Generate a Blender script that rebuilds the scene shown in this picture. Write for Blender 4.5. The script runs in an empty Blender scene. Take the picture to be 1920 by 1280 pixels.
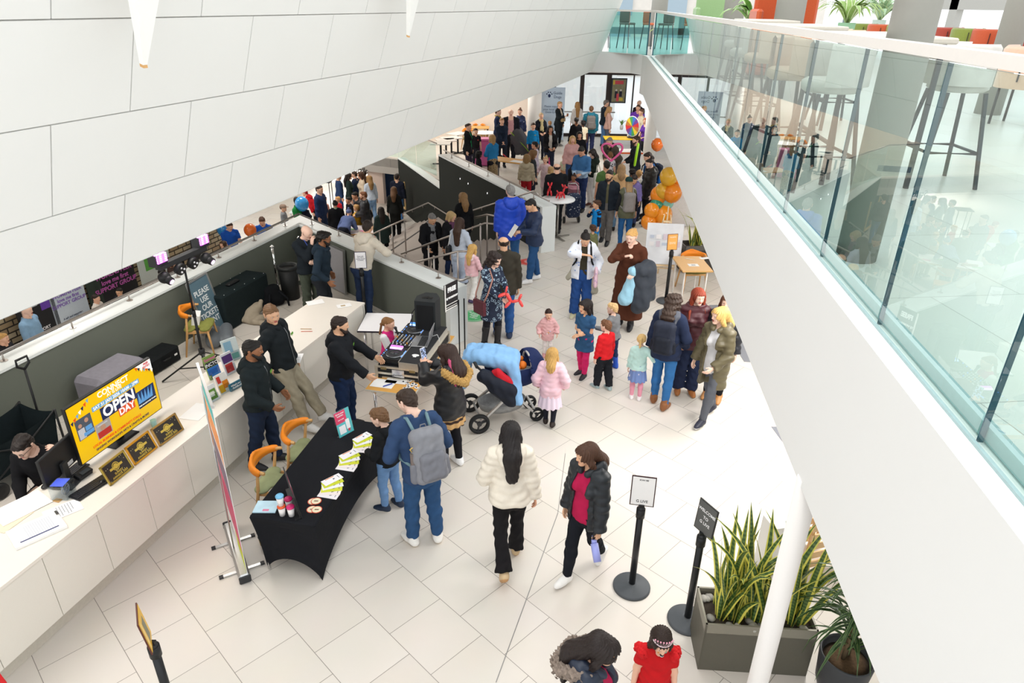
import bpy,math,random
import numpy as np
from mathutils import Vector,Matrix
random.seed(7)
RNG=np.random.default_rng(5)
PI=math.pi
SC=bpy.context.scene
COL=SC.collection
V3=lambda*a:np.array(a,float)
H=5.2
FPX=1287.0
_d=np.array([920.0-960,3250.0-640,FPX]);_d/=np.linalg.norm(_d)
_up=-_d
_Y=np.array([0,0,1.0]);_Y=_Y-_up*(_Y@_up);_Y/=np.linalg.norm(_Y)
RC=np.stack([np.cross(_Y,_up),_Y,_up])
def ray(px,py):return RC@np.array([px-960,py-640,FPX])
def P(px,py,z=0.0):
 r=ray(px,py);return np.array([0,0,H])+r*((z-H)/r[2])
def hitp(px,py,p0,n):
 r=ray(px,py);o=np.array([0,0,H]);return o+r*((n@(p0-o))/(n@r))
cam=bpy.data.cameras.new('camera');cam.sensor_width=36;cam.lens=FPX/1920*36
cam.clip_start=0.05;cam.clip_end=400
co=bpy.data.objects.new('camera',cam);COL.objects.link(co);SC.camera=co
_m=Matrix.Identity(4)
for i in range(3):
 _m[i][0]=RC[i][0];_m[i][1]=-RC[i][1];_m[i][2]=-RC[i][2]
_m[2][3]=H
co.matrix_world=_m
def lin(hx):
 hx=hx.lstrip('#');c=[int(hx[i:i+2],16)/255 for i in(0,2,4)]
 return tuple((x/12.92 if x<=.04045 else((x+.055)/1.055)**2.4)for x in c)+(1,)
_MC={}
def M(hx,rough=.6,metal=0.0,var=.10,scale=40.0,bump=0.0,spec=.4,emit=0.0,alpha=1.0,sheen=0.0,kind='noise',hx2=None,p=(1,1,1),coat=0.0,w=.5):
 key=(hx,rough,metal,var,scale,bump,spec,emit,alpha,sheen,kind,hx2,p,coat,w)
 if key in _MC:return _MC[key]
 m=bpy.data.materials.new('mat_%s_%s'%(kind,hx));m.use_nodes=True
 nt=m.node_tree;b=nt.nodes['Principled BSDF'];L=nt.links.new
 b.inputs['Roughness'].default_value=rough;b.inputs['Metallic'].default_value=metal
 b.inputs['Specular IOR Level'].default_value=spec
 b.inputs['Alpha'].default_value=alpha
 if sheen:b.inputs['Sheen Weight'].default_value=sheen
 if coat:b.inputs['Coat Weight'].default_value=coat
 c=lin(hx)
 tc=nt.nodes.new('ShaderNodeTexCoord');mp=nt.nodes.new('ShaderNodeMapping')
 mp.inputs['Scale'].default_value=p;L(tc.outputs['Object'],mp.inputs['Vector'])
 if kind=='noise' or kind=='fold':
  t=nt.nodes.new('ShaderNodeTexNoise');t.inputs['Scale'].default_value=scale;t.inputs['Detail'].default_value=3
  L(mp.outputs[0],t.inputs['Vector']);fac=t.outputs['Fac']
 elif kind in('wave','stripe','check'):
  t=nt.nodes.new('ShaderNodeTexWave');t.bands_direction='Z';t.inputs['Scale'].default_value=scale;t.inputs['Distortion'].default_value=.3 if kind=='wave' else 0
  L(mp.outputs[0],t.inputs['Vector']);fac=t.outputs['Fac']
  if kind=='check':
   t2=nt.nodes.new('ShaderNodeTexWave');t2.bands_direction='X';t2.inputs['Scale'].default_value=scale;t2.inputs['Distortion'].default_value=0
   L(mp.outputs[0],t2.inputs['Vector'])
   mx=nt.nodes.new('ShaderNodeMath');mx.operation='MULTIPLY';L(fac,mx.inputs[0]);L(t2.outputs['Fac'],mx.inputs[1]);fac=mx.outputs[0]
 elif kind in('dots','cells','rings'):
  t=nt.nodes.new('ShaderNodeTexVoronoi');t.inputs['Scale'].default_value=scale
  if kind=='cells':t.feature='DISTANCE_TO_EDGE'
  L(mp.outputs[0],t.inputs['Vector']);fac=t.outputs['Distance']
  if kind=='rings':
   a=nt.nodes.new('ShaderNodeMath');a.operation='SUBTRACT';L(fac,a.inputs[0]);a.inputs[1].default_value=.33
   a2=nt.nodes.new('ShaderNodeMath');a2.operation='ABSOLUTE';L(a.outputs[0],a2.inputs[0]);fac=a2.outputs[0]
 if hx2:
  rp=nt.nodes.new('ShaderNodeValToRGB');e=rp.color_ramp.elements
  e[0].position=max(0,w-.03);e[1].position=min(1,w+.03)
  e[0].color=c;e[1].color=lin(hx2);L(fac,rp.inputs[0]);colout=rp.outputs[0]
 else:
  mr=nt.nodes.new('ShaderNodeMixRGB');mr.inputs[1].default_value=tuple(x*(1-var)for x in c[:3])+(1,)
  mr.inputs[2].default_value=tuple(min(1,x*(1+var))for x in c[:3])+(1,);L(fac,mr.inputs[0]);colout=mr.outputs[0]
 L(colout,b.inputs['Base Color'])
 if emit:
  L(colout,b.inputs['Emission Color']);b.inputs['Emission Strength'].default_value=emit
 if bump:
  bp=nt.nodes.new('ShaderNodeBump');bp.inputs['Strength'].default_value=bump;bp.inputs['Distance'].default_value=.01
  if kind in('noise',):L(fac,bp.inputs['Height'])
  else:
   t3=nt.nodes.new('ShaderNodeTexNoise');t3.inputs['Scale'].default_value=25;L(mp.outputs[0],t3.inputs['Vector']);L(t3.outputs['Fac'],bp.inputs['Height'])
  L(bp.outputs[0],b.inputs['Normal'])
 _MC[key]=m
 return m
def cloth(hx,**k):
 d=dict(rough=.85,spec=.15,var=.16,scale=14,bump=.35);d.update(k);return M(hx,**d)
def plastic(hx,rough=.4):return M(hx,rough=rough,var=.05,scale=20)
STEEL=M('b9b7b3',rough=.28,metal=1.0,var=.06)
CHROME=M('e4e4e4',rough=.08,metal=1.0,var=.03)
ALU=M('c3c3c3',rough=.35,metal=.85,var=.05)
BLACK=plastic('17181a',.5)
DARK=plastic('2a2b2d',.5)
WHITE=M('f3f1ec',rough=.5,var=.015,scale=6)
WOOD=M('d2a267',rough=.5,var=.14,scale=9,p=(1,1,6))
OAKTOP=M('dba352',rough=.45,var=.10,scale=7,p=(1,5,1))
PAPER=M('f5f4f2',rough=.7,var=.02,scale=10)
def glass_mat(name,tint=(.86,.95,.93),ior=1.5,extra=0.0):
 m=bpy.data.materials.new(name);m.use_nodes=True;nt=m.node_tree;L=nt.links.new
 for n in list(nt.nodes):nt.nodes.remove(n)
 out=nt.nodes.new('ShaderNodeOutputMaterial');mix=nt.nodes.new('ShaderNodeMixShader')
 tr=nt.nodes.new('ShaderNodeBsdfTransparent');tr.inputs[0].default_value=tint+(1,)
 gl=nt.nodes.new('ShaderNodeBsdfGlossy');gl.inputs['Roughness'].default_value=0.0;gl.inputs[0].default_value=(.93,.97,.96,1)
 fr=nt.nodes.new('ShaderNodeFresnel');fr.inputs[0].default_value=ior
 tx=nt.nodes.new('ShaderNodeTexNoise');tx.inputs['Scale'].default_value=.7
 mm=nt.nodes.new('ShaderNodeMath');mm.operation='MULTIPLY_ADD';mm.inputs[1].default_value=1.9;mm.inputs[2].default_value=extra
 mm.use_clamp=True
 bp=nt.nodes.new('ShaderNodeBump');bp.inputs['Strength'].default_value=.004;L(tx.outputs[0],bp.inputs['Height']);L(bp.outputs[0],gl.inputs['Normal'])
 geo=nt.nodes.new('ShaderNodeNewGeometry');m3=nt.nodes.new('ShaderNodeMath');m3.operation='MULTIPLY_ADD';m3.inputs[1].default_value=-1;m3.inputs[2].default_value=1;L(geo.outputs['Backfacing'],m3.inputs[0])
 m4=nt.nodes.new('ShaderNodeMath');m4.operation='MULTIPLY';L(mm.outputs[0],m4.inputs[0]);L(m3.outputs[0],m4.inputs[1])
 L(fr.outputs[0],mm.inputs[0]);L(m4.outputs[0],mix.inputs[0]);L(tr.outputs[0],mix.inputs[1]);L(gl.outputs[0],mix.inputs[2]);L(mix.outputs[0],out.inputs[0])
 return m
GLASS=glass_mat('mat_balustrade_glass');GLASST=glass_mat('mat_teal_glass',(.55,.80,.78));CLEAR=glass_mat('mat_clear_plastic',(.93,.95,.96))
def tagp(o,label=None,cat=None,group=None,kind=None):
 if label:o['label']=label
 if cat:o['category']=cat
 if group:o['group']=group
 if kind:o['kind']=kind
 return o
def empty(name,loc=(0,0,0),rz=0.0,label=None,cat=None,group=None):
 o=bpy.data.objects.new(name,None);COL.objects.link(o);o.location=tuple(loc);o.rotation_euler=(0,0,rz)
 o.empty_display_size=.1
 return tagp(o,label,cat,group)
def link(name,me,parent=None,label=None):
 o=bpy.data.objects.new(name,me);COL.objects.link(o)
 if parent is not None:o.parent=parent
 if label:o['label']=label
 return o
def newmesh(name,verts,faces,mats,idx=None,smooth=True):
 me=bpy.data.meshes.new(name)
 verts=np.asarray(verts,np.float32)
 if isinstance(faces,np.ndarray):
  nf,k=faces.shape
  me.vertices.add(len(verts));me.vertices.foreach_set('co',verts.ravel())
  me.loops.add(nf*k);me.loops.foreach_set('vertex_index',faces.ravel().astype(np.int32))
  me.polygons.add(nf);me.polygons.foreach_set('loop_start',np.arange(0,nf*k,k,dtype=np.int32))
  me.update(calc_edges=True)
 else:
  me.from_pydata([tuple(map(float,v))for v in verts],[],faces);nf=len(faces)
 for m in mats:me.materials.append(m)
 if idx is not None and nf:me.polygons.foreach_set('material_index',np.asarray(idx,np.int32))
 if nf:me.polygons.foreach_set('use_smooth',np.full(nf,bool(smooth)))
 me.update()
 return me
def frame(o,r,u):
 """4x4 with columns right, up, normal"""
 r=np.asarray(r,float);r=r/np.linalg.norm(r);u=np.asarray(u,float);u=u-r*(r@u);u/=np.linalg.norm(u);n=np.cross(r,u)
 m=np.eye(4);m[:3,0]=r;m[:3,1]=u;m[:3,2]=n;m[:3,3]=o;return m
def rotz(a,o=(0,0,0)):
 m=np.eye(4);c,s=math.cos(a),math.sin(a);m[0,0]=c;m[0,1]=-s;m[1,0]=s;m[1,1]=c;m[:3,3]=o;return m
def roteul(rx,ry,rz,o=(0,0,0)):
 m=np.array(Matrix.LocRotScale(Vector(o),__import__('mathutils').Euler((rx,ry,rz)),None));return m
class MB:
 """collects shapes into one mesh; self.m is the material index of what follows, self.T a 4x4 applied to it"""
 def __init__(s,T=None):s.v=[];s.f=[];s.i=[];s.m=0;s.T=T;s.sm=[]
 def _add(s,vs,fs,smooth=False):
  b=len(s.v)
  if s.T is not None:vs=[(s.T@np.array([*v,1.0]))[:3]for v in vs]
  s.v+=[tuple(map(float,v))for v in vs]
  for f in fs:s.f.append([b+k for k in f]);s.i.append(s.m);s.sm.append(smooth)
  return s
 def box(s,c,d,R=None,bev=0.0):
  x,y,z=[q/2 for q in d]
  if bev<=0:
   vs=[V3(i*x,j*y,k*z)for i in(-1,1)for j in(-1,1)for k in(-1,1)]
   fs=[(0,1,3,2),(4,6,7,5),(0,4,5,1),(2,3,7,6),(0,2,6,4),(1,5,7,3)]
  else:
   bev=min(bev,.49*min(2*x,2*y,2*z));vs=[];ix={}
   for i in(-1,1):
    for j in(-1,1):
     for k in(-1,1):
      for a in range(3):
       q=[i*(x-bev),j*(y-bev),k*(z-bev)];q[a]+=(i,j,k)[a]*bev
       ix[(i,j,k,a)]=len(vs);vs.append(V3(*q))
   fs=[]
   def ordf(l,n):
    c0=sum(vs[q]for q in l)/len(l);n=np.array(n,float);a=np.cross(n,[0.3,.5,.8]);a/=np.linalg.norm(a);b=np.cross(n,a)
    return tuple(sorted(l,key=lambda q:math.atan2((vs[q]-c0)@b,(vs[q]-c0)@a)))
   for a in range(3):
    for sg in(-1,1):
     l=[ix[k]for k in ix if k[3]==a and k[a]==sg];n=[0,0,0];n[a]=sg;fs.append(ordf(l,n))
   for a in range(3):
    b,c2=(a+1)%3,(a+2)%3
    for sb in(-1,1):
     for s2 in(-1,1):
      l=[ix[k]for k in ix if k[b]==sb and k[c2]==s2 and k[3]in(b,c2)];n=[0,0,0];n[b]=sb;n[c2]=s2;fs.append(ordf(l,n))
   for i in(-1,1):
    for j in(-1,1):
     for k in(-1,1):fs.append(ordf([ix[(i,j,k,a)]for a in range(3)],(i,j,k)))
  c=np.asarray(c,float)
  if R is not None:vs=[R[:3,:3]@v for v in vs]
  return s._add([v+c for v in vs],fs)
 def bar(s,a,b,w,h=None,up=(0,0,1)):
  a=np.asarray(a,float);b=np.asarray(b,float);h=h or w;d=b-a;L=np.linalg.norm(d);d=d/L
  u=np.asarray(up,float)
  if abs(d@u)>.98:u=V3(1,0,0)
  r=np.cross(d,u);r/=np.linalg.norm(r);u=np.cross(r,d)
  R=np.eye(3);R[:,0]=r;R[:,1]=d;R[:,2]=u
  return s.box((a+b)/2,(w,L,h),R)
 def tube(s,pts,r,n=8,cap=True,closed=False):
  pts=[np.asarray(p,float)for p in pts];k=len(pts);rr=r if hasattr(r,'__len__')else[r]*k
  vs=[];fs=[];ref=None
  for i in range(k):
   if closed:d=pts[(i+1)%k]-pts[i-1]
   else:d=pts[min(i+1,k-1)]-pts[max(i-1,0)]
   d=d/(np.linalg.norm(d)+1e-9)
   if ref is None:
    ref=np.cross(d,(0,0,1))if abs(d[2])<.95 else np.cross(d,(1,0,0))
   ref=ref-d*(ref@d);ref/=np.linalg.norm(ref)+1e-9;q=np.cross(d,ref)
   for j in range(n):
    t=2*PI*j/n;vs.append(pts[i]+rr[i]*(ref*math.cos(t)+q*math.sin(t)))
  for i in range(k if closed else k-1):
   i2=(i+1)%k
   for j in range(n):fs.append((i*n+j,i*n+(j+1)%n,i2*n+(j+1)%n,i2*n+j))
  s._add(vs,fs,True)
  if cap and not closed:
   b=len(s.v)-len(vs)
   s.f.append([b+j for j in range(n)][::-1]);s.f.append([b+(k-1)*n+j for j in range(n)]);s.i+=[s.m]*2;s.sm+=[False]*2
  return s
 def cyl(s,a,b,r,r2=None,n=20):return s.tube([a,b],[r,r if r2 is None else r2],n)
 def lathe(s,prof,c=(0,0,0),n=28,smooth=True,cap=True,R=None,sx=1,sy=1):
  vs=[];fs=[];k=len(prof);c=np.asarray(c,float)
  for(r,z)in prof:
   for j in range(n):
    t=2*PI*j/n;v=V3(r*math.cos(t)*sx,r*math.sin(t)*sy,z)
    vs.append((R[:3,:3]@v if R is not None else v)+c)
  for i in range(k-1):
   for j in range(n):fs.append((i*n+j,i*n+(j+1)%n,(i+1)*n+(j+1)%n,(i+1)*n+j))
  s._add(vs,fs,smooth);b=len(s.v)-len(vs)
  if cap:
   s.f.append([b+j for j in range(n)][::-1]);s.f.append([b+(k-1)*n+j for j in range(n)]);s.i+=[s.m]*2;s.sm+=[False]*2
  return s
 def ball(s,c,r,n=16,sc=(1,1,1)):
  m=n//2;prof=[(max(1e-4,math.sin(PI*i/m))*1.0,-math.cos(PI*i/m))for i in range(m+1)]
  vs=[];fs=[];c=np.asarray(c,float)
  for(q,z)in prof:
   for j in range(n):t=2*PI*j/n;vs.append(c+r*V3(q*math.cos(t)*sc[0],q*math.sin(t)*sc[1],z*sc[2]))
  for i in range(m):
   for j in range(n):fs.append((i*n+j,i*n+(j+1)%n,(i+1)*n+(j+1)%n,(i+1)*n+j))
  return s._add(vs,fs,True)
 def prism(s,poly,z0,z1):
  n=len(poly);zz0=z0 if hasattr(z0,'__len__')else[z0]*n;zz1=z1 if hasattr(z1,'__len__')else[z1]*n
  vs=[(p[0],p[1],zz0[i])for i,p in enumerate(poly)]+[(p[0],p[1],zz1[i])for i,p in enumerate(poly)]
  ar=sum(poly[i][0]*poly[(i+1)%n][1]-poly[(i+1)%n][0]*poly[i][1]for i in range(n))
  fs=[tuple(range(n))[::-1],tuple(range(n,2*n))]+[(i,(i+1)%n,n+(i+1)%n,n+i)for i in range(n)]
  if ar<0:fs=[f[::-1]for f in fs]
  return s._add(vs,fs)
 def quad(s,a,b,c,d):return s._add([a,b,c,d],[(0,1,2,3)])
 def poly(s,pts):return s._add(pts,[tuple(range(len(pts)))])
 def rect(s,x,y,w,h,z=0.0):return s.quad((x,y,z),(x+w,y,z),(x+w,y+h,z),(x,y+h,z))
 def disc(s,x,y,r,z=0.0,n=24,ry=None):return s.poly([(x+r*math.cos(2*PI*i/n),y+(ry or r)*math.sin(2*PI*i/n),z)for i in range(n)])
 def build(s,name,mats,parent=None,label=None,smooth=None):
  if not isinstance(mats,(list,tuple)):mats=[mats]
  me=newmesh(name,s.v,s.f,mats,s.i)
  me.polygons.foreach_set('use_smooth',s.sm if smooth is None else[smooth]*len(s.f));me.update()
  return link(name,me,parent,label)
def part(name,mats,parent,fn,T=None,label=None,smooth=None):
 b=MB(T);fn(b);return b.build(name,mats,parent,label,smooth)
def text_mesh(body,size,T,mat,parent,name='lettering',align='CENTER',ext=.0006,bold=0.0,label=None):
 cu=bpy.data.curves.new('c','FONT');cu.body=body;cu.size=size;cu.align_x=align;cu.align_y='CENTER';cu.extrude=ext;cu.offset=bold;cu.resolution_u=3
 o=bpy.data.objects.new('t',cu);COL.objects.link(o)
 dg=bpy.context.evaluated_depsgraph_get();me=bpy.data.meshes.new_from_object(o.evaluated_get(dg))
 bpy.data.objects.remove(o);bpy.data.curves.remove(cu)
 me.transform(Matrix(T.tolist()));me.materials.clear();me.materials.append(mat)
 return link(name,me,parent,label)
def snets(f,xs,ys,zs):
 nx,ny,nz=f.shape;inside=f<0
 c=inside[:-1,:-1,:-1].astype(np.int8)
 tot=np.zeros((nx-1,ny-1,nz-1),np.int8)
 for i in(0,1):
  for j in(0,1):
   for k in(0,1):tot+=inside[i:nx-1+i,j:ny-1+j,k:nz-1+k]
 act=(tot>0)&(tot<8);I,J,K=np.nonzero(act);n=len(I)
 vid=np.full(act.shape,-1,np.int64);vid[I,J,K]=np.arange(n)
 acc=np.zeros((n,3));cnt=np.zeros(n)
 for ax in range(3):
  for a in(0,1):
   for b in(0,1):
    o=[0,0,0];o[(ax+1)%3]=a;o[(ax+2)%3]=b
    e=[0,0,0];e[ax]=1
    f0=f[I+o[0],J+o[1],K+o[2]];f1=f[I+o[0]+e[0],J+o[1]+e[1],K+o[2]+e[2]]
    cr=(f0<0)!=(f1<0);den=f0-f1;den[np.abs(den)<1e-9]=1e-9
    t=np.clip(f0/den,0,1)
    p=np.stack([np.full(n,o[0],float),np.full(n,o[1],float),np.full(n,o[2],float)],1);p[:,ax]+=t
    acc+=p*cr[:,None];cnt+=cr
 p=acc/np.maximum(cnt,1)[:,None]
 out=np.empty((n,3))
 for a,(g,S)in enumerate(((I,xs),(J,ys),(K,zs))):out[:,a]=S[g]+p[:,a]*(S[g+1]-S[g])
 faces=[]
 for ax in range(3):
  sl0=[slice(1,-1)]*3;sl1=[slice(1,-1)]*3;sl0[ax]=slice(0,-1);sl1[ax]=slice(1,None)
  A=inside[tuple(sl0)];B=inside[tuple(sl1)];ii=np.nonzero(A!=B)
  if not len(ii[0]):continue
  g=[q.copy()for q in ii];b,c2=(ax+1)%3,(ax+2)%3
  g[b]+=1;g[c2]+=1
  def vv(db,dc):
   q=[x.copy()for x in g];q[b]-=db;q[c2]-=dc;return vid[q[0],q[1],q[2]]
  quad=np.stack([vv(1,1),vv(0,1),vv(0,0),vv(1,0)],1)
  flip=~A[ii];quad[flip]=quad[flip][:,::-1]
  faces.append(quad)
 fc=np.concatenate(faces)if faces else np.zeros((0,4),np.int64)
 fc=fc[(fc>=0).all(1)]
 return out,fc
def rc(a,b,ra,rb=None,k=.02,fl=None,f=1.0,cap=0):
 return(np.asarray(a,float),np.asarray(b,float),ra,ra if rb is None else rb,k,None if fl is None else np.asarray(fl,float),f,cap)
class Field:
 def __init__(s,prims,h,pad=.02,lo=None,hi=None):
  if lo is None:
   lo=np.min([np.minimum(p[0]-p[2],p[1]-p[3])for p in prims],0)-pad;hi=np.max([np.maximum(p[0]+p[2],p[1]+p[3])for p in prims],0)+pad
  s.ax=[np.arange(lo[i]-h,hi[i]+2*h,h)for i in range(3)];s.h=h
  s.f=np.full([len(a)for a in s.ax],.5)
  for p in prims:s.add(p)
 def _ev(s,p,m):
  a,b,ra,rb,k,fl,f,cap=p;r=max(ra,rb)+m
  lo=np.minimum(a,b)-r;hi=np.maximum(a,b)+r
  sl=tuple(slice(max(0,np.searchsorted(s.ax[i],lo[i])-1),np.searchsorted(s.ax[i],hi[i])+1)for i in range(3))
  X=s.ax[0][sl[0]][:,None,None];Y=s.ax[1][sl[1]][None,:,None];Z=s.ax[2][sl[2]][None,None,:]
  d=b-a;L2=d@d
  x=X-a[0];y=Y-a[1];z=Z-a[2]
  if L2>1e-10:
   tt=(x*d[0]+y*d[1]+z*d[2])/L2;t=np.clip(tt,0,1)
   vx=x-t*d[0];vy=y-t*d[1];vz=z-t*d[2]
  else:t=0.0;vx,vy,vz=x,y,z
  if fl is not None:
   w=(vx*fl[0]+vy*fl[1]+vz*fl[2])*(f-1);vx=vx+w*fl[0];vy=vy+w*fl[1];vz=vz+w*fl[2]
  q=np.sqrt(vx*vx+vy*vy+vz*vz)-(ra+(rb-ra)*t)
  if cap and L2>1e-10:
   L=math.sqrt(L2)
   if cap&1:q=np.maximum(q,(tt-1)*L)
   if cap&2:q=np.maximum(q,-tt*L)
  return sl,np.broadcast_to(q,s.f[sl].shape)
 def add(s,p):
  k=p[4];sl,d=s._ev(p,k+2.5*s.h);g=s.f[sl]
  if k>0:
   hh=np.maximum(k-np.abs(g-d),0)/k;s.f[sl]=np.minimum(g,d)-hh*hh*k*.25
  else:s.f[sl]=np.minimum(g,d)
 def sub(s,p):
  k=p[4];sl,d=s._ev(p,k+2.5*s.h);g=s.f[sl];d=-d
  hh=np.maximum(k-np.abs(g-d),0)/max(k,1e-6);s.f[sl]=np.maximum(g,d)+hh*hh*k*.25
 def grid(s):return s.ax[0][:,None,None],s.ax[1][None,:,None],s.ax[2][None,None,:]
 def cut(s,pt,n):
  """keeps the side the normal points away from"""
  X,Y,Z=s.grid();s.f=np.maximum(s.f,(X-pt[0])*n[0]+(Y-pt[1])*n[1]+(Z-pt[2])*n[2])
 def noise(s,amp,fr,seed=0.0,zs=1.0):
  X,Y,Z=s.grid();Z=Z*zs
  s.f=s.f+amp*(np.sin(fr*(X*.8+Z*.9)+seed)*np.sin(fr*(Y*1.1-Z*.7)+1.3*seed)+.5*np.sin(fr*2.1*(X-Y*.6+Z*.5)+seed*2))
 def mesh(s):return snets(s.f,*s.ax)
def sdf_obj(name,prims,h,mats,parent,post=None,idx=None,noise=None,label=None,scale=1.0):
 F=Field(prims,h)
 if noise:F.noise(*noise)
 if post:post(F)
 v,f=F.mesh()
 if len(f)==0:return None
 ii=None if idx is None else idx(v[f].mean(1))
 return link(name,newmesh(name,v*scale,f,mats if isinstance(mats,(list,tuple))else[mats],ii),parent,label)
LIPS=M('b5625a',rough=.5,var=.05);IRIS=M('2a1d16',rough=.2);EYEW=M('efe9e4',rough=.25)
def skin(hx):return M(hx,rough=.5,spec=.35,var=.06,scale=9,bump=.06)
def hairm(hx):return M(hx,rough=.55,spec=.35,var=.42,scale=26,p=(3,3,.6),bump=.5)
SK=dict(f='edbb9f',m='dba283',b='9c6a4b',d='6b4430',p='f3cbb6',o='e3b28f')
def Rx(a):c,s=math.cos(a),math.sin(a);return np.array([[1,0,0],[0,c,-s],[0,s,c]])
def Ry(a):c,s=math.cos(a),math.sin(a);return np.array([[c,0,s],[0,1,0],[-s,0,c]])
def Rz(a):c,s=math.cos(a),math.sin(a);return np.array([[c,-s,0],[s,c,0],[0,0,1]])
D2R=PI/180
def nrm(v):return v/(np.linalg.norm(v)+1e-9)
def ik(S,W,l1,l2,hint):
 d=W-S;L=np.linalg.norm(d);L=min(max(L,abs(l1-l2)+.01),(l1+l2)*.998);d=nrm(d);W=S+d*L
 a=(l1*l1-l2*l2+L*L)/(2*L);hgt=math.sqrt(max(l1*l1-a*a,0));hv=hint-d*(hint@d)
 return S+d*a+nrm(hv)*hgt,W
def hand_prims(W,d,n,side,curl,s=1.0):
 """palm from the wrist W along d, palm side n; five fingers"""
 d=nrm(d);n=nrm(n-d*(n@d));th=nrm(np.cross(d,n))*(-1 if side>0 else 1)
 pr=[rc(W-d*.03*s,W+d*.02*s,.027*s,.027*s,.012,n,1.35),rc(W+d*.022*s+th*.012*s,W+d*.078*s+th*.022*s,.026*s,.024*s,.012,n,1.75),rc(W+d*.022*s-th*.012*s,W+d*.074*s-th*.022*s,.026*s,.022*s,.012,n,1.75)]
 for i,(o,L)in enumerate(((.031,.070),(.0105,.079),(-.0105,.072),(-.031,.057))):
  p=W+(d*(.086-.004*abs(i-1.2))+th*o)*s;a=0
  sp=th*(o*1.2)
  for j,(fr,r)in enumerate(((.44,.0095),(.32,.0088),(.27,.0078))):
   a+=curl*(.75,1.05,.7)[j]*(1+.08*i);q=p+(nrm(d*math.cos(a)+n*math.sin(a)+sp*(1-curl))*L*fr)*s
   pr.append(rc(p,q,r*s,(r-.0007)*s,.004));p=q
 p=W+(d*.022+th*.028)*s
 q=p+nrm(d*.75+th*.75+n*.35)*.042*s;pr.append(rc(p,q,.0135*s,.011*s,.010))
 q2=q+nrm(d*.9+th*(.35-.5*curl)+n*(.3+.6*curl))*.032*s;pr.append(rc(q,q2,.0105*s,.009*s,.004))
 return pr
PEOPLE={}
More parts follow.
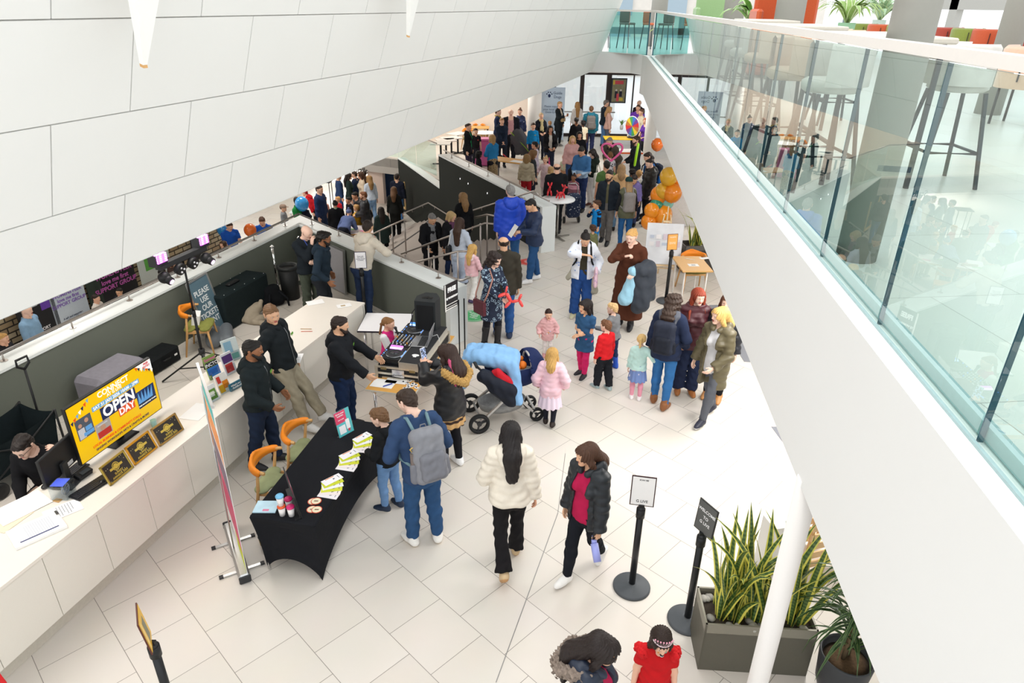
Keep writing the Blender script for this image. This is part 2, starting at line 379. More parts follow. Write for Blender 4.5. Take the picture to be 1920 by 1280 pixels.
def person(key,label,hd,h=1.7,face=0,z=0.0,g='m',w=1.0,sk='f',lean=0,roll=0,tw=0,look=(0,0),LH=(.25,.04,.82),RH=(.25,.04,.82),LE=None,RE=None,LF=(.10,.02,0,8,0),RF=(.10,-.02,0,8,0),top=('tee','333333'),bot=('trousers','22252c','slim'),shoes=('1b1b1d','1b1b1d',0),hair=('short','2a1c14'),curl=.4,lcurl=None,rcurl=None,lpalm=None,rpalm=None,hand=None,beard=None,glasses=False,group=None,drop=0.0,ldir=None,rdir=None,foot=None,legs=True,seated=False,kk=None,extra=None,res=None):
 k=kk or dict(m=1.0,f=1.0,k=1.22,t=1.42)[g];bs=(1.75-.232*k)/1.518;s=h/1.75;kid=g in 'kt';fem=g=='f'
 base=P(hd[0],hd[1],z+h)if foot is None else P(foot[0],foot[1],z)
 dist=math.hypot(base[0],base[1]);near=dist<13;far=dist>19
 hb=res or(.020 if near else .026 if not far else .034);hh=.0085 if dist<10 else .0105 if near else .016 if not far else .021
 hc=(.0135 if dist<10 else .016 if near else .021 if not far else .029);hhd=.0052 if dist<10 else .0062 if near else .0085 if not far else .012
 if kid:hb*=.85;hc*=.8;hhd*=.85
 W_=w*(1.06 if kid else 1.0);sw=(.152 if fem else .178)*w*bs*(1.0 if not kid else .93)
 hipz=.90*bs-drop;pv=V3(0,0,.95*bs-drop)
 RT=Rz(tw*D2R)@Rx(lean*D2R)@Ry(roll*D2R)
 def T(x,y,zz):return pv+RT@(V3(x*W_,y,zz-.95)*bs)
 fwd=RT@V3(0,-1,0);upv=RT@V3(0,0,1);sd=RT@V3(1,0,0)
 RH_=RT@Rz(look[0]*D2R)@Rx(look[1]*D2R)if True else None
 if lean:RH_=Rz(tw*D2R)@Rx(lean*.45*D2R)@Rz(look[0]*D2R)@Rx(look[1]*D2R)
 nb=T(0,.012,1.49);hc0=nb+RH_@V3(0,-.022,.148)*(k if not kid else k*.97)*.98
 def HD(x,y,zz):return hc0+RH_@(V3(x,y,zz)*k)
 hv=lambda v:RH_@np.asarray(v,float)
 U,Fo=.295*bs,.255*bs;arms={}
 for sg,tgt,el in((1,LH,LE),(-1,RH,RE)):
  S=T(sg*sw/bs/W_,.012,1.405)
  Wp=Rz(tw*D2R*.3)@V3(sg*tgt[0],-tgt[1],tgt[2]-.95)*bs+pv
  hint=V3(sg*.55,.55,-.45)if el is None else V3(sg*el[0],-el[1],el[2])
  E_,Wp=ik(S,Wp,U,Fo,hint);arms[sg]=(S,E_,Wp)
 lg={}
 for sg,ft in((1,LF),(-1,RF)):
  ft=tuple(ft)+(0,)*(5-len(ft));Hp=V3(sg*.088*bs*W_,.01,hipz);pit=ft[4]*D2R
  A=V3(sg*ft[0]*bs,-ft[1]*bs+.03*bs,.085*bs+ft[2]*bs)
  K,A=ik(Hp,A,.415*bs,.405*bs,V3(sg*.12,-1,.1));ty=ft[3]*D2R*sg
  lg[sg]=(Hp,K,A,Rz(ty)@Rx(pit))
 f14=1.42
 if fem:tp=[rc(T(0,.01,.90),T(0,.005,1.0),.170*W_*bs,.155*W_*bs,.04,fwd,1.38),rc(T(0,.005,1.0),T(0,0,1.13),.150*W_*bs,.124*W_*bs,.04,fwd,1.38),rc(T(0,0,1.13),T(0,.005,1.32),.124*W_*bs,.145*W_*bs,.04,fwd,f14),rc(T(.072,-.075,1.27),T(.065,-.06,1.29),.062*bs,.062*bs,.035),rc(T(-.072,-.075,1.27),T(-.065,-.06,1.29),.062*bs,.062*bs,.035)]
 elif kid:tp=[rc(T(0,-.01,.90),T(0,-.015,1.10),.155*W_*bs,.150*W_*bs,.04,fwd,1.25),rc(T(0,-.01,1.1),T(0,0,1.34),.150*W_*bs,.140*W_*bs,.04,fwd,1.32)]
 else:tp=[rc(T(0,.005,.90),T(0,0,1.08),.163*W_*bs,.150*W_*bs,.04,fwd,1.35),rc(T(0,-.01,1.08),T(0,0,1.30),.152*W_*bs,.172*W_*bs,.04,fwd,1.38)]
 gl=[rc(T(sg*.068,.055,.92),T(sg*.068,.06,.90),.088*W_*bs,.088*W_*bs,.04)for sg in(1,-1)]
 up_=[rc(T(0,.005,1.30),T(0,.012,1.41),(.165 if not fem else .14)*W_*bs,.11*W_*bs,.04,fwd,1.5),rc(T(-sw/bs/W_+.03,.012,1.402),T(sw/bs/W_-.03,.012,1.402),.056*bs,.056*bs,.035),rc(T(-.10,.015,1.43),T(-.03,.015,1.50),.045*bs,.048*bs,.03),rc(T(.10,.015,1.43),T(.03,.015,1.50),.045*bs,.048*bs,.03)]
 ar=(1.0 if not fem else .86)*(w**.6)*bs*(1.12 if kid else 1)
 def armp(t=0.0,e0=0.0,e1=1.0,kk=.025):
  out=[]
  for sg in(1,-1):
   S,E_,Wp=arms[sg];out.append(rc(S,E_,.055*ar+t,.044*ar+t,kk));We=E_+(Wp-E_)*e1
   if e1>0:out.append(rc(E_,We,.043*ar+t,.043*ar+t+(.031-.043)*ar*e1*(1 if t<.02 else .55),kk,cap=1))
  return out
 lr=(1.0 if not fem else 1.0)*(w**.5)*bs*(1.08 if kid else 1)
 def legp(t0=0.0,t1=0.0,t2=0.0,e=1.0,kk=.02):
  out=[]
  for sg in(1,-1):
   Hp,K,A,R=lg[sg];out.append(rc(Hp,K,.086*lr+t0,.058*lr+t1,kk));Ae=K+(A-K)*e
   cm=K+(A-K)*.3+V3(0,.012,0)
   out.append(rc(K,cm,.056*lr+t1,.056*lr+t1,kk));out.append(rc(cm,Ae,.056*lr+t1,(.056+(.038-.056)*e)*lr+t2,kk,cap=1))
  return out
 E0=empty('person',label=label,cat='person',group=group)
 mats_skin=[skin(SK.get(sk,sk)),LIPS if sk in 'fpmo' else M('7d4438',rough=.5)]
 F=Field(tp+gl+up_+armp(-.004)+legp(-.004,-.004,0)+[rc(lg[sg][2]+lg[sg][3]@V3(0,.0,-.02)*bs,lg[sg][2]+lg[sg][3]@V3(0,-.12,-.056)*bs,.028*bs,.018*bs,.02)for sg in(1,-1)],hb)
 vs,fs=F.mesh();ids=np.zeros(len(fs),int)
 hp=[rc(HD(0,.028,.028),HD(0,-.035,.018),.078*k,.076*k,.03),rc(HD(0,-.02,-.02),HD(0,-.060,-.080),.062*k,.036*k,.03,hv((1,0,0)),1.0),rc(HD(.034,-.058,-.022),HD(.03,-.065,-.04),.030*k,.026*k,.02),rc(HD(-.034,-.058,-.022),HD(-.03,-.065,-.04),.030*k,.026*k,.02),rc(HD(-.036,-.086,.026),HD(.036,-.086,.026),.015*k,.015*k,.012),rc(HD(0,-.098,.012),HD(0,-.110,-.022),.008*k,.0125*k,.010),rc(HD(-.012,-.098,-.026),HD(.012,-.098,-.026),.010*k,.010*k,.010),rc(HD(0,-.084,-.086),HD(0,-.08,-.09),.020*k,.02*k,.015)]
 for sg in(1,-1):hp.append(rc(HD(sg*.080,.012,-.028),HD(sg*.085,.02,.018),.011*k,.016*k,.008,hv((1,0,0)),1.9))
 nk=(.050 if fem or kid else .058)*(k if not kid else k*.82)
 hp.append(rc(HD(0,.022,-.06),T(0,.018,1.44),nk,nk*1.06,.025))
 Fh=Field(hp,hhd)
 for sg in(1,-1):Fh.sub(rc(HD(sg*.031,-.112,.008),HD(sg*.031,-.108,.006),.017*k,.017*k,.010))
 for y in(-.0515,-.062):Fh.add(rc(HD(-.017,-.0935,y),HD(.017,-.0935,y),.0075*k,.0075*k,.004))
 hvs,hfs=Fh.mesh();cen=hvs[hfs].mean(1);lp=(cen-hc0)@RH_/k
 hid=((np.abs(lp[:,0])<.021)&(lp[:,1]<-.088)&(np.abs(lp[:,2]+.057)<.0115)).astype(int)
 vs=np.concatenate([vs,hvs]);fs=np.concatenate([fs,hfs+len(vs)-len(hvs)]);ids=np.concatenate([ids,hid])
 hands={}
 for sg,tgt,dr,pl,cu in((1,LH,ldir,lpalm,lcurl),(-1,RH,rdir,rpalm,rcurl)):
  S,E_,Wp=arms[sg];d=nrm(Wp-E_)
  if dr is not None:d=nrm(V3(sg*dr[0],-dr[1],dr[2]))
  n=V3(-sg,0,0)if pl is None else V3(sg*pl[0],-pl[1],pl[2])
  if pl is None and abs(d[2])<.5:n=V3(-sg*.5,0,-1)
  if abs(nrm(n)@d)>.95:n=V3(0,-.3,-1)
  hs=bs*(1.0 if not fem else .93)*(1.06 if kid else 1)
  Fq=Field(hand_prims(Wp,d,n,sg,curl if cu is None else cu,hs),hh*.62 if not kid else hh*.5,.01);v2,f2=Fq.mesh()
  fs=np.concatenate([fs,f2+len(vs)]);vs=np.concatenate([vs,v2]);ids=np.concatenate([ids,np.zeros(len(f2),int)])
  hands[sg]=(Wp+d*.085*hs,d,n)
 link('body',newmesh('body',vs*s,fs,mats_skin,ids),E0)
 if dist<15:
  for sg in(1,-1):
   b=MB();o=HD(sg*.031,-.0885,.0068);b.ball(o,.0108*k,10,(1.15,1,.62));b.m=1;b.ball(o+hv((0,-.0062,0))*k,.0060*k,8);b.v=[tuple(np.array(q)*s)for q in b.v];b.build('eye',[EYEW,IRIS],E0)
   b=MB();q0,q1,q2=[HD(sg*x,y,zz)for x,y,zz in((.014,-.1015,.0275),(.032,-.100,.033),(.050,-.087,.027))]
   b.tube([q0*s,q1*s,q2*s],[.0035*k*s,.0045*k*s,.002*k*s],6);b.build('eyebrow',hairm(hair[1]if hair[0]!='bald' else '6b5648'),E0)
 O=lambda name,prims,hq,mats,**q:sdf_obj(name,prims,hq,mats,E0,scale=s,**q)
 tk,tc=top[0],top[1];to=dict(top[2])if len(top)>2 else{}
 bk,bc=bot[0],bot[1];bo=bot[2]if len(bot)>2 else 'slim'
 t=to.get('t',dict(tee=.012,sweater=.018,hoodie=.024,jacket=.026,coat=.028,puffer=.040,dress=.014,vest=.034).get(tk,.018))*(bs if kid else 1)
 hem=to.get('hem',dict(tee=.90,sweater=.90,hoodie=.90,jacket=.88,coat=.62,puffer=.90,dress=.50,vest=.88).get(tk,.9))
 sl=to.get('sl',0.0 if tk in('vest',)else(-1 if tk=='tee' else .97))
 fl_=to.get('flare',.0)
 tm=to['m']if 'm' in to else cloth(tc,**(dict(rough=.45,spec=.4,bump=.2)if tk in('puffer','vest')else{}))
 tprim=[(a,b,ra+t,rb+t,kk,fl,f,c)for(a,b,ra,rb,kk,fl,f,c)in tp+up_+([]if hem>.93 else gl)]
 if hem<.9 and not seated:
  tprim.append(rc(T(0,.01,1.02),T(0,.012,hem),.150*W_*bs+t,(.172+fl_)*W_*bs+t,.05,fwd,1.30,cap=1))
 if sl>-.5:tprim+=armp(t,e1=sl if sl>0 else 0)if tk!='vest' else[]
 else:
  for sg in(1,-1):S,E_,Wp=arms[sg];tprim.append(rc(S,S+(E_-S)*.62,.055*ar+t,.050*ar+t,.03,cap=1))
 def tpost(F):
  F.cut(T(0,0,hem),-upv)
  nkp=T(0,0,1.515+to.get('collar',0));F.cut(nkp,nrm(upv*.9+fwd*.22));nr=nk*1.12+.004
  F.sub(rc(T(0,.016,1.44),T(0,.0,1.62),nr,nr*1.15,.012))
  if to.get('neck')or tk in('tee','dress'):F.sub(rc(T(0,-.10,1.49),T(0,-.14,1.47-.10*to.get('neck',.2)),.055,.03+.04*to.get('neck',0),.012))
  q=to.get('quilt',.078 if tk in('puffer','vest')else 0)
  X,Y,Z=F.grid()
  if q:
   U_=X*upv[0]+Y*upv[1]+Z*upv[2];F.f=F.f-to.get('qa',.009)*(np.abs(np.sin(PI*U_/q/(bs if kid else 1)))-.6)
  F.f=F.f+to.get('fold',.0055)*(np.sin(38*Z+14*X+5*face)*np.sin(21*X-12*Y+9*Z+face)+.6*np.sin(55*Z-30*np.abs(X)+face))
  if to.get('open'):
   wv=to['open'];lx_=(X-pv[0])*sd[0]+(Y-pv[1])*sd[1]+(Z-pv[2])*sd[2];lf_=(X-pv[0])*fwd[0]+(Y-pv[1])*fwd[1]+(Z-pv[2])*fwd[2]
   F.f=np.maximum(F.f,-np.maximum(np.abs(lx_)-wv*(.75+.5*(1.5*bs-Z)),.02-lf_))
 tn=to.get('name',dict(tee='t_shirt',sweater='sweater',hoodie='hoodie',jacket='jacket',coat='coat',puffer='puffer_jacket',dress='dress',vest='gilet').get(tk,'top'))
 tobj=O(tn,tprim,hc,[tm],post=tpost)
 if to.get('open')or to.get('shirt')or tk=='vest':
  sc_,st=to.get('shirt',('d8d8d8',.008))if not isinstance(to.get('shirt'),str)else(to['shirt'],.008)
  pr2=[(a,b,ra+st,rb+st,kk,fl,f,c)for(a,b,ra,rb,kk,fl,f,c)in tp+up_]
  if tk=='vest' or to.get('sleeves'):pr2+=armp(.014)
  def sp(F):F.cut(T(0,0,to.get('shem',.92)),-upv);F.cut(T(0,-.03,1.47),nrm(upv*.8+fwd*.5))
  O(to.get('sname','shirt'),pr2,hc,[to.get('sm')or cloth(sc_)],post=sp)
 if to.get('hood'):
  hm=cloth(to['hood'])if isinstance(to['hood'],str)else tm;e=.012+t*.6
  O('hood',[rc(T(-.075,.075,1.47),T(.075,.075,1.47),.040+e,None,.04),rc(T(-.05,.115,1.40),T(.05,.115,1.40),.045+e*.8,None,.04),rc(T(.09,.06,1.50),T(.05,-.085,1.455),.034+e*.5,.024+e*.4,.03),rc(T(-.09,.06,1.50),T(-.05,-.085,1.455),.034+e*.5,.024+e*.4,.03),rc(T(0,.10,1.46),T(0,.14,1.35),.05,.04,.04)],hc*.85,[hm],noise=(.004,40,face))
 if to.get('fur'):
  pts=[T(.12,-.02,1.46),T(.15,.08,1.47),T(.12,.20,1.43),T(0,.26,1.36),T(-.12,.20,1.43),T(-.15,.08,1.47),T(-.12,-.02,1.46)]
  O('fur_trim',[rc(pts[i],pts[i+1],.046,.046,.02)for i in range(6)],hc*.75,[M(to['fur'],rough=.95,spec=.1,var=.55,scale=55,bump=1.0)],noise=(.014,90,2.0))
 if to.get('scarf'):
  pts=[T(.07,.03,1.50),T(.055,-.06,1.475),T(0,-.085,1.46),T(-.055,-.06,1.475),T(-.07,.03,1.50),T(0,.085,1.51),T(.07,.03,1.5)]
  O('scarf',[rc(pts[i],pts[i+1],.034,.034,.02)for i in range(6)]+[rc(T(.03,-.10,1.45),T(.05,-.165,1.12),.034,.045,.02,fwd,2.0),rc(T(-.02,-.10,1.45),T(-.04,-.165,1.15),.03,.042,.02,fwd,2.0)],hc,[cloth(to['scarf'],var=.4,scale=30)],noise=(.004,60,1))
 if to.get('lanyard'):
  b=MB();b.tube([T(.06,-.06,1.50)*s,T(.05,-.15,1.38)*s,T(.0,-.175,1.18)*s,T(-.05,-.15,1.38)*s,T(-.06,-.06,1.50)*s],.007*s,6);b.build('lanyard',M(to['lanyard'],rough=.6),E0)
 if near and tk in('hoodie','jacket')and not to.get('open')and not kid:
  b=MB();b.tube([T(0,-.129-t*.8-q,zz)*s for zz,q in((1.43,-.025),(1.36,0),(1.2,0),(1.06,.002),(hem+.03,.002))],.0045*s,5);b.build('zip',M('8f9296',rough=.35,metal=.6),E0)
 if to.get('logo'):
  b=MB();b.T=frame(T(.075,-.148-t*.75,1.315)*s,sd,upv);b.rect(-.035*s,-.012*s,.07*s,.03*s);b.rect(-.03*s,-.022*s,.05*s,.004*s);b.build('chest_logo',M(to['logo'],rough=.6),E0)
 if legs:
  if bk=='trousers':
   tt=dict(slim=(.010,.010,.012),straight=(.016,.020,.026),wide=(.022,.035,.058),flare=(.012,.012,.050),baggy=(.030,.038,.040),short=(.02,.03,.03))[bo]
   lpz=legp(*[q*(bs if kid else 1)for q in tt],e=(.96 if bo!='short' else .1)if shoes[2]<.2 else .9)
   pel=[(a,b,ra+.010,rb+.010,kk,fl,f,c)for(a,b,ra,rb,kk,fl,f,c)in tp[:2]+gl]
   def lpost(F):F.cut(T(0,0,1.03),upv)
   nz=(.0045 if bo=='slim' else .007,34,face+1.0)
   O('trousers',pel+lpz,hc,[bot[3]if len(bot)>3 else cloth(bc)],post=lpost,noise=nz)
  elif bk in('skirt','tights'):
   if bk=='skirt':
    hz,flr=bo;hm_=V3(0,.01,hz*bs)
    def spost(F):F.cut(T(0,0,1.05),upv);F.cut(hm_,V3(0,0,-1));X,Y,Z=F.grid();F.f=F.f+.010*np.clip((1.0*bs-Z)/.3,0,1)*np.sin(12*np.arctan2(X,-Y))
    O('skirt',[rc(T(0,.01,1.04),T(0,.01,.95),.155*W_*bs,.165*W_*bs,.03,fwd,1.3),rc(T(0,.01,.97),hm_-V3(0,0,.04),.165*W_*bs,(.18+flr)*W_*bs,.03,V3(0,-1,0),1.2,cap=1)],hc,[bot[3]if len(bot)>3 else cloth(bc)],post=spost)
   if len(bot)>4 and bot[4]:O('tights',legp(.004,.004,.006)+[(a,b,ra+.004,rb+.004,kk,fl,f,c)for(a,b,ra,rb,kk,fl,f,c)in tp[:1]+gl],hc,[cloth(bot[4])],post=lambda F:F.cut(T(0,0,.98),upv))
  sc0,sc1,shf=shoes[:3]
  for sg in(1,-1):
   Hp,K,A,R=lg[sg];q=bs*(1.16 if kid else 1.0 if fem else 1.07)
   def FT(x,y,zz):return A+R@(V3(x,y,zz)*q)
   heel=FT(0,.035,-.042);toe=FT(0,-.145,-.052);up2=R@V3(0,0,1)
   pr=[rc(heel,FT(0,-.06,-.040),.041*q,.042*q,.02),rc(FT(0,-.06,-.045),toe,.044*q,.034*q,.02,up2,1.15),rc(FT(0,.012,-.02),FT(0,.014,.026),.043*q,.045*q,.03,cap=1),rc(FT(0,0,-.012),FT(0,-.105,-.044),.043*q,.037*q,.03)]
   if shf>=.05:pr.append(rc(FT(0,.012,.0),A+nrm(K-A)*shf,.050*q,(.050 if shf<.2 else .066)*q,.03,cap=1))
   sole=FT(0,0,-.085+.002)
   def fpost(F):F.cut(sole,-up2);F.sub(rc(FT(0,.0,-.1),FT(0,.0,-.1),.001,.001,.001))
   bnd=FT(0,0,-.058)
   O('boot' if shf>=.05 else 'shoe',pr,hc*.62,[M(sc0,rough=.5,var=.08,scale=20),M(sc1,rough=.6,var=.05)],post=fpost,idx=lambda c:(((c-bnd)@up2)<0).astype(int))
 hs_,hcx=hair[:2];hm=hairm(hcx);hlen=hair[2]if len(hair)>2 else None;t2=dict(short=.007,buzz=.005,ring=.006,long=.017,bob=.018,pony=.010,bun=.010,curly=.026,plait=.010,cap=.008,curlylong=.022).get(hs_,.012)
 if hs_!='bald':
  cr=[rc(HD(0,.030,.030),HD(0,-.034,.022),(.078+t2)*k,(.076+t2)*k,.02)]
  if hs_=='short':cr.append(rc(HD(0,.035,.062),HD(0,-.046,.066),.068*k,.058*k,.02))
  if hs_ in('short','curly','buzz'):cr.append(rc(HD(0,.045,.0),HD(0,.05,-.05),(.066+t2*.5)*k,.055*k,.02))
  ex=[]
  L_=hlen or .28
  if hs_ in('long','curlylong'):
   hb_=t*.8+(.045 if to.get('hood')else 0);bz=[HD(0,.05,.02),T(0,.105+hb_,1.47),T(0,.12+hb_,1.47-L_*.75)]
   ex+=[rc(bz[0],bz[1],.090*k,.090,.03,fwd,1.5),rc(bz[1],bz[2],.090,.062,.03,fwd,1.9)]
   for sg in(1,-1):ex+=[rc(HD(sg*.062,-.01,.05),HD(sg*.082,.0,-.06),.028*k,.032*k,.02),rc(HD(sg*.082,.0,-.06),T(sg*.095,-.02 if hair[-1]=='front' else .06,1.42-(L_*.4 if hair[-1]=='front' else .05)),.032*k,.028,.02)]
   if hair[-1]=='front':
    for sg in(1,-1):ex.append(rc(T(sg*.10,-.05,1.44),T(sg*.09,-.155,1.42-L_*.6),.032,.022,.02))
  elif hs_=='bob':
   ex+=[rc(HD(0,.045,.0),HD(0,.06,-.10),.085*k,.075*k,.03)]
   for sg in(1,-1):ex.append(rc(HD(sg*.066,-.012,.05),HD(sg*.080,-.012,-.085),.028*k,.034*k,.02))
  elif hs_=='pony':ex+=[rc(HD(0,.085,.06),HD(0,.125,.05),.026*k,.030*k,.02),rc(HD(0,.125,.05),HD(0,.15,-.10-(hlen or 0)),.032*k,.018*k,.02)]
  elif hs_=='bun':ex+=[rc(HD(0,.07,.105),HD(0,.075,.12),.040*k,.040*k,.01)]
  elif hs_=='plait':ex+=[rc(HD(.0,.09,.0),HD(.0,.12,-.03),.028*k,.028*k,.015)]+[rc(HD(0,.12+.004*i,-.05-.032*i),HD(0,.122+.004*i,-.06-.032*i),.022*k,.018*k,.008)for i in range(6)]
  def hpost(F):
   n1=hv((0,.0,0));X,Y,Z=F.grid();dx,dy,dz=X-hc0[0],Y-hc0[1],Z-hc0[2];R=RH_
   lx=(dx*R[0,0]+dy*R[1,0]+dz*R[2,0])/k;ly=(dx*R[0,1]+dy*R[1,1]+dz*R[2,1])/k;lz=(dx*R[0,2]+dy*R[1,2]+dz*R[2,2])/k
   kk=.73 if hs_ in('short','buzz','curly')else .62;ly=ly-.5*np.maximum(np.abs(lx)-.052,0)
   pl=(.068-kk*(ly+.09)-lz+.006*np.sin(75*lx+1)*np.sin(50*ly+face)+.004*np.sin(190*lx))/math.hypot(1,kk)*k
   if hs_ in('long','bob','curlylong'):
    fc=np.maximum(np.maximum(np.abs(lx)-.061-.25*np.maximum(-lz-.05,0),ly+.022),lz-.062-.0*lx)*k
    F.f=np.maximum(F.f,-fc)
   else:F.f=np.maximum(F.f,pl)
   if hs_=='ring':F.f=np.maximum(F.f,(lz-.045+.1*(ly-.05))*k);F.f=np.maximum(F.f,(-.01-ly)*k)
   if hs_ in('long','bob','pony','bun','plait','cap'):F.f=F.f+.0035*k*np.sin(26*np.arctan2(lx,ly-.01)+10*np.sin(8*lz))
   elif hs_ in('curly','curlylong'):F.f=F.f+.009*k*(np.sin(95*lx+3*np.sin(40*lz))*np.sin(95*ly)+np.sin(90*lz+2))*.8
   else:F.f=F.f+.0055*k*np.sin(120*lx+40*ly+2*np.sin(60*lz))*np.sin(90*lz+70*ly+30*lx)
  Fh2=Field(cr,hhd*(1.25 if near else 1.1),.03,*[fn([np.minimum(p[0],p[1])-max(p[2],p[3])if fn is BMIN else np.maximum(p[0],p[1])+max(p[2],p[3])for p in cr+ex],0)+q for fn,q in((BMIN,-.03),(BMAX,.03))])
  if hs_ in('long','bob','curlylong'):
   for e in ex:Fh2.add(e)
   hpost(Fh2)
  else:
   hpost(Fh2)
   for e in ex:Fh2.add(e)
  v,f=Fh2.mesh();link('hair',newmesh('hair',v*s,f,[hm]),E0)
 if hs_=='cap':
  cm=cloth(hair[2]);O('cap',[rc(HD(0,.026,.045),HD(0,-.03,.045),.090*k,.088*k,.02),rc(HD(0,-.08,.045),HD(0,-.155,.035),.065*k,.05*k,.02,hv((0,0,1)),8)],hhd,[cm],post=lambda F:F.cut(HD(0,0,.03),-hv((0,0,1))))
 if beard:
  O('beard',[rc(HD(sg*.066,-.02,-.03),HD(sg*.045,-.062,-.075),.018*k,.024*k,.02)for sg in(1,-1)]+[rc(HD(-.035,-.075,-.082),HD(.035,-.075,-.082),.026*k,None,.02),rc(HD(0,-.088,-.085),HD(0,-.085,-.098),.024*k,None,.02),rc(HD(-.022,-.098,-.043),HD(.022,-.098,-.043),.0085*k,None,.006)],hhd,[hairm(beard)],noise=(.0025,130,1))
 if glasses:
  b=MB()
  for sg in(1,-1):
   b.tube([HD(sg*.032+.021*math.cos(a),-.108,.006+.017*math.sin(a))*s for a in np.linspace(0,2*PI,13)[:-1]],.0022*s,5,closed=True)
   b.tube([HD(sg*.052,-.105,.01)*s,HD(sg*.088,-.03,.012)*s,HD(sg*.088,.02,.0)*s],.002*s,5)
  b.tube([HD(-.012,-.108,.01)*s,HD(.012,-.108,.01)*s],.002*s,5);b.build('glasses',BLACK,E0)
 th=face*D2R-math.atan2(base[0],base[1]);crown=HD(0,0,.112)*s;pos=np.array(base,float)
 if foot is None:
  pos=P(hd[0],hd[1],z+crown[2]+(0 if drop==0 else 0));off=Rz(th)@V3(crown[0],crown[1],0);pos=pos-off
 pos[2]=z
 E0.location=tuple(pos);E0.rotation_euler=(0,0,th)
 Mw=rotz(th,pos)
 def world(v):return(Mw@np.array([*(np.asarray(v,float)*s),1.0]))[:3]
 r=dict(E=E0,s=s,bs=bs,T=T,HD=HD,th=th,pos=pos,hands=hands,arms=arms,fwd=fwd,up=upv,sd=sd,world=world,M=Mw,t=t,near=near,k=k,hc=hc,RH=RH_,W=W_)
 PEOPLE[key]=r
 return r
BMIN,BMAX=np.min,np.max
def held(r,name,label,cat,group=None):
 e=empty(name,r['pos'],r['th'],label,cat,group);return e
def backpack(key,label,col,col2=None,size=1.0,name='backpack',strap=None,pockets=True):
 r=PEOPLE[key];T,s,hq=r['T'],r['s'],r['hc']*.8;e=held(r,name,label,'bag');d=.155+r['t']*.7;z1=size
 m=cloth(col,rough=.8);m2=cloth(col2 or col,rough=.8)
 A=lambda x,y,z:T(x*size,d+.02+y*size,1.42-(1.42-z)*size)
 def bx(x0,x1,y0,y1,z0,z1,r_):return[rc(A(x,y,z0+.03),A(x,y,z1-.03),r_,r_,.05)for x in(x0,(x0+x1)/2,x1)for y in(y0,y1)]+[rc(A(x0,(y0+y1)/2,z),A(x1,(y0+y1)/2,z),r_,r_,.05)for z in(z0+.03,(z0+z1)/2,z1-.03)]
 sdf_obj('main_compartment',bx(-.085,.085,.035,.09,.98,1.40,.058),hq,[m],e,scale=s,noise=(.003,40,1))
 if pockets:
  sdf_obj('front_pocket',bx(-.07,.07,.135,.145,1.0,1.22,.03),hq,[m2],e,scale=s,noise=(.003,40,2))
  for sg in(1,-1):sdf_obj('side_pocket',[rc(A(sg*.145,.05,1.0),A(sg*.14,.06,1.12),.045,.042,.02)],hq,[m2],e,scale=s)
 for sg in(1,-1):
  b=MB();sm=cloth(strap or col)
  pts=[T(sg*.08,d+.05,1.36),T(sg*.10,.08,1.475+r['t']),T(sg*.115,-.02,1.47+r['t']),T(sg*.125,-.13-r['t']*.7,1.36),T(sg*.14,-.14-r['t']*.6,1.22),T(sg*.19,-.03,1.08),T(sg*.12,d+.03,1.03)]
  b.tube([p*s for p in pts],.017*s,6);b.build('shoulder_strap',sm,e)
 b=MB();b.tube([p*s for p in(A(-.03,.02,1.40),A(-.02,.02,1.45),A(.02,.02,1.45),A(.03,.02,1.40))],.007*s,6);b.build('grab_handle',m2,e)
 return e
def struct(name,fn,mats,label=None,parent=None,T=None,smooth=None):
 b=MB(T);fn(b);o=b.build(name,mats,parent,None,smooth)
 if parent is None:o['kind']='structure';o['label']=label or name.replace('_',' ');o['category']='structure'
 return o
def off2(p,d):
 return np.array([p[0],p[1]])+d
def inter(p,d,q,e):
 A=np.array([[d[0],-e[0]],[d[1],-e[1]]]);t=np.linalg.solve(A,np.array([q[0]-p[0],q[1]-p[1]]));return np.array([p[0]+d[0]*t[0],p[1]+d[1]*t[0]])
def tile_mat(name,c1,c2,mort,size,az,phase=(0,0),width=.003,rough=.22,second=.5):
 m=bpy.data.materials.new(name);m.use_nodes=True;nt=m.node_tree;L=nt.links.new;b=nt.nodes['Principled BSDF']
 tc=nt.nodes.new('ShaderNodeTexCoord');mp=nt.nodes.new('ShaderNodeMapping');mp.inputs['Rotation'].default_value=(0,0,az);mp.inputs['Location'].default_value=(phase[0],phase[1],0)
 br=nt.nodes.new('ShaderNodeTexBrick');br.offset=second;br.inputs['Scale'].default_value=1;br.inputs['Brick Width'].default_value=size[0];br.inputs['Row Height'].default_value=size[1];br.inputs['Mortar Size'].default_value=width
 br.inputs['Mortar Smooth'].default_value=0;br.inputs['Color1'].default_value=lin(c1);br.inputs['Color2'].default_value=lin(c2);br.inputs['Mortar'].default_value=lin(mort);br.inputs['Bias'].default_value=0
 no=nt.nodes.new('ShaderNodeTexNoise');no.inputs['Scale'].default_value=2.2;no.inputs['Detail'].default_value=5;L(tc.outputs['Object'],no.inputs['Vector'])
 mx=nt.nodes.new('ShaderNodeMixRGB');mx.blend_type='MULTIPLY';mx.inputs[0].default_value=.06;L(br.outputs['Color'],mx.inputs[1]);L(no.outputs['Color'],mx.inputs[2])
 L(tc.outputs['Object'],mp.inputs['Vector']);L(mp.outputs[0],br.inputs['Vector']);L(mx.outputs[0],b.inputs['Base Color']);b.inputs['Roughness'].default_value=rough;b.inputs['Specular IOR Level'].default_value=.35
 return m
TA=math.atan2(-.703,.711)
FLOORM=tile_mat('mat_floor_tiles','ded7ce','d8d1c7','8f8880',(.596,.596),-TA,(.023,-.021),.0028,.42)
WALLW=M('efeeea',rough=.55,var=.012,scale=3)
FASC=M('eae9e6',rough=.5,var=.01,scale=2)
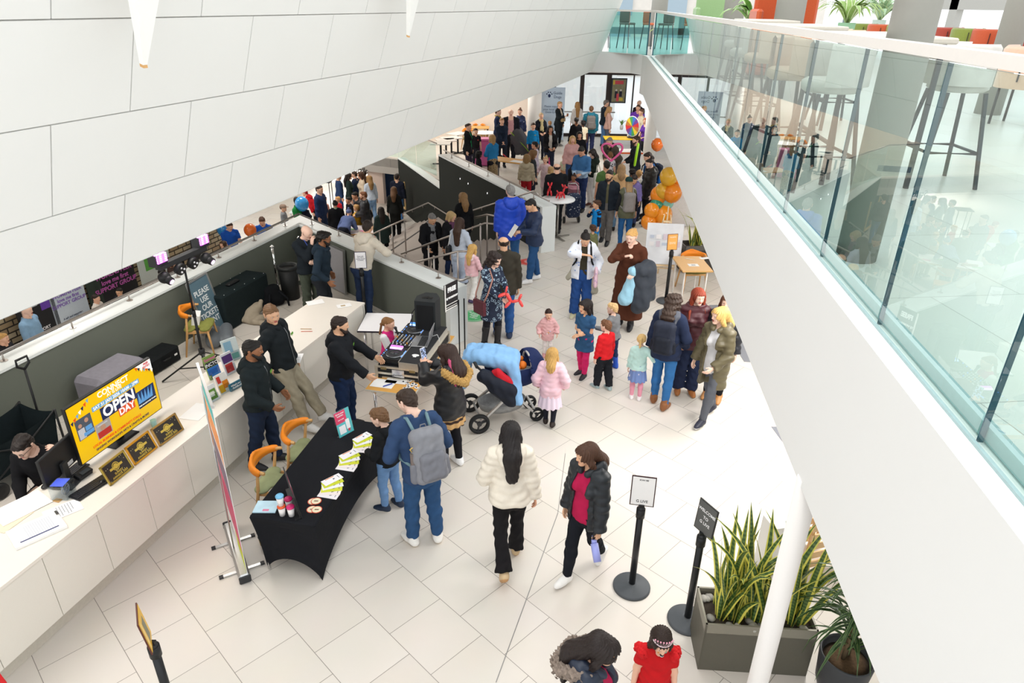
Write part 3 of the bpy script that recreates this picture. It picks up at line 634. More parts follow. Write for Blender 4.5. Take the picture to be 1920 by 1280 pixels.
GREYW=M('6a6f66',rough=.8,var=.05,scale=200,spec=.2)
DARKW=M('2c2e2a',rough=.8,var=.05,scale=120,spec=.15)
LEDGEM=M('e6ebea',rough=.35,var=.02,scale=4)
STEPM=M('b7aca4',rough=.6,var=.05,scale=20);NOSE=M('3b3836',rough=.7)
ZL=-1.8;NS=6
a16=math.radians(16.6);hd16=np.array([math.sin(a16),math.cos(a16)])
W1a=P(0,695,1.0)[:2];W1b=P(560,421,1.0)[:2];W2b=P(834,541,1.0)[:2]
u1=(W1b-W1a)/np.linalg.norm(W1b-W1a);n1=np.array([-u1[1],u1[0]]);u2=(W2b-W1b)/np.linalg.norm(W2b-W1b);n2=np.array([-u2[1],u2[0]])
W1s=W1a-u1*4.5;LW=.36
o1=W1s+n1*LW;oc=inter(W1s+n1*LW,u1,W2b+n2*LW,u2);o2=W2b+n2*LW+u2*.12
DWa=P(1013,386,1.08)[:2];DWb=P(822,289.5,1.08)[:2];ud=(DWb-DWa)/np.linalg.norm(DWb-DWa);nd=np.array([ud[1],-ud[0]])
sd_=np.array([.2868,.958]);sn_=np.array([-.958,.2868]);q0=np.array([-.97,10.44])
def stl(s,side):
 p=q0+sn_*s
 return inter(p,sd_,o2,u2)if side==0 else inter(p,sd_,DWa,ud)
T0a,T0b=stl(.85,0),stl(.85,1)
NOTCH=P(823,337,0)[:2];NL=P(746,300,0)[:2];FL=P(640,300,0)[:2]
fdir=P(660,322,-.5)[:2]-P(747,333,-.5)[:2];fdir/=np.linalg.norm(fdir);FLx=NL+fdir*12
ENT=31.0
floor_poly=[tuple(o1),tuple(oc),tuple(T0a),tuple(T0b),tuple(NOTCH),tuple(NL),tuple(FLx),(FLx[0],ENT),(16,ENT),(16,-2.5),(o1[0],-2.5)]
struct('floor',lambda b:b.prism(floor_poly,-.30,0),FLOORM,'pale cream tiled ground floor of the hall')
LOWM=tile_mat('mat_lower_tiles','e4ded6','dfd8ce','9a938b',(.6,.6),.2,(0,0),.003)
struct('floor_lower',lambda b:b.prism([(-20,2),(-20,40),(6,40),(6,2)],ZL-.2,ZL),LOWM,'pale tiled floor of the lower level down the stairs')
def _stairs(b):
 def slab(s0,s1,z):
  p=[stl(s0,0),stl(s0,1),stl(s1,1),stl(s1,0)];b.m=0;b.prism([tuple(q)for q in p],ZL,z)
  if s1-s0<1:
   a,c=p[0],p[1];L=np.linalg.norm(c-a);d=(c-a)/L;b.m=1
   a2=a+d*.25;c2=c-d*.25
   b.prism([tuple(a2+sn_*.02),tuple(c2+sn_*.02),tuple(c2+sn_*.075),tuple(a2+sn_*.075)],z,z+.004)
 for k in range(5):slab(.85+.3*k,1.15+.3*k,-.15*(k+1))
 slab(2.35,4.45,-.90)
 for k in range(5):slab(4.45+.3*k,4.75+.3*k,-.9-.15*(k+1))
 a,c=stl(.85,0),stl(.85,1);d=(c-a)/np.linalg.norm(c-a);a=a+d*.25;c=c-d*.25;b.m=1
 b.prism([tuple(a-sn_*.08),tuple(c-sn_*.08),tuple(c-sn_*.03),tuple(a-sn_*.03)],0,.004)
 a,c=stl(4.45,0),stl(4.45,1);a=a+d*.25;c=c-d*.25
 b.prism([tuple(a-sn_*.08),tuple(c-sn_*.08),tuple(c-sn_*.03),tuple(a-sn_*.03)],-.9,-.896)
struct('stairs',_stairs,[STEPM,NOSE],'pale stone staircase with dark nosing strips going down to the lower level')
def _w1(b):
 t=.10
 b.m=0;b.prism([tuple(W1s),tuple(W1b),tuple(oc),tuple(o1)],-.0,.965)
 b.prism([tuple(W1b),tuple(W2b),tuple(o2-u2*.12),tuple(oc)],0,.965)
struct('wall_reception',_w1,[GREYW],'grey low wall round the back of the reception')
def _w2(b):
 e=u1*0
 b.prism([tuple(W1s-n1*.012),tuple(W1b-n1*.012+0*u1),tuple(W1b-n2*.012),tuple(W2b-n2*.012+u2*.12),tuple(o2+n2*.012),tuple(oc+(n1+n2)*.008),tuple(o1+n1*.012)],.965,1.0)
 b.prism([tuple(W2b+u2*.005),tuple(W2b+u2*.12),tuple(o2),tuple(o2-u2*.115)],0,.965)
struct('trim_reception',_w2,[LEDGEM],'white ledge on top of the grey reception wall')
def _w3(b):
 b.prism([tuple(oc+n2*.0),tuple(o2),tuple(o2+n2*.02),tuple(oc+n2*.02)],ZL,.96);b.prism([tuple(o1),tuple(oc),tuple(oc+n1*.02),tuple(o1+n1*.02)],ZL,.96)
struct('wall_stair_side',_w3,[WHITE],'white wall face beside the stairs')
def _dark(b):
 far=DWb+ud*4.2
 e=DWa-ud*.0
 b.prism([tuple(DWa),tuple(DWb),tuple(DWb+nd*.34),tuple(DWa+nd*.34)],ZL,1.045)
 b.prism([tuple(DWb),tuple(NL+nd*-.0),tuple(NL+nd*.25),tuple(DWb+nd*.25)],ZL,.05)
struct('wall_stairs',_dark,[DARKW],'dark charcoal wall rising beside the stairs')
def _dl(b):
 b.prism([tuple(DWa-nd*.012),tuple(DWb-nd*.012),tuple(DWb+nd*.352),tuple(DWa+nd*.352)],1.045,1.08)
 b.prism([tuple(DWa-ud*.12-nd*.012),tuple(DWa),tuple(DWa+nd*.352),tuple(DWa-ud*.12+nd*.352)],0,1.08)
 b.prism([tuple(DWb-nd*.01),tuple(NL-nd*.01),tuple(NL+nd*.26),tuple(DWb+nd*.26)],.05,.085)
struct('trim_stairs',_dl,[LEDGEM],'white ledge on the dark stair wall')
for i in range(3):
 s=P((863,878,914)[i],(335,344,362)[i],.4);tagp(part('wall_light',[M('ffffff',emit=3.0)],None,lambda b:b.lathe([(.02,0),(.02,.012)],n=12,R=np.array(Matrix(((0,0,-nd[0]),(0,1,-nd[1]),(1,0,0))))),None),'small round light in the dark stair wall, '+('leftmost','middle','rightmost')[i]+' of three','wall light','stair wall lights').location=tuple(hitp((863,878,914)[i],(335,344,362)[i],np.array([*(DWa-nd*.0),0]),np.array([*nd,0])))
def _fas(b):b.prism([tuple(NL),tuple(FLx),tuple(FLx+np.array([0,.25])),tuple(NL+np.array([0,.25]))],-.55,0.02)
FASO=struct('trim_upper_floor_edge',_fas,[M('b7b0a8',rough=.7,var=.02)],'grey edge of the floor over the lower level')
_p=hitp(690,321,np.array([*NL,0]),np.array([fdir[1],-fdir[0],0]));_n=np.array([fdir[1],-fdir[0],0]);_n=_n if _n[1]<0 else-_n
text_mesh('Stalls',.30,frame(_p+_n*.012,-np.array([*fdir,0]),(0,0,1)),M('2b2b2b'),FASO,align='RIGHT',bold=.006)
hd3=V3(.2868,.958,0);hd3/=np.linalg.norm(hd3);dd3=V3(-.329,.136,-.935);dd3/=np.linalg.norm(dd3);nw=np.cross(hd3,dd3);nw/=np.linalg.norm(nw);nw=nw if nw[0]>0 else-nw
PW0=P(0,600,3.5)
def WP(u,v,d=0.0):return PW0+hd3*u-dd3*v+nw*d
rows=[(0,.585,.91),(.585,1.15,.365),(1.15,1.705,.92),(1.705,2.27,.38),(2.27,2.84,.92),(2.84,3.4,.38),(3.4,4.0,.92)]
def _wall(b):
 g=.0042;L=1.093
 for(v0,v1,u0)in rows:
  k=-5
  while u0+k*L<18.4:
   a=u0+k*L;e=min(a+L,18.2)
   q=[WP(a+g,v0+g),WP(e-g,v0+g),WP(e-g,v1-g),WP(a+g,v1-g)]
   if e-a>.1:
    b.m=0;b.poly(q);r=[x-nw*.02 for x in q]
    for i in range(4):b.quad(q[i],r[i],r[(i+1)%4],q[(i+1)%4])
   k+=1
 b.m=1;b.poly([WP(-6,0,-.02),WP(18.2,0,-.02),WP(18.2,4,-.02),WP(-6,4,-.02)])
 b.m=2;b.poly([WP(-6,0,0),WP(18.2,0,0),WP(18.2,0,-.3),WP(-6,0,-.3)]);b.poly([WP(18.2,0,0),WP(18.2,4,0),WP(18.2,4,-.3),WP(18.2,0,-.3)])
struct('wall_left',_wall,[WALLW,M('8b8480',rough=.9),WALLW],'huge leaning white panelled wall')
e0,e1=WP(-6,0,-.28),WP(18.2,0,-.28)
CEILM=M('e8e6e2',rough=.8,var=.01)
struct('ceiling',lambda b:b.prism([(e0[0],e0[1]),(e1[0],e1[1]),(e1[0]-.4,31),(-20,31),(-20,e0[1])],3.5,3.62),CEILM,'white ceiling over the reception and the lower level')
for i,(pt,wd)in enumerate((((268,120),50),((765,66),40))):
 tip=hitp(*pt,PW0+nw*.30,nw);lead=V3(.35,.95,0);up3=V3(.12,-.05,1)
 def fin(b):
  b.m=0;r=V3(1,0,0);top=tip+up3*1.7;rt=hd3*.62;dp=nw*.12
  a0=tip-hd3*.012;a1=tip+hd3*.018
  P0=[a0-dp*.1,a1-dp*.1,a1+dp*.1,a0+dp*.1];t0=top-hd3*.04;t1=top+rt
  P1=[t0-dp,t1-dp,t1+dp,t0+dp]
  b._add(P0+P1,[(0,1,5,4),(1,2,6,5),(2,3,7,6),(3,0,4,7),(4,5,6,7)])
  b.m=1;P2=[q-V3(.0,0,.016)for q in P0];b._add(P2+P0,[(0,1,5,4),(1,2,6,5),(2,3,7,6),(3,0,4,7),(3,2,1,0)])
 o=part('wall_fin',[WHITE,WOOD],None,fn=fin);tagp(o,('large white pointed fin with wooden tip high on the panelled wall, nearer one','white pointed fin with wooden tip high on the panelled wall, farther one')[i],'fin','pointed wall fins')
MZ=4.0;MB_=3.04
eA=P(1297,215,MZ)[:2];eB=P(1720,762,MZ)[:2];um=(eA-eB)/np.linalg.norm(eA-eB);nm=np.array([um[1],-um[0]])
def ex(y):return eB+um*((y-eB[1])/um[1])
c0,c1=ex(-2.5),ex(19.3)
k1=c1+um*.5-nm*.08;k2=c1+um*1.0-nm*.35;BL=np.array([2.15,20.75])
def _mez(b):
 b.m=0
 b.prism([tuple(c0),tuple(c1),tuple(k1),(4.4,20.6),(16,20.6),(16,-2.5)],MB_,MZ)
 b.prism([tuple(k1),tuple(k2),tuple(BL),(2.15,31),(16,31),(16,20.6),(4.4,20.6)],3.5,MZ)
FASCO=struct('wall_upper_level',_mez,[FASC],'white smooth front of the upper level and its bridge')
MEZF=tile_mat('mat_upper_floor','dcd9d2','d6d3cb','a5a19a',(.9,.9),-.115,(0,0),.002,.3)
gi=nm*.085
struct('floor_upper',lambda b:b.prism([tuple(c0+nm*.14),tuple(c1+nm*.14),tuple(k1+nm*.14),tuple(BL+np.array([.1,.15])),(2.3,30.9),(15.9,30.9),(15.9,-2.4)],MZ,MZ+.012),MEZF,'pale floor of the upper level cafe')
def _soff(b):
 p=[(k2[0]-1.3,20.9,3.5),(4.3,20.7,3.5),(5.5,25,3.1),(7,31,2.62),(1.0,31,2.62),(.9,25,3.1)]
 b.poly(p[::-1]);b.poly([(x,y,z+.1)for x,y,z in p])
 for i in range(6):a,c=p[i],p[(i+1)%6];b.quad(a,c,(c[0],c[1],c[2]+.1),(a[0],a[1],a[2]+.1))
struct('ceiling_entrance',_soff,[FASC],'sloping white ceiling between the bridge and the entrance')
struct('wall_over_entrance',lambda b:b.prism([(-16,31),(16,31),(16,31.3),(-16,31.3)],2.62,4.0),FASC,'white band of wall above the glazed entrance')
glass_o=eB+nm*.075
GBAL=empty('glass_balustrade',(*ex(2.67),MZ),label='glass balustrade with pale handrail along the edge of the upper level',cat='balustrade')
TI=np.array(Matrix.Translation((-ex(2.67)[0],-ex(2.67)[1],-MZ)))
ys=[-1.68,-.81,.06,.93,1.80]+[2.67,3.54,4.40,5.28,6.13,6.98,7.84,8.71,9.58,10.45,11.32,12.19,13.06,13.93,14.8,15.67,16.54,17.41,18.28,19.15]
EDGE=M('1f4a58',rough=.2,spec=.6)
for y0,y1 in zip(ys[:-1],ys[1:]):
 a=ex(y0)+nm*.10+um*.006;c=ex(y1)+nm*.10-um*.006
 def gp(b):
  b.m=0;b.prism([tuple(a),tuple(c),tuple(c+nm*.018),tuple(a+nm*.018)],MZ-.02,MZ+1.03)
  b.m=1;b.prism([tuple(c-um*.003),tuple(c+um*.004),tuple(c+um*.004+nm*.018),tuple(c-um*.003+nm*.018)],MZ-.02,MZ+1.03)
 part('glass_panel',[GLASS,EDGE],GBAL,gp,TI)
def hr(b):
 a=ex(-2.3)+nm*.11;c=ex(19.2)+nm*.11;kk=k1+nm*.12;ll=BL+np.array([.1,.12])
 for p,q in((a,c),(c,kk),(kk,ll)):b.bar((*p,MZ+1.06),(*q,MZ+1.06),.062,.042)
part('handrail',[M('ece5de',rough=.3,var=.02)],GBAL,hr,TI)
part('glass_channel',[M('9fb7b8',rough=.4)],GBAL,lambda b:[b.bar((*(ex(-2.3)+nm*.135),MZ+.03),(*(c1+nm*.135),MZ+.03),.03,.05),b.bar((*(ex(-2.3)+nm*.085),MZ+.005),(*(c1+nm*.085),MZ+.005),.012,.012)],TI)
BRG=empty('bridge_balustrade',(*k1,MZ),label='teal tinted glass balustrade across the far end of the upper level',cat='balustrade')
TB=np.array(Matrix.Translation((-k1[0],-k1[1],-MZ)))
kk=k1+nm*.1;ll=BL+np.array([.42,.1]);
for i in range(2):
 p=kk+(ll-kk)*(i*.5+.006);q=kk+(ll-kk)*(i*.5+.49);dn=np.array([0,.018])
 part('glass_panel',[GLASST],BRG,lambda b:b.prism([tuple(p),tuple(q),tuple(q+dn),tuple(p+dn)],MZ,MZ+1.03),TB)
part('end_post',[plastic('1d5560')],BRG,lambda b:b.bar((*kk,MZ),(*kk,MZ+1.03),.03,.03),TB)
def pillar(name,label,x,y,r,z0,z1,mat=None,group=None):
 o=struct(name,lambda b:b.lathe([(r,0),(r,z1-z0)],n=32),mat or WHITE,label);o.location=(x,y,z0);return o
pc=P(1416,1280,0.55)
cdir=P(1502,905,MB_)
pillar('column_slim','slim white steel post under the edge of the upper level',cdir[0]+nm[0]*.035,cdir[1]+nm[1]*.035,.058,0,MB_+.03,M('e6e1dc',rough=.5,var=.01))
GREYC=M('9d9b93',rough=.6,var=.03)
def upz(px,py,z):q=P(px,py,z);return q
for i,(px,py,r,lb)in enumerate(((1603,487,.10,'big grey round pillar just behind the glass'),(1850,215,.15,'grey round pillar beside the orange tub chair'))):
 q=P(px,py,MZ);pillar('column_upper',lb,q[0],q[1],r,MZ,MZ+3.2,GREYC)
for i,(px,rr)in enumerate(((1375,.20),(1480,.2),(1235,.2))):
 q=P(px,62,MZ);yy=(19,13.4,24)[i];r_=ray(px,30);t=yy/r_[1];pillar('column_upper',('grey pillar behind the green booth','grey pillar right of the rust red booth','thin grey pillar at the far end of the upper cafe')[i],r_[0]*t,yy,rr*1.25,MZ,MZ+3.2,GREYC)
pillar('column_ground','white round pillar beside the balloon garland',*P(1213,318,0)[:2],.20,0,3.2)
pillar('column_ground','white round pillar beside the tall pale blue banner',P(1003,185,2)[0],27.2,.26,0,3.6)
_r=ray(711,400);_pl=_r*(26.3/_r[1])
struct('column_lower',lambda b:b.box((_pl[0],26.3,-1.05),(.56,.5,1.5)),M('e6cfc1',rough=.7,var=.02),'square pinkish pillar on the lower level')
ENTM=plastic('3c302d',.5)
fx=lambda px:P(px,200,0)
def ray_y(px,py,y):r=ray(px,py);t=y/r[1];return np.array([0,0,H])+r*t
def _ent(b):
 b.m=0
 for px,w_ in((985,.14),(1040,.10),(1091,.17),(1141,.20),(1187,.05),(1230,.14),(1262,.14)):
  x=ray_y(px,170,31)[0];b.box((x,31.0,1.31),(w_,.12,2.62))
 b.box((3.5,31,2.58),(12,.14,.10));b.box((1.9,31,.06),(6,.10,.12))
 b.m=1;b.box((3,31,1.3),(14,.012,2.5));b.m=2;b.box((2.5,31,1.02),(3.6,.05,.05))
struct('window_1',_ent,[ENTM,CLEAR,STEEL],'glazed entrance with dark brown mullions')
struct('pavement',lambda b:b.prism([(-40,31),(40,31),(40,75),(-40,75)],-.25,-.02),M('efeeec',rough=.9,var=.03,scale=3),'bright pavement and road outside the entrance')
def bld(b):
 b.m=0;b.box((4,61,3.5),(40,3,7));b.m=1
 for i in range(9):b.box((-13+i*4.2,59.4,2.4),(1.9,.3,1.7));b.box((-13+i*4.2,59.4,5.2),(1.9,.3,1.5))
struct('exterior_building',bld,[M('ddd6cc',rough=.9,var=.1,scale=2),M('9fb0ba',rough=.2)],'pale building across the street')
BRICK=tile_mat('mat_brick','cbbd9f','a98f6c','3c352e',(.30,.12),0,(0,0),.014,.85)
on=np.array([math.cos(a16),-math.sin(a16)])
bw0=-on*13.2+hd16*4;bw1=-on*13.2+hd16*15.2
struct('wall_brick',lambda b:b.box((0,0,0),(11.4,.3,4.6)),BRICK,'patchy brick wall at the back of the lower level').matrix_world=Matrix(frame(((bw0+bw1)/2).tolist()+[.5],(*hd16,0),(-hd16[1],hd16[0],0)).tolist())
bpy.data.objects['wall_brick'].data.materials[0].node_tree.nodes['Mapping'].vector_type='POINT'
for nd_ in bpy.data.objects['wall_brick'].data.materials[0].node_tree.nodes:
 if nd_.type=='MAPPING':nd_.inputs['Rotation'].default_value=(PI/2,0,0)
struct('wall_lower_end',lambda b:b.box((-8,36.5,.6),(26,.3,5)),WHITE,'white end wall of the lower level')
CREAM=M('efe0d2',rough=.7,var=.02)
struct('wall_cafe',lambda b:b.box((-4.6,29.2,1.8),(10.6,.25,3.6)),CREAM,'cream wall behind the far cafe tables')
struct('wall_right',lambda b:[b.box((15.9,14,5.5),(.25,34,.6)),b.box((15.9,14,4.2),(.25,34,.5))]+[b.box((15.9,-2+3.3*i,5.5),(.25,.5,3))for i in range(11)],M('b9b7b0',rough=.7),'window wall of the upper cafe')
struct('wall_street_side',lambda b:[b.box((15.9,-2+3.3*i,1.5),(.3,.35,3))for i in range(11)],ENTM,'dark window frames under the upper level')
struct('wall_upper_end',lambda b:[b.box((3+2.6*i,30.9,5.6),(.22,.2,3.2))for i in range(6)]+[b.box((9,30.9,4.25),(14,.2,.25))],M('7b8a8b',rough=.6),'glazed end of the upper cafe')
def sticker(px,py,r,hx,label,txt=None):
 q=P(px,py,0);e=empty('floor_sticker',(q[0],q[1],0),0,label,'sticker');part('disc',[M(hx,rough=.4,var=.05)],e,lambda b:b.lathe([(r,0.001),(r,.004)],n=40))
 part('ring',[M('f2f2f2',rough=.4)],e,lambda b:b.lathe([(r*.86,.0042),(r*.9,.0046),(r*.9,.0042)],n=40,cap=False))
 for i in range(3):text_mesh(txt[i]if txt else '',r*.3,frame(V3(0,r*(.35-.35*i),.0052),rotz(-.7)[:3,0],rotz(-.7)[:3,1]),M('f6f6f6'),e)
sticker(888,592,.26,'44b36a','round green floor sticker beside the stair wall',('PLEASE','KEEP','LEFT'))
sticker(990,491,.22,'e2564e','round red floor sticker by the navy jacket man',('NO','ENTRY','PLEASE'))
sticker(1018,458,.20,'e2564e','round red floor sticker under the green lidded bin',('NO','ENTRY','PLEASE'))
struct('trim_floor_joint',lambda b:[b.bar((*P(930,1279,0)[:2],.001),(*P(1046,962,0)[:2],.001),.008,.003),b.bar((*P(1046,962,0)[:2],.001),(*P(1060,850,0)[:2],.001),.006,.003)],[M('8d8b88',rough=.4,metal=.5)],'thin metal joint strip across the tiled floor')
struct('trim_floor_mat',lambda b:b.prism([tuple(P(1446,800,0)[:2]),tuple(P(1460,800,0)[:2]),tuple(P(1700,830,0)[:2]),tuple(P(1520,900,0)[:2])],.001,.006),[M('7d7f86',rough=.95,var=.2,scale=200)],'grey entrance mat under the upper level')
struct('trim_floor_mat_far',lambda b:b.prism([tuple(P(1330,572,0)[:2]),tuple(P(1400,572,0)[:2]),tuple(P(1560,690,0)[:2]),tuple(P(1395,678,0)[:2])],.001,.006),[M('85878d',rough=.95,var=.2,scale=200)],'grey mat by the side doors')
wld=bpy.data.worlds.new('world');SC.world=wld;wld.use_nodes=True
bgn=wld.node_tree.nodes['Background'];bgn.inputs[0].default_value=(.93,.965,1,1);bgn.inputs[1].default_value=1.5
def area(name,loc,size,e,rot=(0,0,0),col=(1,1,1),sy=None):
 l=bpy.data.lights.new(name,'AREA');l.energy=e;l.size=size;l.color=col
 if sy:l.shape='RECTANGLE';l.size_y=sy
 o=bpy.data.objects.new(name,l);COL.objects.link(o);o.location=loc;o.rotation_euler=rot;return o
area('skylight',(.3,9,10.5),4.5,760,(0,0,-.12),(1,.985,.96),24)
for i,(x,y,z,e)in enumerate(((-5.2,5.0,3.42,62),(-4.6,9.2,3.42,70),(-9.5,13,3.42,110),(-6.5,20.5,3.42,140),(-5.5,26,3.42,100),(-1.5,27,3.42,90),(-10,19,3.42,110))):
 area('ceiling_fill',(x,y,z),1.6,e,(0,0,0),(1,.96,.9))  # unseen fill added to brighten the spaces under the left ceiling
area('lower_hall_fill',(-8,31,-.7),3.0,120,(0,0,0),(1,.97,.93))  # added fill light for the back of the lower level, no visible fitting
for i,(x,y)in enumerate(((3.6,6.6),(4.0,8.6),(6.0,12),(5.2,18),(3.2,25))):
 area('under_upper_level_fill',(x,y,2.98 if y<20 else 2.9),1.2,100 if y<9 else 70,(0,0,0),(1,.98,.95))  # fill added below the upper level to brighten the floor like side daylight
SC.view_settings.view_transform='Standard';SC.view_settings.look='None';SC.view_settings.gamma=1.0;SC.view_settings.use_curve_mapping=False
SC.view_settings.exposure=.06
RAILM=M('b4aca6',rough=.32,metal=.85,var=.04)
def railset(label,pts,posts,r=.021,group='stainless handrails',flange=False,brackets=None):
 c=np.mean([p for p in pts],0);e=empty('handrail',(c[0],c[1],min(p[2]for p in pts)-.9 if not flange else c[2]-.1),0,label,'handrail',group)
 T=np.eye(4);T[:3,3]=-np.array(e.location)
 part('rail',[RAILM],e,lambda b:b.tube(pts,r,10),T)
 for(x,y,z0,z1)in posts:
  def pp(b):
   b.cyl((x,y,z0),(x,y,z1),.012 if flange else .019,n=10)
   if flange:b.cyl((x,y,z0),(x,y,z0+.008),.045,n=16)
  part('post',[RAILM],e,pp,T)
 for p,q in brackets or[]:part('bracket',[RAILM],e,lambda b:b.tube([p,p-V3(0,0,.08),q],.009,6),T)
 return e
def along(pts,d):
 out=[]
 for p,q in zip(pts[:-1],pts[1:]):
  n=max(1,int(np.linalg.norm(np.array(q)-p)/d))
  for i in range(n):out.append(np.array(p)+(np.array(q)-p)*(i+.5)/n)
 return out
m1=(W1s+o1)/2;mc=(W1b+oc)/2;m2=(W2b+o2)/2-u2*.02;m2=W2b+n2*LW*.62+u2*.08
z_=1.115
railset('handrail on the white ledge round the back of the reception',[np.array([*m1,z_]),np.array([*(mc+n1*.06+n2*.06),z_]),np.array([*m2,z_]),np.array([*(m2+u2*.05+n2*.05),z_]),np.array([*(m2+u2*.03+n2*.22),z_]),np.array([*(m2-u2*.1+n2*.25),z_-.03])],[(*p,1.0,z_)for p in along([m1,mc+n1*.06+n2*.06,m2],1.0)],flange=True)
d1=DWa+nd*.17;d2=DWb+nd*.17
railset('handrail on the white ledge of the dark stair wall',[np.array([*(d1-ud*.1),1.2]),np.array([*d2,1.2])],[(*p,1.08,1.2)for p in along([d1,d2],1.1)],flange=True)
wp=lambda px,py:hitp(px,py,np.array([*(DWa-nd*.09),0]),np.array([*nd,0.]))
wr=[wp(1010,366),wp(1001,358),wp(887,394),wp(853,411),wp(803,380),wp(730,411),wp(690,430)]
railset('wall handrail bending along the dark stair wall',wr,[],brackets=[(p,p-V3(0,0,.08)+np.array([*nd,0])*.085)for p in along([np.array(q)for q in wr[1:]],1.0)])
fz=lambda x,y:max(0,(sn_@(np.array([x,y])-q0)-.85))*-.5
def srail(label,pl,dz=.95,posts=None,end=True):
 pts=[np.array([x,y,max(-.9,fz(x,y))+dz])for x,y in pl]
 if end:a=pts[0];pts=[a+V3(.02,-.02,-.95),a+V3(.02,-.02,-.08),a+V3(.01,-.01,-.01)]+pts
 railset(label,pts,[(x,y,max(-.9,fz(x,y))-.12,max(-.9,fz(x,y))+dz)for x,y in(posts or[])])
srail('middle stair handrail with a bent end beside the grey sweatshirt woman',[(-.38,14.29),(-.62,14.35),(-2.55,14.85)],posts=[(-.72,14.38),(-1.3,14.53),(-1.9,14.68),(-2.45,14.82)])
srail('stair handrail nearest the reception wall',[(-.72,12.5),(-1.06,12.45),(-1.92,12.87),(-2.6,13.5)],posts=[(-1.06,12.45),(-1.55,12.7),(-2.2,13.12)],end=False)
srail('stair handrail behind the royal blue jacket man',[(-.22,14.8),(-.62,15.45),(-1.2,16.4),(-1.6,17.1)],posts=[(-.62,15.45),(-1.1,16.2),(-1.5,16.9)])
a=P(758,411,.05);c=P(700,438,-.42);railset('handrail of the lower flight of stairs',[a+V3(.05,-.03,-.06),a,c,P(664,456,-.75)],[(a[0],a[1],-.95,a[2]),(*((a+(c-a)*.4)[:2]),-1.2,(a+(c-a)*.4)[2]),(*((a+(c-a)*.8)[:2]),-1.4,(a+(c-a)*.8)[2])])
g0,g1,g2=NOTCH,NL,FLx
GB2=empty('glass_balustrade',(*NL,0),0,'green tinted glass balustrade over the lower level sign','balustrade')
T2=np.array(Matrix.Translation((-NL[0],-NL[1],0)))
for p,q in((NOTCH+(NL-NOTCH)*.04,NL-(NL-NOTCH)*.5),(NL-(NL-NOTCH)*.49,NL),(NL+fdir*.02,NL+fdir*1.3),(NL+fdir*1.33,NL+fdir*2.6)):
 t_=(q-p)/np.linalg.norm(q-p);n_=np.array([-t_[1],t_[0]])*.014+np.array([0,.05])
 part('glass_panel',[glass_mat('mat_green_glass',(.80,.92,.89))]if 0 else[GLASS],GB2,lambda b:b.prism([tuple(p+n_),tuple(q+n_),tuple(q+n_*1.3),tuple(p+n_*1.3)],.09,1.1),T2)
part('handrail',[RAILM],GB2,lambda b:b.tube([np.array([*(NOTCH+ud*.1),1.14]),np.array([*NL,1.14]),np.array([*(NL+fdir*3),1.14])],.021,8),T2)
BLK='1d2124';NAVY='23304f';DENIM='2d4f7d'
HOOD=dict(hood=1,logo='6fae3e')
person('recept','person in black sweater and glasses seated behind the reception counter, hand behind ear',(33,826),1.76,325,drop=.46,sk='p',lean=20,look=(-8,18),LH=(.24,.14,1.40),LE=(.5,.45,.35),RH=(.10,.42,.98),ldir=(-.6,.1,.8),top=('sweater','1a1a1d',dict(collar=.01)),hair=('short','231b18'),glasses=True,LF=(.12,.45,0),RF=(.12,.45,0),bot=('trousers','1c1d22','slim'),seated=True)
person('hoodA','person with short dark hair in black hoodie and dark jeans, hands in pockets',(472,640),1.72,68,sk='b',w=1.10,look=(6,4),LH=(.19,.22,.98),RH=(.19,.22,.98),top=('hoodie','202729',HOOD),bot=('trousers','1f2a3f','straight'),shoes=('1e1e20','d9d7d2',0),hair=('short','191513'),beard='1c1715',LF=(.10,.10,0,12),RF=(.10,-.14,0,12))
person('hoodB','person with light brown hair in black hoodie and khaki trousers leaning on the counter',(507,574),1.80,62,lean=-7,sk='o',look=(-42,8),LH=(.24,.02,.84),RH=(.2,-.12,.95),top=('hoodie','23282b',HOOD),bot=('trousers','a69c86','straight'),shoes=('eceae6','e6e2da',0),hair=('short','7d5c3e'),LF=(.02,.52,0,10),RF=(.12,.30,0,10))
person('dj','bearded person in black hoodie with hands held out over the DJ table',(637,595),1.66,76,sk='o',w=1.20,look=(10,6),LH=(.16,.46,1.06),RH=(.26,.40,1.00),ldir=(0,.8,-.6),rdir=(-.1,.8,-.6),top=('hoodie','1d1f23',HOOD),bot=('trousers','1c2c4b','straight'),shoes=('24262b','eeeeee',0),hair=('short','2a1d17'),beard='2a1d17',LF=(.10,.05,0,14),RF=(.13,-.04,0,18))
person('micgirl','small girl in pink and white varsity jacket holding a microphone',(728,596),1.18,66,g='k',look=(4,6),LH=(.05,.21,1.33),RH=(.03,.25,1.27),lcurl=1.0,rcurl=1.0,top=('jacket','d8347f',dict(t=.02)),bot=('trousers','3a5b8e','slim'),hair=('plait','8a6038'))
person('furwoman','person with pink hair streak and black parka with tan fur hood taking a photo',(836,646),1.70,222,g='f',lean=-4,look=(4,12),LH=(.04,.40,1.36),RH=(.07,.38,1.34),lcurl=.9,rcurl=.9,top=('puffer','1a1b1f',dict(hem=.80,fur='c19a5e',hood=1,quilt=0,fold=.006)),bot=('skirt','c7a26a',(.66,.03),M('c9a06a',kind='stripe',hx2='3a2a22',scale=3.2,rough=.9,w=.72),'1b1b20'),shoes=('f2f2f2','ffffff',0),hair=('long','35231d',.20))
person('blackboy','boy in black hoodie and blue jeans standing at the black leaflet table',(706,767),1.32,228,g='k',sk='p',look=(10,18),LH=(.14,.24,1.05),RH=(.14,.20,1.02),top=('hoodie','1b1d20',dict(hood=1)),bot=('trousers','6f93bf','slim'),shoes=('223046','ece9e4',0),hair=('short','6d4e33'),LF=(.1,.06,0,14),RF=(.1,-.06,0,14))
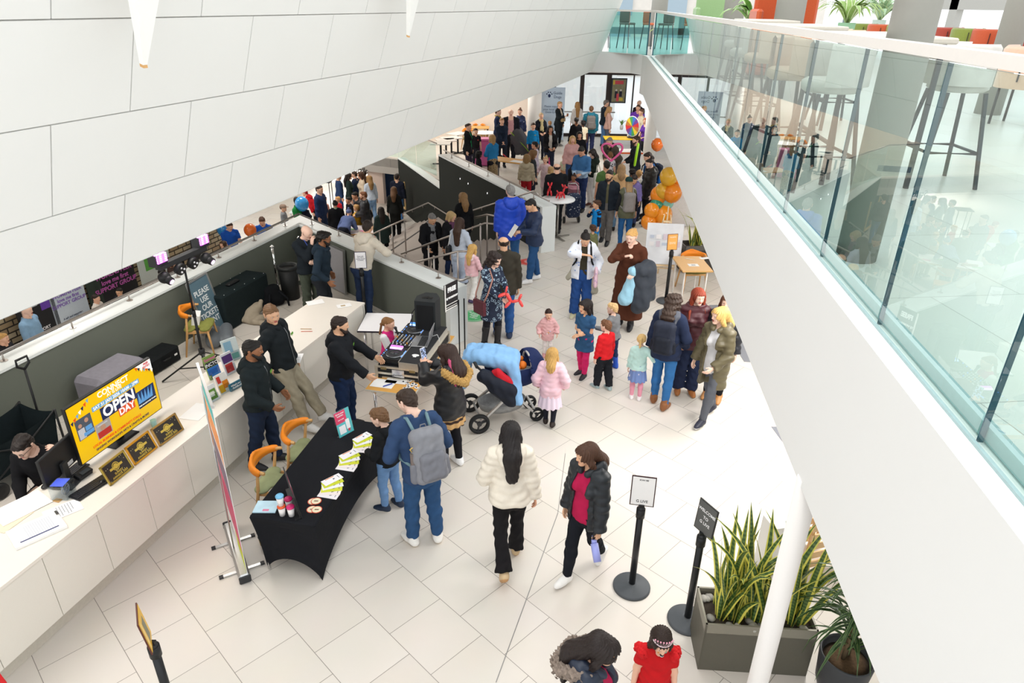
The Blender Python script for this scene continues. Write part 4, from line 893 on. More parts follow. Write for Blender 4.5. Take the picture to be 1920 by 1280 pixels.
person('bpman','person in blue shirt jacket and jeans wearing a grey backpack at the leaflet table',(757,732),1.80,200,lean=14,sk='p',look=(20,22),LH=(.20,.26,.98),RH=(.20,.24,.98),top=('jacket','33486a',dict(hem=.84)),bot=('trousers','2f4f76','straight'),shoes=('efece6','e0d3bd',0),hair=('short','33241a'),LF=(.13,.05,0,14),RF=(.12,-.02,0,20))
person('cream','person with long black hair in cream puffer jacket and black flared trousers walking away',(958,793),1.68,187,g='f',sk='m',look=(-8,4),LH=(.16,.22,1.02),RH=(.27,-.02,.80),top=('puffer','e6ddcd',dict(hood=1,hem=.86,t=.042)),bot=('trousers','1c1a1c','flare'),shoes=('c9ae87','b98d5e',0),hair=('long','1a1414',.30),LF=(.09,-.34,.10,2,48),RF=(.09,.14,0,6,0))
person('magenta','person in black puffer coat over magenta top walking with a lilac bottle',(1099,835),1.62,322,g='f',sk='o',look=(-26,10),LH=(.27,.12,.80),RH=(.25,.04,.80),lcurl=.9,top=('puffer','1d2227',dict(open=.105,shirt=('b51f4c',.016),hem=.78,hood=1,shem=.84)),bot=('trousers','191b22','slim'),shoes=('f0eeea','f4f4f4',0),hair=('long','4a2f20',.12),RF=(.05,.22,0,4,0),LF=(.0,-.30,.08,2,50))
person('bottomwoman','person with long dark hair in coat with grey fur hood at the bottom edge',(1140,1199),1.62,78,g='f',sk='o',look=(6,18),top=('puffer','232c3d',dict(open=.07,shirt='c22b56',fur='8b7d72',hood=1)),bot=('trousers','1d2028','slim'),hair=('long','241a17',.30),glasses=True)
person('tiara','small girl in red frilled dress with tiger face paint and tiara',(1243,1189),1.15,12,g='k',sk='f',look=(4,12),top=('dress','c81e23',dict(sl=-1,hem=.55,flare=.06)),bot=('tights','e9c3b0',0,None,'e9d5cc'),hair=('long','2b1d17',.08))
person('bald','bald bearded person in dark jacket with hand at mouth behind the reception',(577,425),1.74,35,sk='p',look=(10,22),RH=(.02,.22,1.44),LH=(-.06,.24,1.16),rdir=(-.2,0,1),top=('jacket','20262c',dict(lanyard='3c57b5')),bot=('trousers','4c5348','straight'),shoes=('1d1d1f','1d1d1f',0),hair=('bald','4b3a2e'))
person('curly','bearded person with curly black hair and glasses leaning a hand on the counter',(608,435),1.74,72,sk='b',lean=8,look=(12,6),RH=(.28,.20,.97),LH=(.2,.1,.95),rdir=(0,.6,-.8),top=('sweater','23303c',dict(hood=1)),bot=('trousers','24272c','straight'),hair=('curly','17120f'),beard='17120f',glasses=True)
person('beige','person in cream hoodie leaning forearms on the white ledge',(690,414),1.78,140,lean=22,sk='o',look=(14,4),LH=(.02,.40,1.22),RH=(.14,.40,1.20),LE=(.6,.2,-.5),RE=(.6,.2,-.5),top=('hoodie','d9d0c0',dict(hood=1)),bot=('trousers','2b3a58','straight'),shoes=('5c2f28','241f1e',0),hair=('short','2b201a'))
person('dress','person with dark curly bob in navy patterned dress holding a red balloon dog',(930,475),1.70,38,g='f',sk='p',look=(14,16),LH=(.06,.34,1.10),RH=(.02,.32,1.02),lcurl=.8,rcurl=.8,top=('dress','222f47',dict(hem=.56,flare=.02,m=M('a9c3d6',kind='rings',hx2='1f2a40',scale=17,rough=.8,w=.06),neck=.6)),bot=('tights','26262b',0,None,'222228'),shoes=('222124','222124',.36),hair=('curlylong','2b1e1a',.05),LF=(.09,.08,0,10),RF=(.09,-.06,0,10))
person('brownjk','balding person in dark brown jacket and blue jeans seen from behind',(944,443),1.80,186,sk='o',w=1.05,look=(4,6),top=('jacket','3b372f',dict(hem=.80,collar=.02)),bot=('trousers','2f5691','straight'),shoes=('2a3a58','263248',0),hair=('ring','2d211b'))
person('pinkgirl','girl with blonde hair in pink hooded top and white flared trousers',(886,458),1.14,142,g='k',look=(10,4),RH=(.26,.18,.98),top=('sweater','e9bcc3',dict(hood='f2d6da',hem=.86)),bot=('trousers','eeebe8','flare'),shoes=('4a3d66','2d2740',0),hair=('long','d3a862',.28),LF=(.08,.16,0,8),RF=(.08,-.16,.03,8,25))
person('greyhood','person with long brown hair in pale grey sweatshirt and joggers on the stairs',(862,408),1.64,152,g='f',sk='o',z=-.3,look=(10,6),RH=(.18,.2,1.05),top=('hoodie','bfc8d6',dict(hem=.92)),bot=('trousers','b9c6dc','baggy'),shoes=('e9e9e9','dddddd',0),hair=('long','3d2a20',.34))
person('scarfw','person with blonde bob, purple scarf and long black coat on the stairs',(848,398),1.66,48,g='f',z=-.75,look=(8,16),LH=(.12,.24,1.05),top=('coat','1c1c20',dict(scarf='6b4560',hem=.55)),bot=('trousers','223154','slim'),hair=('bob','c6a878'))
person('greyman','grey haired person in black coat and grey scarf holding the stair handrail',(812,403),1.76,22,z=-.9,lean=10,sk='o',look=(8,20),LH=(.14,.42,1.0),RH=(.2,.34,.98),top=('coat','1b1c20',dict(scarf='8a8c90',hem=.74)),bot=('trousers','1f2024','straight'),hair=('short','7d7c7b'))
person('blackstair','person with light brown hair in black jacket walking down the stairs by the dark wall',(868,361),1.66,205,g='f',z=-.45,top=('coat','17181b',dict(hem=.74)),bot=('trousers','1a1b20','slim'),hair=('long','8c6b45',.16))
person('blue','grey haired person in royal blue padded jacket and jeans',(957,348),1.88,192,w=1.14,sk='p',top=('puffer','1d49c8',dict(hood=1,hem=.72,t=.036,qa=.005)),bot=('trousers','39669b','straight'),shoes=('26262a','8f8e8c',0),hair=('short','8d8a87'),look=(6,0))
person('navy','person with short black hair in navy quilted jacket reading a paper',(991,376),1.76,292,sk='o',look=(-4,28),LH=(.10,.32,1.12),RH=(.06,.34,1.08),lcurl=.8,rcurl=.8,top=('puffer','1f3050',dict(hem=.82,t=.03,qa=.005)),bot=('trousers','2d5382','straight'),shoes=('f1f1f1','f6f6f6',0),hair=('short','191412'),LF=(.08,.14,0),RF=(.1,-.12,0))
person('floral','person with dark top bun in white and blue patterned jacket looking down',(1099,440),1.68,4,g='f',sk='o',look=(4,30),RH=(-.02,.25,1.36),LH=(.24,.16,1.0),RE=(.8,.3,.1),top=('jacket','dfe6f2',dict(hem=.84,t=.045,open=.07,shirt='3f3a2e',m=M('7f9ed6',kind='dots',hx2='e6eaf3',scale=11,rough=.8,w=.20))),bot=('trousers','274a86','wide'),shoes=('c9c6a4','e8e4d8',0),hair=('bun','1d1614'),LF=(.10,.06,0,14),RF=(.12,-.04,0,20))
person('brown','person with blonde ponytail in long brown dress carrying coats over one arm',(1184,432),1.84,346,g='f',w=1.22,sk='p',look=(-8,14),RH=(.02,.26,1.36),LH=(.16,.30,1.10),rcurl=.8,RE=(.7,.2,-.4),top=('dress','553021',dict(hem=.22,flare=.05,t=.016)),bot=('tights','222222',0,None,None),shoes=('222226','1b1b1e',.22),hair=('pony','d0a261'))
person('toddler','toddler in pale pink padded coat and pink boots',(1029,581),.84,8,g='t',look=(-4,4),LH=(.32,.10,.95),RH=(.32,.08,.95),top=('puffer','e7b3b4',dict(hem=.70,t=.05,hood=1,quilt=.12)),bot=('trousers','efe7e4','slim'),shoes=('d9a0a0','c88d8d',.10),hair=('short','3a2720'))
person('denim','girl with long dark hair in denim dress and bright pink leggings',(1098,563),1.28,330,g='k',sk='o',look=(-18,4),LH=(-.02,.20,1.06),RH=(.02,.20,1.14),top=('dress','33587f',dict(sl=-1,hem=.66,flare=.03)),bot=('trousers','de2f6e','slim'),shoes=('26262b','f0f0f0',0),hair=('long','1f1614',.20),LF=(.08,.08,0,6),RF=(.08,-.05,0,14))
person('greyboy','blond boy in grey jumper and shiny blue wellies with one arm out',(1149,569),1.10,236,g='k',sk='p',lean=6,look=(14,0),LH=(.50,.22,1.26),RH=(.26,.06,.86),top=('sweater','7b7d80',dict(hem=.88)),bot=('trousers','26365a','slim'),shoes=('2357c4','1c449a',.24),hair=('short','d4b07c'),LF=(.1,.1,0,8),RF=(.1,-.06,0,8))
person('redboy','boy in red jumper and black trousers seen from behind',(1137,601),1.12,222,g='k',sk='p',look=(12,2),top=('sweater','d3242a',dict(hem=.88)),bot=('trousers','22242a','baggy'),shoes=('9fb3b6','e3e3dd',0),hair=('short','70492f'),LF=(.1,.12,0,8),RF=(.1,-.12,0,8))
person('unicorn','small girl in mint cardigan and blue skirt with horses, blonde ponytail',(1204,627),1.04,182,g='k',sk='p',RH=(.36,.08,1.12),look=(-8,2),top=('sweater','bfe0da',dict(hem=.88)),bot=('skirt','6f86b8',(.56,.05),M('f0e6e2',kind='dots',hx2='7188bd',scale=9,rough=.8,w=.2),'e79db0'),shoes=('efe9ea','ffffff',0),hair=('pony','d9b476'))
person('puffergirl','girl in pastel pink hooded puffer coat and tulle skirt seen from behind',(1036,653),1.16,176,g='k',sk='p',look=(0,4),LH=(.30,.06,.94),RH=(.30,.06,.94),top=('puffer','efc6d2',dict(hood=1,hem=.74,t=.05,quilt=.11)),bot=('skirt','e6d3e2',(.48,.07),M('e8d6e6',rough=.9,var=.12,scale=5),'23252e'),shoes=('2d2320','2d2320',0),hair=('long','c49a58',.08),LF=(.08,.08,0,6),RF=(.08,-.08,.02,6,20))
person('navybp','person in navy hooded coat, jeans and tan boots wearing a dark quilted backpack',(1266,552),1.72,168,g='f',sk='o',look=(-22,6),LH=(.27,.10,.84),RH=(.22,.16,.95),top=('jacket','28314a',dict(hood='5c5f68',hem=.80,t=.034)),bot=('trousers','356ba4','slim'),shoes=('8d5a35','a9744a',.12),hair=('curlylong','3a2a21',.10),LF=(.10,.06,0,10),RF=(.10,-.10,0,14))
person('redhair','person with long auburn hair in maroon padded jacket and wide navy trousers',(1312,543),1.68,12,g='f',sk='p',look=(10,4),top=('puffer','4c2229',dict(hem=.82,t=.036)),bot=('trousers','27304a','wide'),shoes=('b06f3c','b9854f',0),hair=('long','8d3a24',.22,'front'))
person('olive','blonde person in long olive padded coat over grey hoodie, walking',(1352,577),1.72,328,g='f',sk='p',look=(-26,4),RH=(.30,.02,.86),LH=(.14,.24,.98),top=('puffer','625a42',dict(hem=.60,open=.08,shirt=('c9c9cc',.02),hood=1,t=.036,shem=.8)),bot=('trousers','5d6068','slim'),shoes=('2f3140','f1f1f1',0),hair=('long','d8b06a',.16),LF=(.06,.20,0,6),RF=(.08,-.22,.02,10,18))
person('hidden','dark haired person in black coat and tan boots partly hidden by the upper floor edge',(1366,553),1.66,350,g='f',sk='p',top=('puffer','24252b',dict(hem=.80)),bot=('trousers','1f2025','slim'),shoes=('c08a56','a8743f',.14),hair=('long','5a3626',.25,'front'))
person('football','curly haired boy in bright blue football kit with hand at mouth',(1119,376),1.16,300,g='k',sk='o',look=(-10,2),RH=(.10,.24,1.38),top=('tee','1a8ad8',dict(hem=.86,shirt=('18243c',.004),sleeves=1)),bot=('trousers','1a80cc','short'),shoes=('26304a','dddddd',0),hair=('curly','4d3220'))
person('greenkid','curly haired toddler in olive green top with arm stretched out',(1112,422),.90,200,g='t',sk='o',LH=(.45,.15,1.15),top=('sweater','6f7350',dict(hem=.85)),bot=('trousers','5a4a3c','baggy'),shoes=('f0f0f0','ffffff',0),hair=('curly','4a301f'))
person('blackjk','person in dark padded jacket and grey trousers walking towards the stairs',(1143,320),1.76,350,sk='o',look=(-10,4),top=('jacket','232a33',dict(hem=.84,shirt='5d5a44',open=.03)),bot=('trousers','6e6a66','straight'),shoes=('222226','1d1d20',0),hair=('short','1d1613'),beard='2a1f1a',LF=(.08,.12,0),RF=(.1,-.14,.02,8,20))
person('vest','person in dark green cap, olive gilet and jeans seen from behind',(1180,333),1.66,192,g='f',sk='o',top=('vest','5e6149',dict(hem=.78,shirt='26272b',quilt=.09)),bot=('trousers','2f639c','slim'),shoes=('dad6cf','e6e3de',0),hair=('cap','9b7d5a','1f3b3a'))
sdf_obj('long_hair',[rc(PEOPLE['vest']['HD'](0,.06,-.02),PEOPLE['vest']['T'](0,.13,1.40),.085,.08,.03,PEOPLE['vest']['fwd'],1.5),rc(PEOPLE['vest']['T'](0,.13,1.40),PEOPLE['vest']['T'](0,.14,1.22),.08,.05,.03,PEOPLE['vest']['fwd'],1.8)],.016,[hairm('a58660')],PEOPLE['vest']['E'],scale=PEOPLE['vest']['s'],noise=(.005,70,1))
def pf(key,label,hd,h,face,top,bot,hair,g='m',**k):return person(key,label,hd,h,face,g=g,top=top,bot=bot,hair=hair,**k)
SL='slim';ST='straight';HANDS=dict(LH=(.10,.28,1.06),RH=(.08,.28,1.04));CROSS=dict(LH=(-.08,.24,1.12),RH=(-.08,.24,1.10))
pf('f41','balding person in black jacket with their back turned, behind the white round table',(1044,306),1.74,195,('jacket','191a1e',dict(hem=.70)),('trousers','1c1d22',ST),('ring','2a211d'),w=1.15)
pf('f42','smiling girl in pink striped jumper beside the polka dot trolley',(1076,327),1.12,345,('sweater','d79aa8',dict(m=M('d99aaa',kind='stripe',hx2='8b5664',scale=1.6,rough=.9))),('trousers','2d3550',SL),('bun','33211a'),'k',sk='b')
pf('f43','blonde girl in bright pink patterned coat and red trousers',(1083,312),1.09,350,('puffer','d23a78',dict(m=M('e0742e',kind='dots',hx2='cf2f74',scale=9,w=.22),hem=.72)),('trousers','d02a36',SL),('long','dcbb84',.1),'k',LH=(.3,.12,1.0))
pf('f44','person in blue jumper with pale diagonal stripe looking down',(1089,277),1.80,338,('sweater','3f6f9f',dict(m=M('3a6a9b',kind='stripe',hx2='a9c3dd',scale=.45,rough=.9,p=(.8,.2,1),w=.8))),('trousers','26355c',ST),('short','17130f'),sk='m',look=(0,28),**HANDS)
pf('f45','person with long dark hair in dark green jumper and white trousers',(1109,281),1.63,318,('sweater','242d26'),('trousers','eae6e2',ST),('long','231916',.18),'f',sk='p',look=(-6,24),shoes=('5a2e22','efe9e2',0),**CROSS)
pf('f46','blonde person in dusty pink jacket facing the camera in the crowd',(1074,255),1.66,8,('jacket','d2a4a0',dict(t=.04)),('trousers','37507c',SL),('long','caa36a',.25,'front'),'f')
pf('f47','person with black fringe and black jacket behind the dusty pink jacket',(1087,247),1.66,6,('jacket','1b1b20'),('trousers','22242c',SL),('bob','15110f'),'f',sk='m')
pf('f48','person in black with high dark ponytail seen from behind',(1081,220),1.66,190,('sweater','17171b',dict(hem=.75)),('trousers','1d1d24',SL),('pony','14100f'),'f',sk='b')
pf('f49','fair haired person in long black coat with beige bag holding a cup',(1050,191),1.72,55,('coat','1d2327',dict(open=.06,shirt='d8cdb9')),('trousers','1c2126',SL),('short','b08a5c'),'f',RH=(.02,.3,1.22),shoes=('8c8a86','e2e0da',0))
pf('f50','person with very long light brown hair in white top by the entrance',(1083,191),1.68,192,('sweater','ece9e6'),('trousers','dcd5cc',ST),('long','a9804e',.40),'f')
pf('f51','person in teal hooded jacket with grey backpack seen from behind',(1109,199),1.78,184,('jacket','2b6f84',dict(hood=1,hem=.80)),('trousers','2a3154',ST),('short','6b4a30'),w=1.1)
pf('f52','grey haired person in dark jacket and pale jeans by the entrance',(1137,188),1.80,115,('jacket','222c36',dict(hem=.84)),('trousers','5f86b4',ST),('short','7d7670'),w=1.1,shoes=('201f22','201f22',0))
pf('f53','person in bright purple t-shirt standing behind the prize wheel',(1197,197),1.76,350,('tee','7442b8'),('trousers','2c2a33',ST),('short','4f3527'),w=1.15)
pf('f54','bald person in dark top behind the purple t-shirt',(1199,188),1.78,340,('tee','2a1f2c'),('trousers','2c2a33',ST),('bald','4f3527'))
pf('f55','red haired person in purple top beside the white pillar',(1212,221),1.66,318,('tee','5a2f8f'),('trousers','2a2a30',SL),('bob','b2502c'),'f',**HANDS)
pf('f56','bearded person in black jumper facing left by the stall',(1194,256),1.80,282,('sweater','1f2428'),('trousers','262930',ST),('short','3a281d'),beard='3a281d',w=1.1,**HANDS)
pf('f57','grey haired person in brown jacket bending forward',(1142,259),1.74,322,('jacket','5d564d',dict(hood='2b2a28')),('trousers','6b655c',ST),('short','8a837a'),lean=38,LH=(.12,.4,.98),RH=(.12,.4,.98))
pf('f58','boy with brown hair under a pink heart balloon',(1145,285),1.26,178,('tee','2b3140',dict(m=M('2b3140',kind='dots',hx2='d7d7dc',scale=14,w=.3))),('trousers','29324a',SL),('short','7d5634'),'k')
pf('f59','dark haired person in green t-shirt seen from behind',(1138,302),1.70,196,('tee','55733f'),('trousers','2f3d5c',ST),('short','16110f'),sk='m')
pf('f60','person with shoulder length fair hair in tan jumper and jeans',(1166,308),1.68,188,('sweater','d9b283'),('trousers','7295b5',ST),('long','9c7c56',.08),'f')
pf('f61','child in lavender hoodie looking down',(1189,330),1.36,345,('hoodie','8d82c4',dict(hood=1)),('trousers','3a4262',ST),('short','2a1b16'),'k',look=(0,28),sk='o')
pf('f62','blond boy in dark grey hoodie seen from behind',(1199,319),1.34,170,('hoodie','3a4048',dict(hood='cfcac2')),('trousers','2e374c',SL),('short','b48a55'),'k')
pf('f63','dark haired person in black puffer coat by the orange balloons',(1217,298),1.74,296,('puffer','24221f',dict(hem=.72,hood=1)),('trousers','1e1f24',ST),('bun','251a15'),'f',sk='p',look=(0,16))
pf('f64','dark haired person with blue jacket carrying a black and blue rucksack',(1213,287),1.76,290,('jacket','224f86',dict(hem=.82)),('trousers','23283a',ST),('short','2a1d17'),look=(0,22))
pf('f65','child with dark bunches beside the lavender hoodie',(1186,317),1.22,190,('sweater','3a3c58'),('trousers','343a52',SL),('curly','1d1412'),'k',sk='b')
pf('f66','fair girl in pale pink flowered coat looking back at the camera',(1023,294),1.22,340,('coat','e9ccd0',dict(hem=.5)),('trousers','e4d8d6',SL),('bun','d2ac78'),'k',RH=(.30,.16,1.1))
pf('f67','toddler in pale yellow top with a bare head',(1058,291),.92,8,('tee','e3e6c6'),('trousers','d6a27e',SL),('short','c79d6a'),'t')
pf('f68','person with shaggy light brown hair in fluffy beige coat',(988,289),1.44,172,('puffer','b3a489',dict(hood=1,quilt=.1)),('trousers','b3252d',SL),('bob','8a6a42'),'k')
pf('f69','girl with long brown hair in dark grey top looking right',(1000,281),1.46,110,('sweater','34373b'),('trousers','2b2f3a',SL),('long','7d5a38',.16),'k')
pf('f70','child with black hair in pale lilac coat',(1003,266),1.34,250,('coat','d9cfe0',dict(hem=.7)),('trousers','525a70',SL),('short','1a1412'),'k',sk='m')
pf('f71','person with long black hair in black and cream top carrying a toddler',(1032,236),1.66,15,('jacket','1f1e22',dict(open=.06,shirt='e7e1d8')),('trousers','2d3448',SL),('long','14100f',.20,'front'),'f',sk='m',**HANDS)
pf('f72','toddler in white fleece with a big pink bow',(1034,262),.95,60,('puffer','efe9e4',dict(hem=.7)),('trousers','d94f88',SL),('short','1b1412'),'t',sk='m')
pf('f73','blonde older person wearing a yellow scout scarf at the stall',(1015,212),1.66,15,('sweater','22242c',dict(scarf='c9b98a')),('trousers','2a2d3a',SL),('short','cbb08a'),'f',**HANDS)
pf('f74','boy in bright blue sweatshirt with a yellow print',(1000,231),1.42,8,('sweater','1b87c6',dict(logo='c9b84e')),('trousers','2a3350',SL),('short','3c2519'),'k')
pf('f75','balding person in pink shirt and open black coat',(958,205),1.84,4,('jacket','1c1e26',dict(open=.10,shirt=('d8a3a6',.014),hem=.80)),('trousers','24262e',ST),('ring','8a7a6e'),w=1.18,sk='p')
pf('f76','smiling person in navy coat with hands clasped in front',(941,222),1.66,12,('jacket','1f2a3c',dict(hem=.78,hood=1)),('trousers','1f2430',SL),('short','a8794c'),'f',w=1.12,LH=(.02,.26,.96),RH=(.02,.26,.96))
pf('f77','person with tied back hair in navy and white flowered top',(975,204),1.68,350,('sweater','28365c',dict(m=M('d7dae6',kind='dots',hx2='25335a',scale=8,w=.26))),('trousers','2c4470',SL),('bun','5e3a26'),'f')
pf('f78','person in navy scout uniform turning to the right',(934,204),1.74,85,('sweater','202c48',dict(scarf='b9a35e')),('trousers','23293a',ST),('short','4a3020'),sk='p')
pf('f79','person in black cardigan over bright green top with hair tied up',(878,231),1.70,70,('coat','18191d',dict(hem=.72,open=.05,shirt='1d8a55')),('trousers','3a3346',SL),('bun','3d2a20'),'f')
pf('f80','boy in black and red t-shirt behind the pink cool box',(892,241),1.34,10,('tee','1f1c20',dict(logo='c23a3a')),('trousers','2a2a32',SL),('short','3d2718'),'k')
pf('f81','blonde person in bright blue jumper and leopard print skirt',(923,253),1.66,208,('sweater','2f83bd',dict(hem=.96)),('skirt','a08a68',(.45,.0),M('4e3d2b',kind='dots',hx2='a8906c',scale=24,w=.3,rough=.9),'26262c'),('bob','b08a58'),'f',**HANDS)
pf('f82','child with black hair seated behind the ledge',(898,283),1.20,100,('sweater','1d1d22'),('trousers','22232a',SL),('bob','120f0e'),'k',sk='b')
pf('f83','person with light brown hair partly hidden behind the grey haired person',(1143,200),1.66,100,('jacket','cfa79a'),('trousers','5a5f70',SL),('long','b08a5c',.1),'f')
pf('f84','child in black with dark curly hair near the entrance',(1094,226),1.34,190,('tee','e9dcc0'),('trousers','4a4438',SL),('curly','141010'),'k',sk='d')
pf('f85','fair haired toddler in grey patterned coat near the scout stall',(1031,227),1.00,200,('puffer','6d7480',dict(hem=.75)),('trousers','394258',SL),('short','a67a4e'),'t')
pf('f86','person in lilac top half hidden behind the white pillar',(1222,293),1.30,340,('tee','5e4a9c'),('trousers','333348',SL),('short','2b2320'),'k')
pf('f87','little fair child in yellow coat half hidden by the pink flowered coat',(1033,312),1.00,200,('puffer','e3d3ae'),('trousers','9aa0a8',SL),('long','d8b07a',.06),'t')
pf('f88','person in white apron at the stall beside the pillar',(1203,205),1.70,300,('sweater','efe3c9'),('trousers','44444c',SL),('short','6a4a38'),'f')
def pl(key,label,hd,h,face,top,bot,hair,g='m',**k):return person(key,label,hd,h,face,z=ZL,g=g,top=top,bot=bot,hair=hair,**k)
pl('l1','child in grey coat and bobble hat beyond the ledge corner',(530,384),1.30,80,('coat','7a7c80'),('trousers','3a3c44',SL),('cap','6a5348','8a7466'),'k')
pl('l2','small child with black hair below the bobble hat',(531,400),.94,90,('sweater','5b4638'),('trousers','33363e',SL),('short','17120f'),'k',sk='b')
pl('l3','dark haired person in bright green jacket',(557,370),1.80,60,('jacket','1f7d3c',dict(open=.06,shirt='22262c')),('trousers','25282f',ST),('short','1c1512'),sk='m',**HANDS)
pl('l4','person in red top leaning over behind the green jacket',(570,357),1.48,250,('hoodie','c21f2a',dict(hood=1)),('trousers','26282e',ST),('short','8f2024'),lean=35)
pl('l5','person in dark navy hooded coat in front of the blue balloon',(571,379),1.62,120,('coat','1c2130',dict(hood=1)),('trousers','1e2026',SL),('short','15120f'),'f',sk='m')
pl('l6','child in black coat beside the craft table',(599,372),1.30,100,('puffer','1e2024'),('trousers','22242a',SL),('short','17110f'),'k',sk='m',**HANDS)
pl('l7','child in salmon pink jumper at the craft table',(607,368),1.26,140,('sweater','d99a88'),('trousers','5a5f6a',SL),('bun','221815'),'k',sk='m')
pl('l8','person in long black coat and striped scarf bending over the craft table',(628,376),1.62,175,('coat','15161a',dict(scarf='8d9a84',hem=.40,flare=.04)),('trousers','1a1b20',SL),('bun','1a1412'),'f',sk='m',w=1.15)
pl('l9','blond child in red jumper at the craft table',(633,369),1.20,300,('sweater','c22430'),('trousers','3a4052',SL),('short','cf9d62'),'k')
pl('l10','child with black hair between the red jumper and the big black coat',(653,370),1.28,300,('sweater','1b1c22'),('trousers','22232a',SL),('short','120f0e'),'k',sk='m')
pl('l11','dark haired person in big black coat stooping over the craft table',(664,361),1.66,290,('puffer','141519',dict(hem=.75)),('trousers','1a1b20',ST),('short','17120f'),lean=28,w=1.2,sk='m')
pl('l12','red haired bearded person in black leather jacket',(681,360),1.76,265,('puffer','2a2b2f',dict(hem=.80,quilt=.13)),('trousers','24252b',ST),('short','7a4a2c'),beard='7a4a2c',**HANDS)
pl('l13','person in denim jacket bending low over the craft table',(655,392),1.66,160,('jacket','5f6e9a'),('trousers','1e222e',ST),('bun','5f6e9a'),'f',lean=62,LH=(.1,.5,.95),RH=(.1,.5,.95))
pl('l14','blond child in mustard yellow coat',(668,384),1.32,230,('puffer','cf9d1e',dict(hem=.66,hood=1)),('trousers','8a8672',ST),('short','b58a54'),'k')
pl('l15','person with long dark hair in dark green coat at the foot of the stairs',(714,388),1.66,190,('coat','2b3a38',dict(hem=.62)),('trousers','16171b',SL),('long','241a15',.22),'f')
pl('l16','person in royal blue t-shirt beside the blue balloon at the lower stall',(430,417),1.74,20,('tee','2055b5'),('trousers','2a2e3a',ST),('short','3b2519'),look=(0,20),**HANDS)
pl('l17','person in royal blue t-shirt beside the orange balloon at the lower stall',(490,409),1.72,350,('tee','1f5cc2'),('trousers','2a2e3a',ST),('short','5a3a28'),look=(0,25),**HANDS)
pl('l18','bald person in pale blue shirt at the far left of the lower level',(45,572),1.74,60,('sweater','8fb4d6'),('trousers','3a4256',ST),('ring','7a6a5e'),w=1.1,sk='p')
pl('l19','person with dark hair and white top seated below the pale banner',(178,553),1.28,60,('sweater','d7d0c8'),('trousers','3a3f4c',SL),('short','2a1c16'))
pl('l20','person with glasses seated below the black banner',(222,541),1.26,330,('sweater','23232a'),('trousers','2a2c34',SL),('short','1c1512'),sk='o',glasses=True)
pl('l21','person with black hair in dark top beside the pale green banner',(303,505),1.38,70,('sweater','1d1e26'),('trousers','26282f',SL),('short','161210'),sk='m')
pl('l22','person with brown hair standing by the brick wall',(318,483),1.62,90,('jacket','3d2f2b'),('trousers','2a2c32',SL),('bob','4d3024'),'f')
pl('l23','seated person with brown hair just above the white ledge',(417,452),1.36,320,('sweater','3f3327'),('trousers','2f3038',SL),('bob','4a3626'),'f')
pl('l24','fair haired person at the left edge of the lower level',(2,626),1.50,60,('sweater','2c2b30'),('trousers','2a2c34',SL),('short','c79a5c'))
for i,(hx,hy,tc,bc,hc_,gg,fa,lb)in enumerate(((634,326,'2b3f63','2d4f80','3a2a20','m',100,'person in navy jacket and jeans at the back of the lower level'),(653,324,'23302c','ece4de','221815','f',90,'person in dark green top and white trousers at the back of the lower level'),(664,322,'26304a','dfe2ea','3a281d','m',250,'person in navy top and pale trousers at the back of the lower level'),(676,322,'d8c6ae','26304a','4a3020','f',280,'person in beige coat at the back of the lower level'),(683,320,'1c2233','20242e','2a1c16','m',180,'person in dark navy coat beside the beige coat'),(692,329,'ccd6e4','86a9d0','a07a4c','f',200,'person with long hair in white top and pale blue jeans by the pinkish pillar'),(744,326,'1f2434','4a76ab','2a1c16','m',160,'person in navy top and blue jeans behind the pinkish pillar'),(738,350,'1d1e1c','1a1b1c','6a4a30','f',170,'person in long black coat behind the pinkish pillar'),(598,348,'26365a','2a3a5e','2a1c16','m',60,'person in navy with the head hidden by the panelled wall'),(506,428,'15171d','1c1e26','2a1c16','m',90,'person in dark coat beyond the ledge near the blue shirt'))):
 pl('lf%d'%i,lb,(hx,hy),(1.60,1.76,1.64,1.80,1.56,1.7,1.7,1.7,1.86,1.7)[i],fa,('sweater' if i%2 else 'jacket',tc,dict(hem=.5)if i==7 else{}),('trousers',bc,ST),('long' if gg=='f' else 'short',hc_,.2),gg,foot=None)
thing=lambda name,label,cat,loc=(0,0,0),rz=0,group=None:empty(name,tuple(loc),rz,label,cat,group)
ZC=.92
def px2(l,z):return[P(*p,z)[:2]for p in l]
fr=px2([(129,1000),(247,907),(381,801),(541,675),(684,567)],ZC);d0=(fr[1]-fr[0])/np.linalg.norm(fr[1]-fr[0]);fr=[fr[0]-d0*2.6]+fr
def resample(pl,n):
 c=[0];
 for a,b in zip(pl[:-1],pl[1:]):c.append(c[-1]+np.linalg.norm(b-a))
 t=np.linspace(0,c[-1],n);return[np.array([np.interp(q,c,[p[0]for p in pl]),np.interp(q,c,[p[1]for p in pl])])for q in t],c[-1]
_,LT=resample(fr,2);NP=int(round(LT/.585));fr,LT=resample(fr,NP+1)
nrmv=lambda a,b:np.array([-(b-a)[1],(b-a)[0]])/np.linalg.norm(b-a)
offs=lambda pl,d:[p+d*nrmv(pl[max(0,i-1)],pl[min(len(pl)-1,i+1)])for i,p in enumerate(pl)]
bk=offs(fr,.82);fi=offs(fr,.012);pk=offs(fr,.115);bi=offs(fr,.78)
COUNT=M('e4dfd4',rough=.5,var=.03,scale=160);CTOP=M('e9e2d7',rough=.35,var=.02,scale=5)
RECD=thing('reception_counter','long pale stone reception counter running along the left side','counter',(*fr[3],0));TR=np.eye(4);TR[:3,3]=[-fr[3][0],-fr[3][1],0]
part('worktop',[CTOP],RECD,lambda b:b.prism([tuple(p)for p in fr]+[tuple(p)for p in bk[::-1]],ZC-.03,ZC),TR)
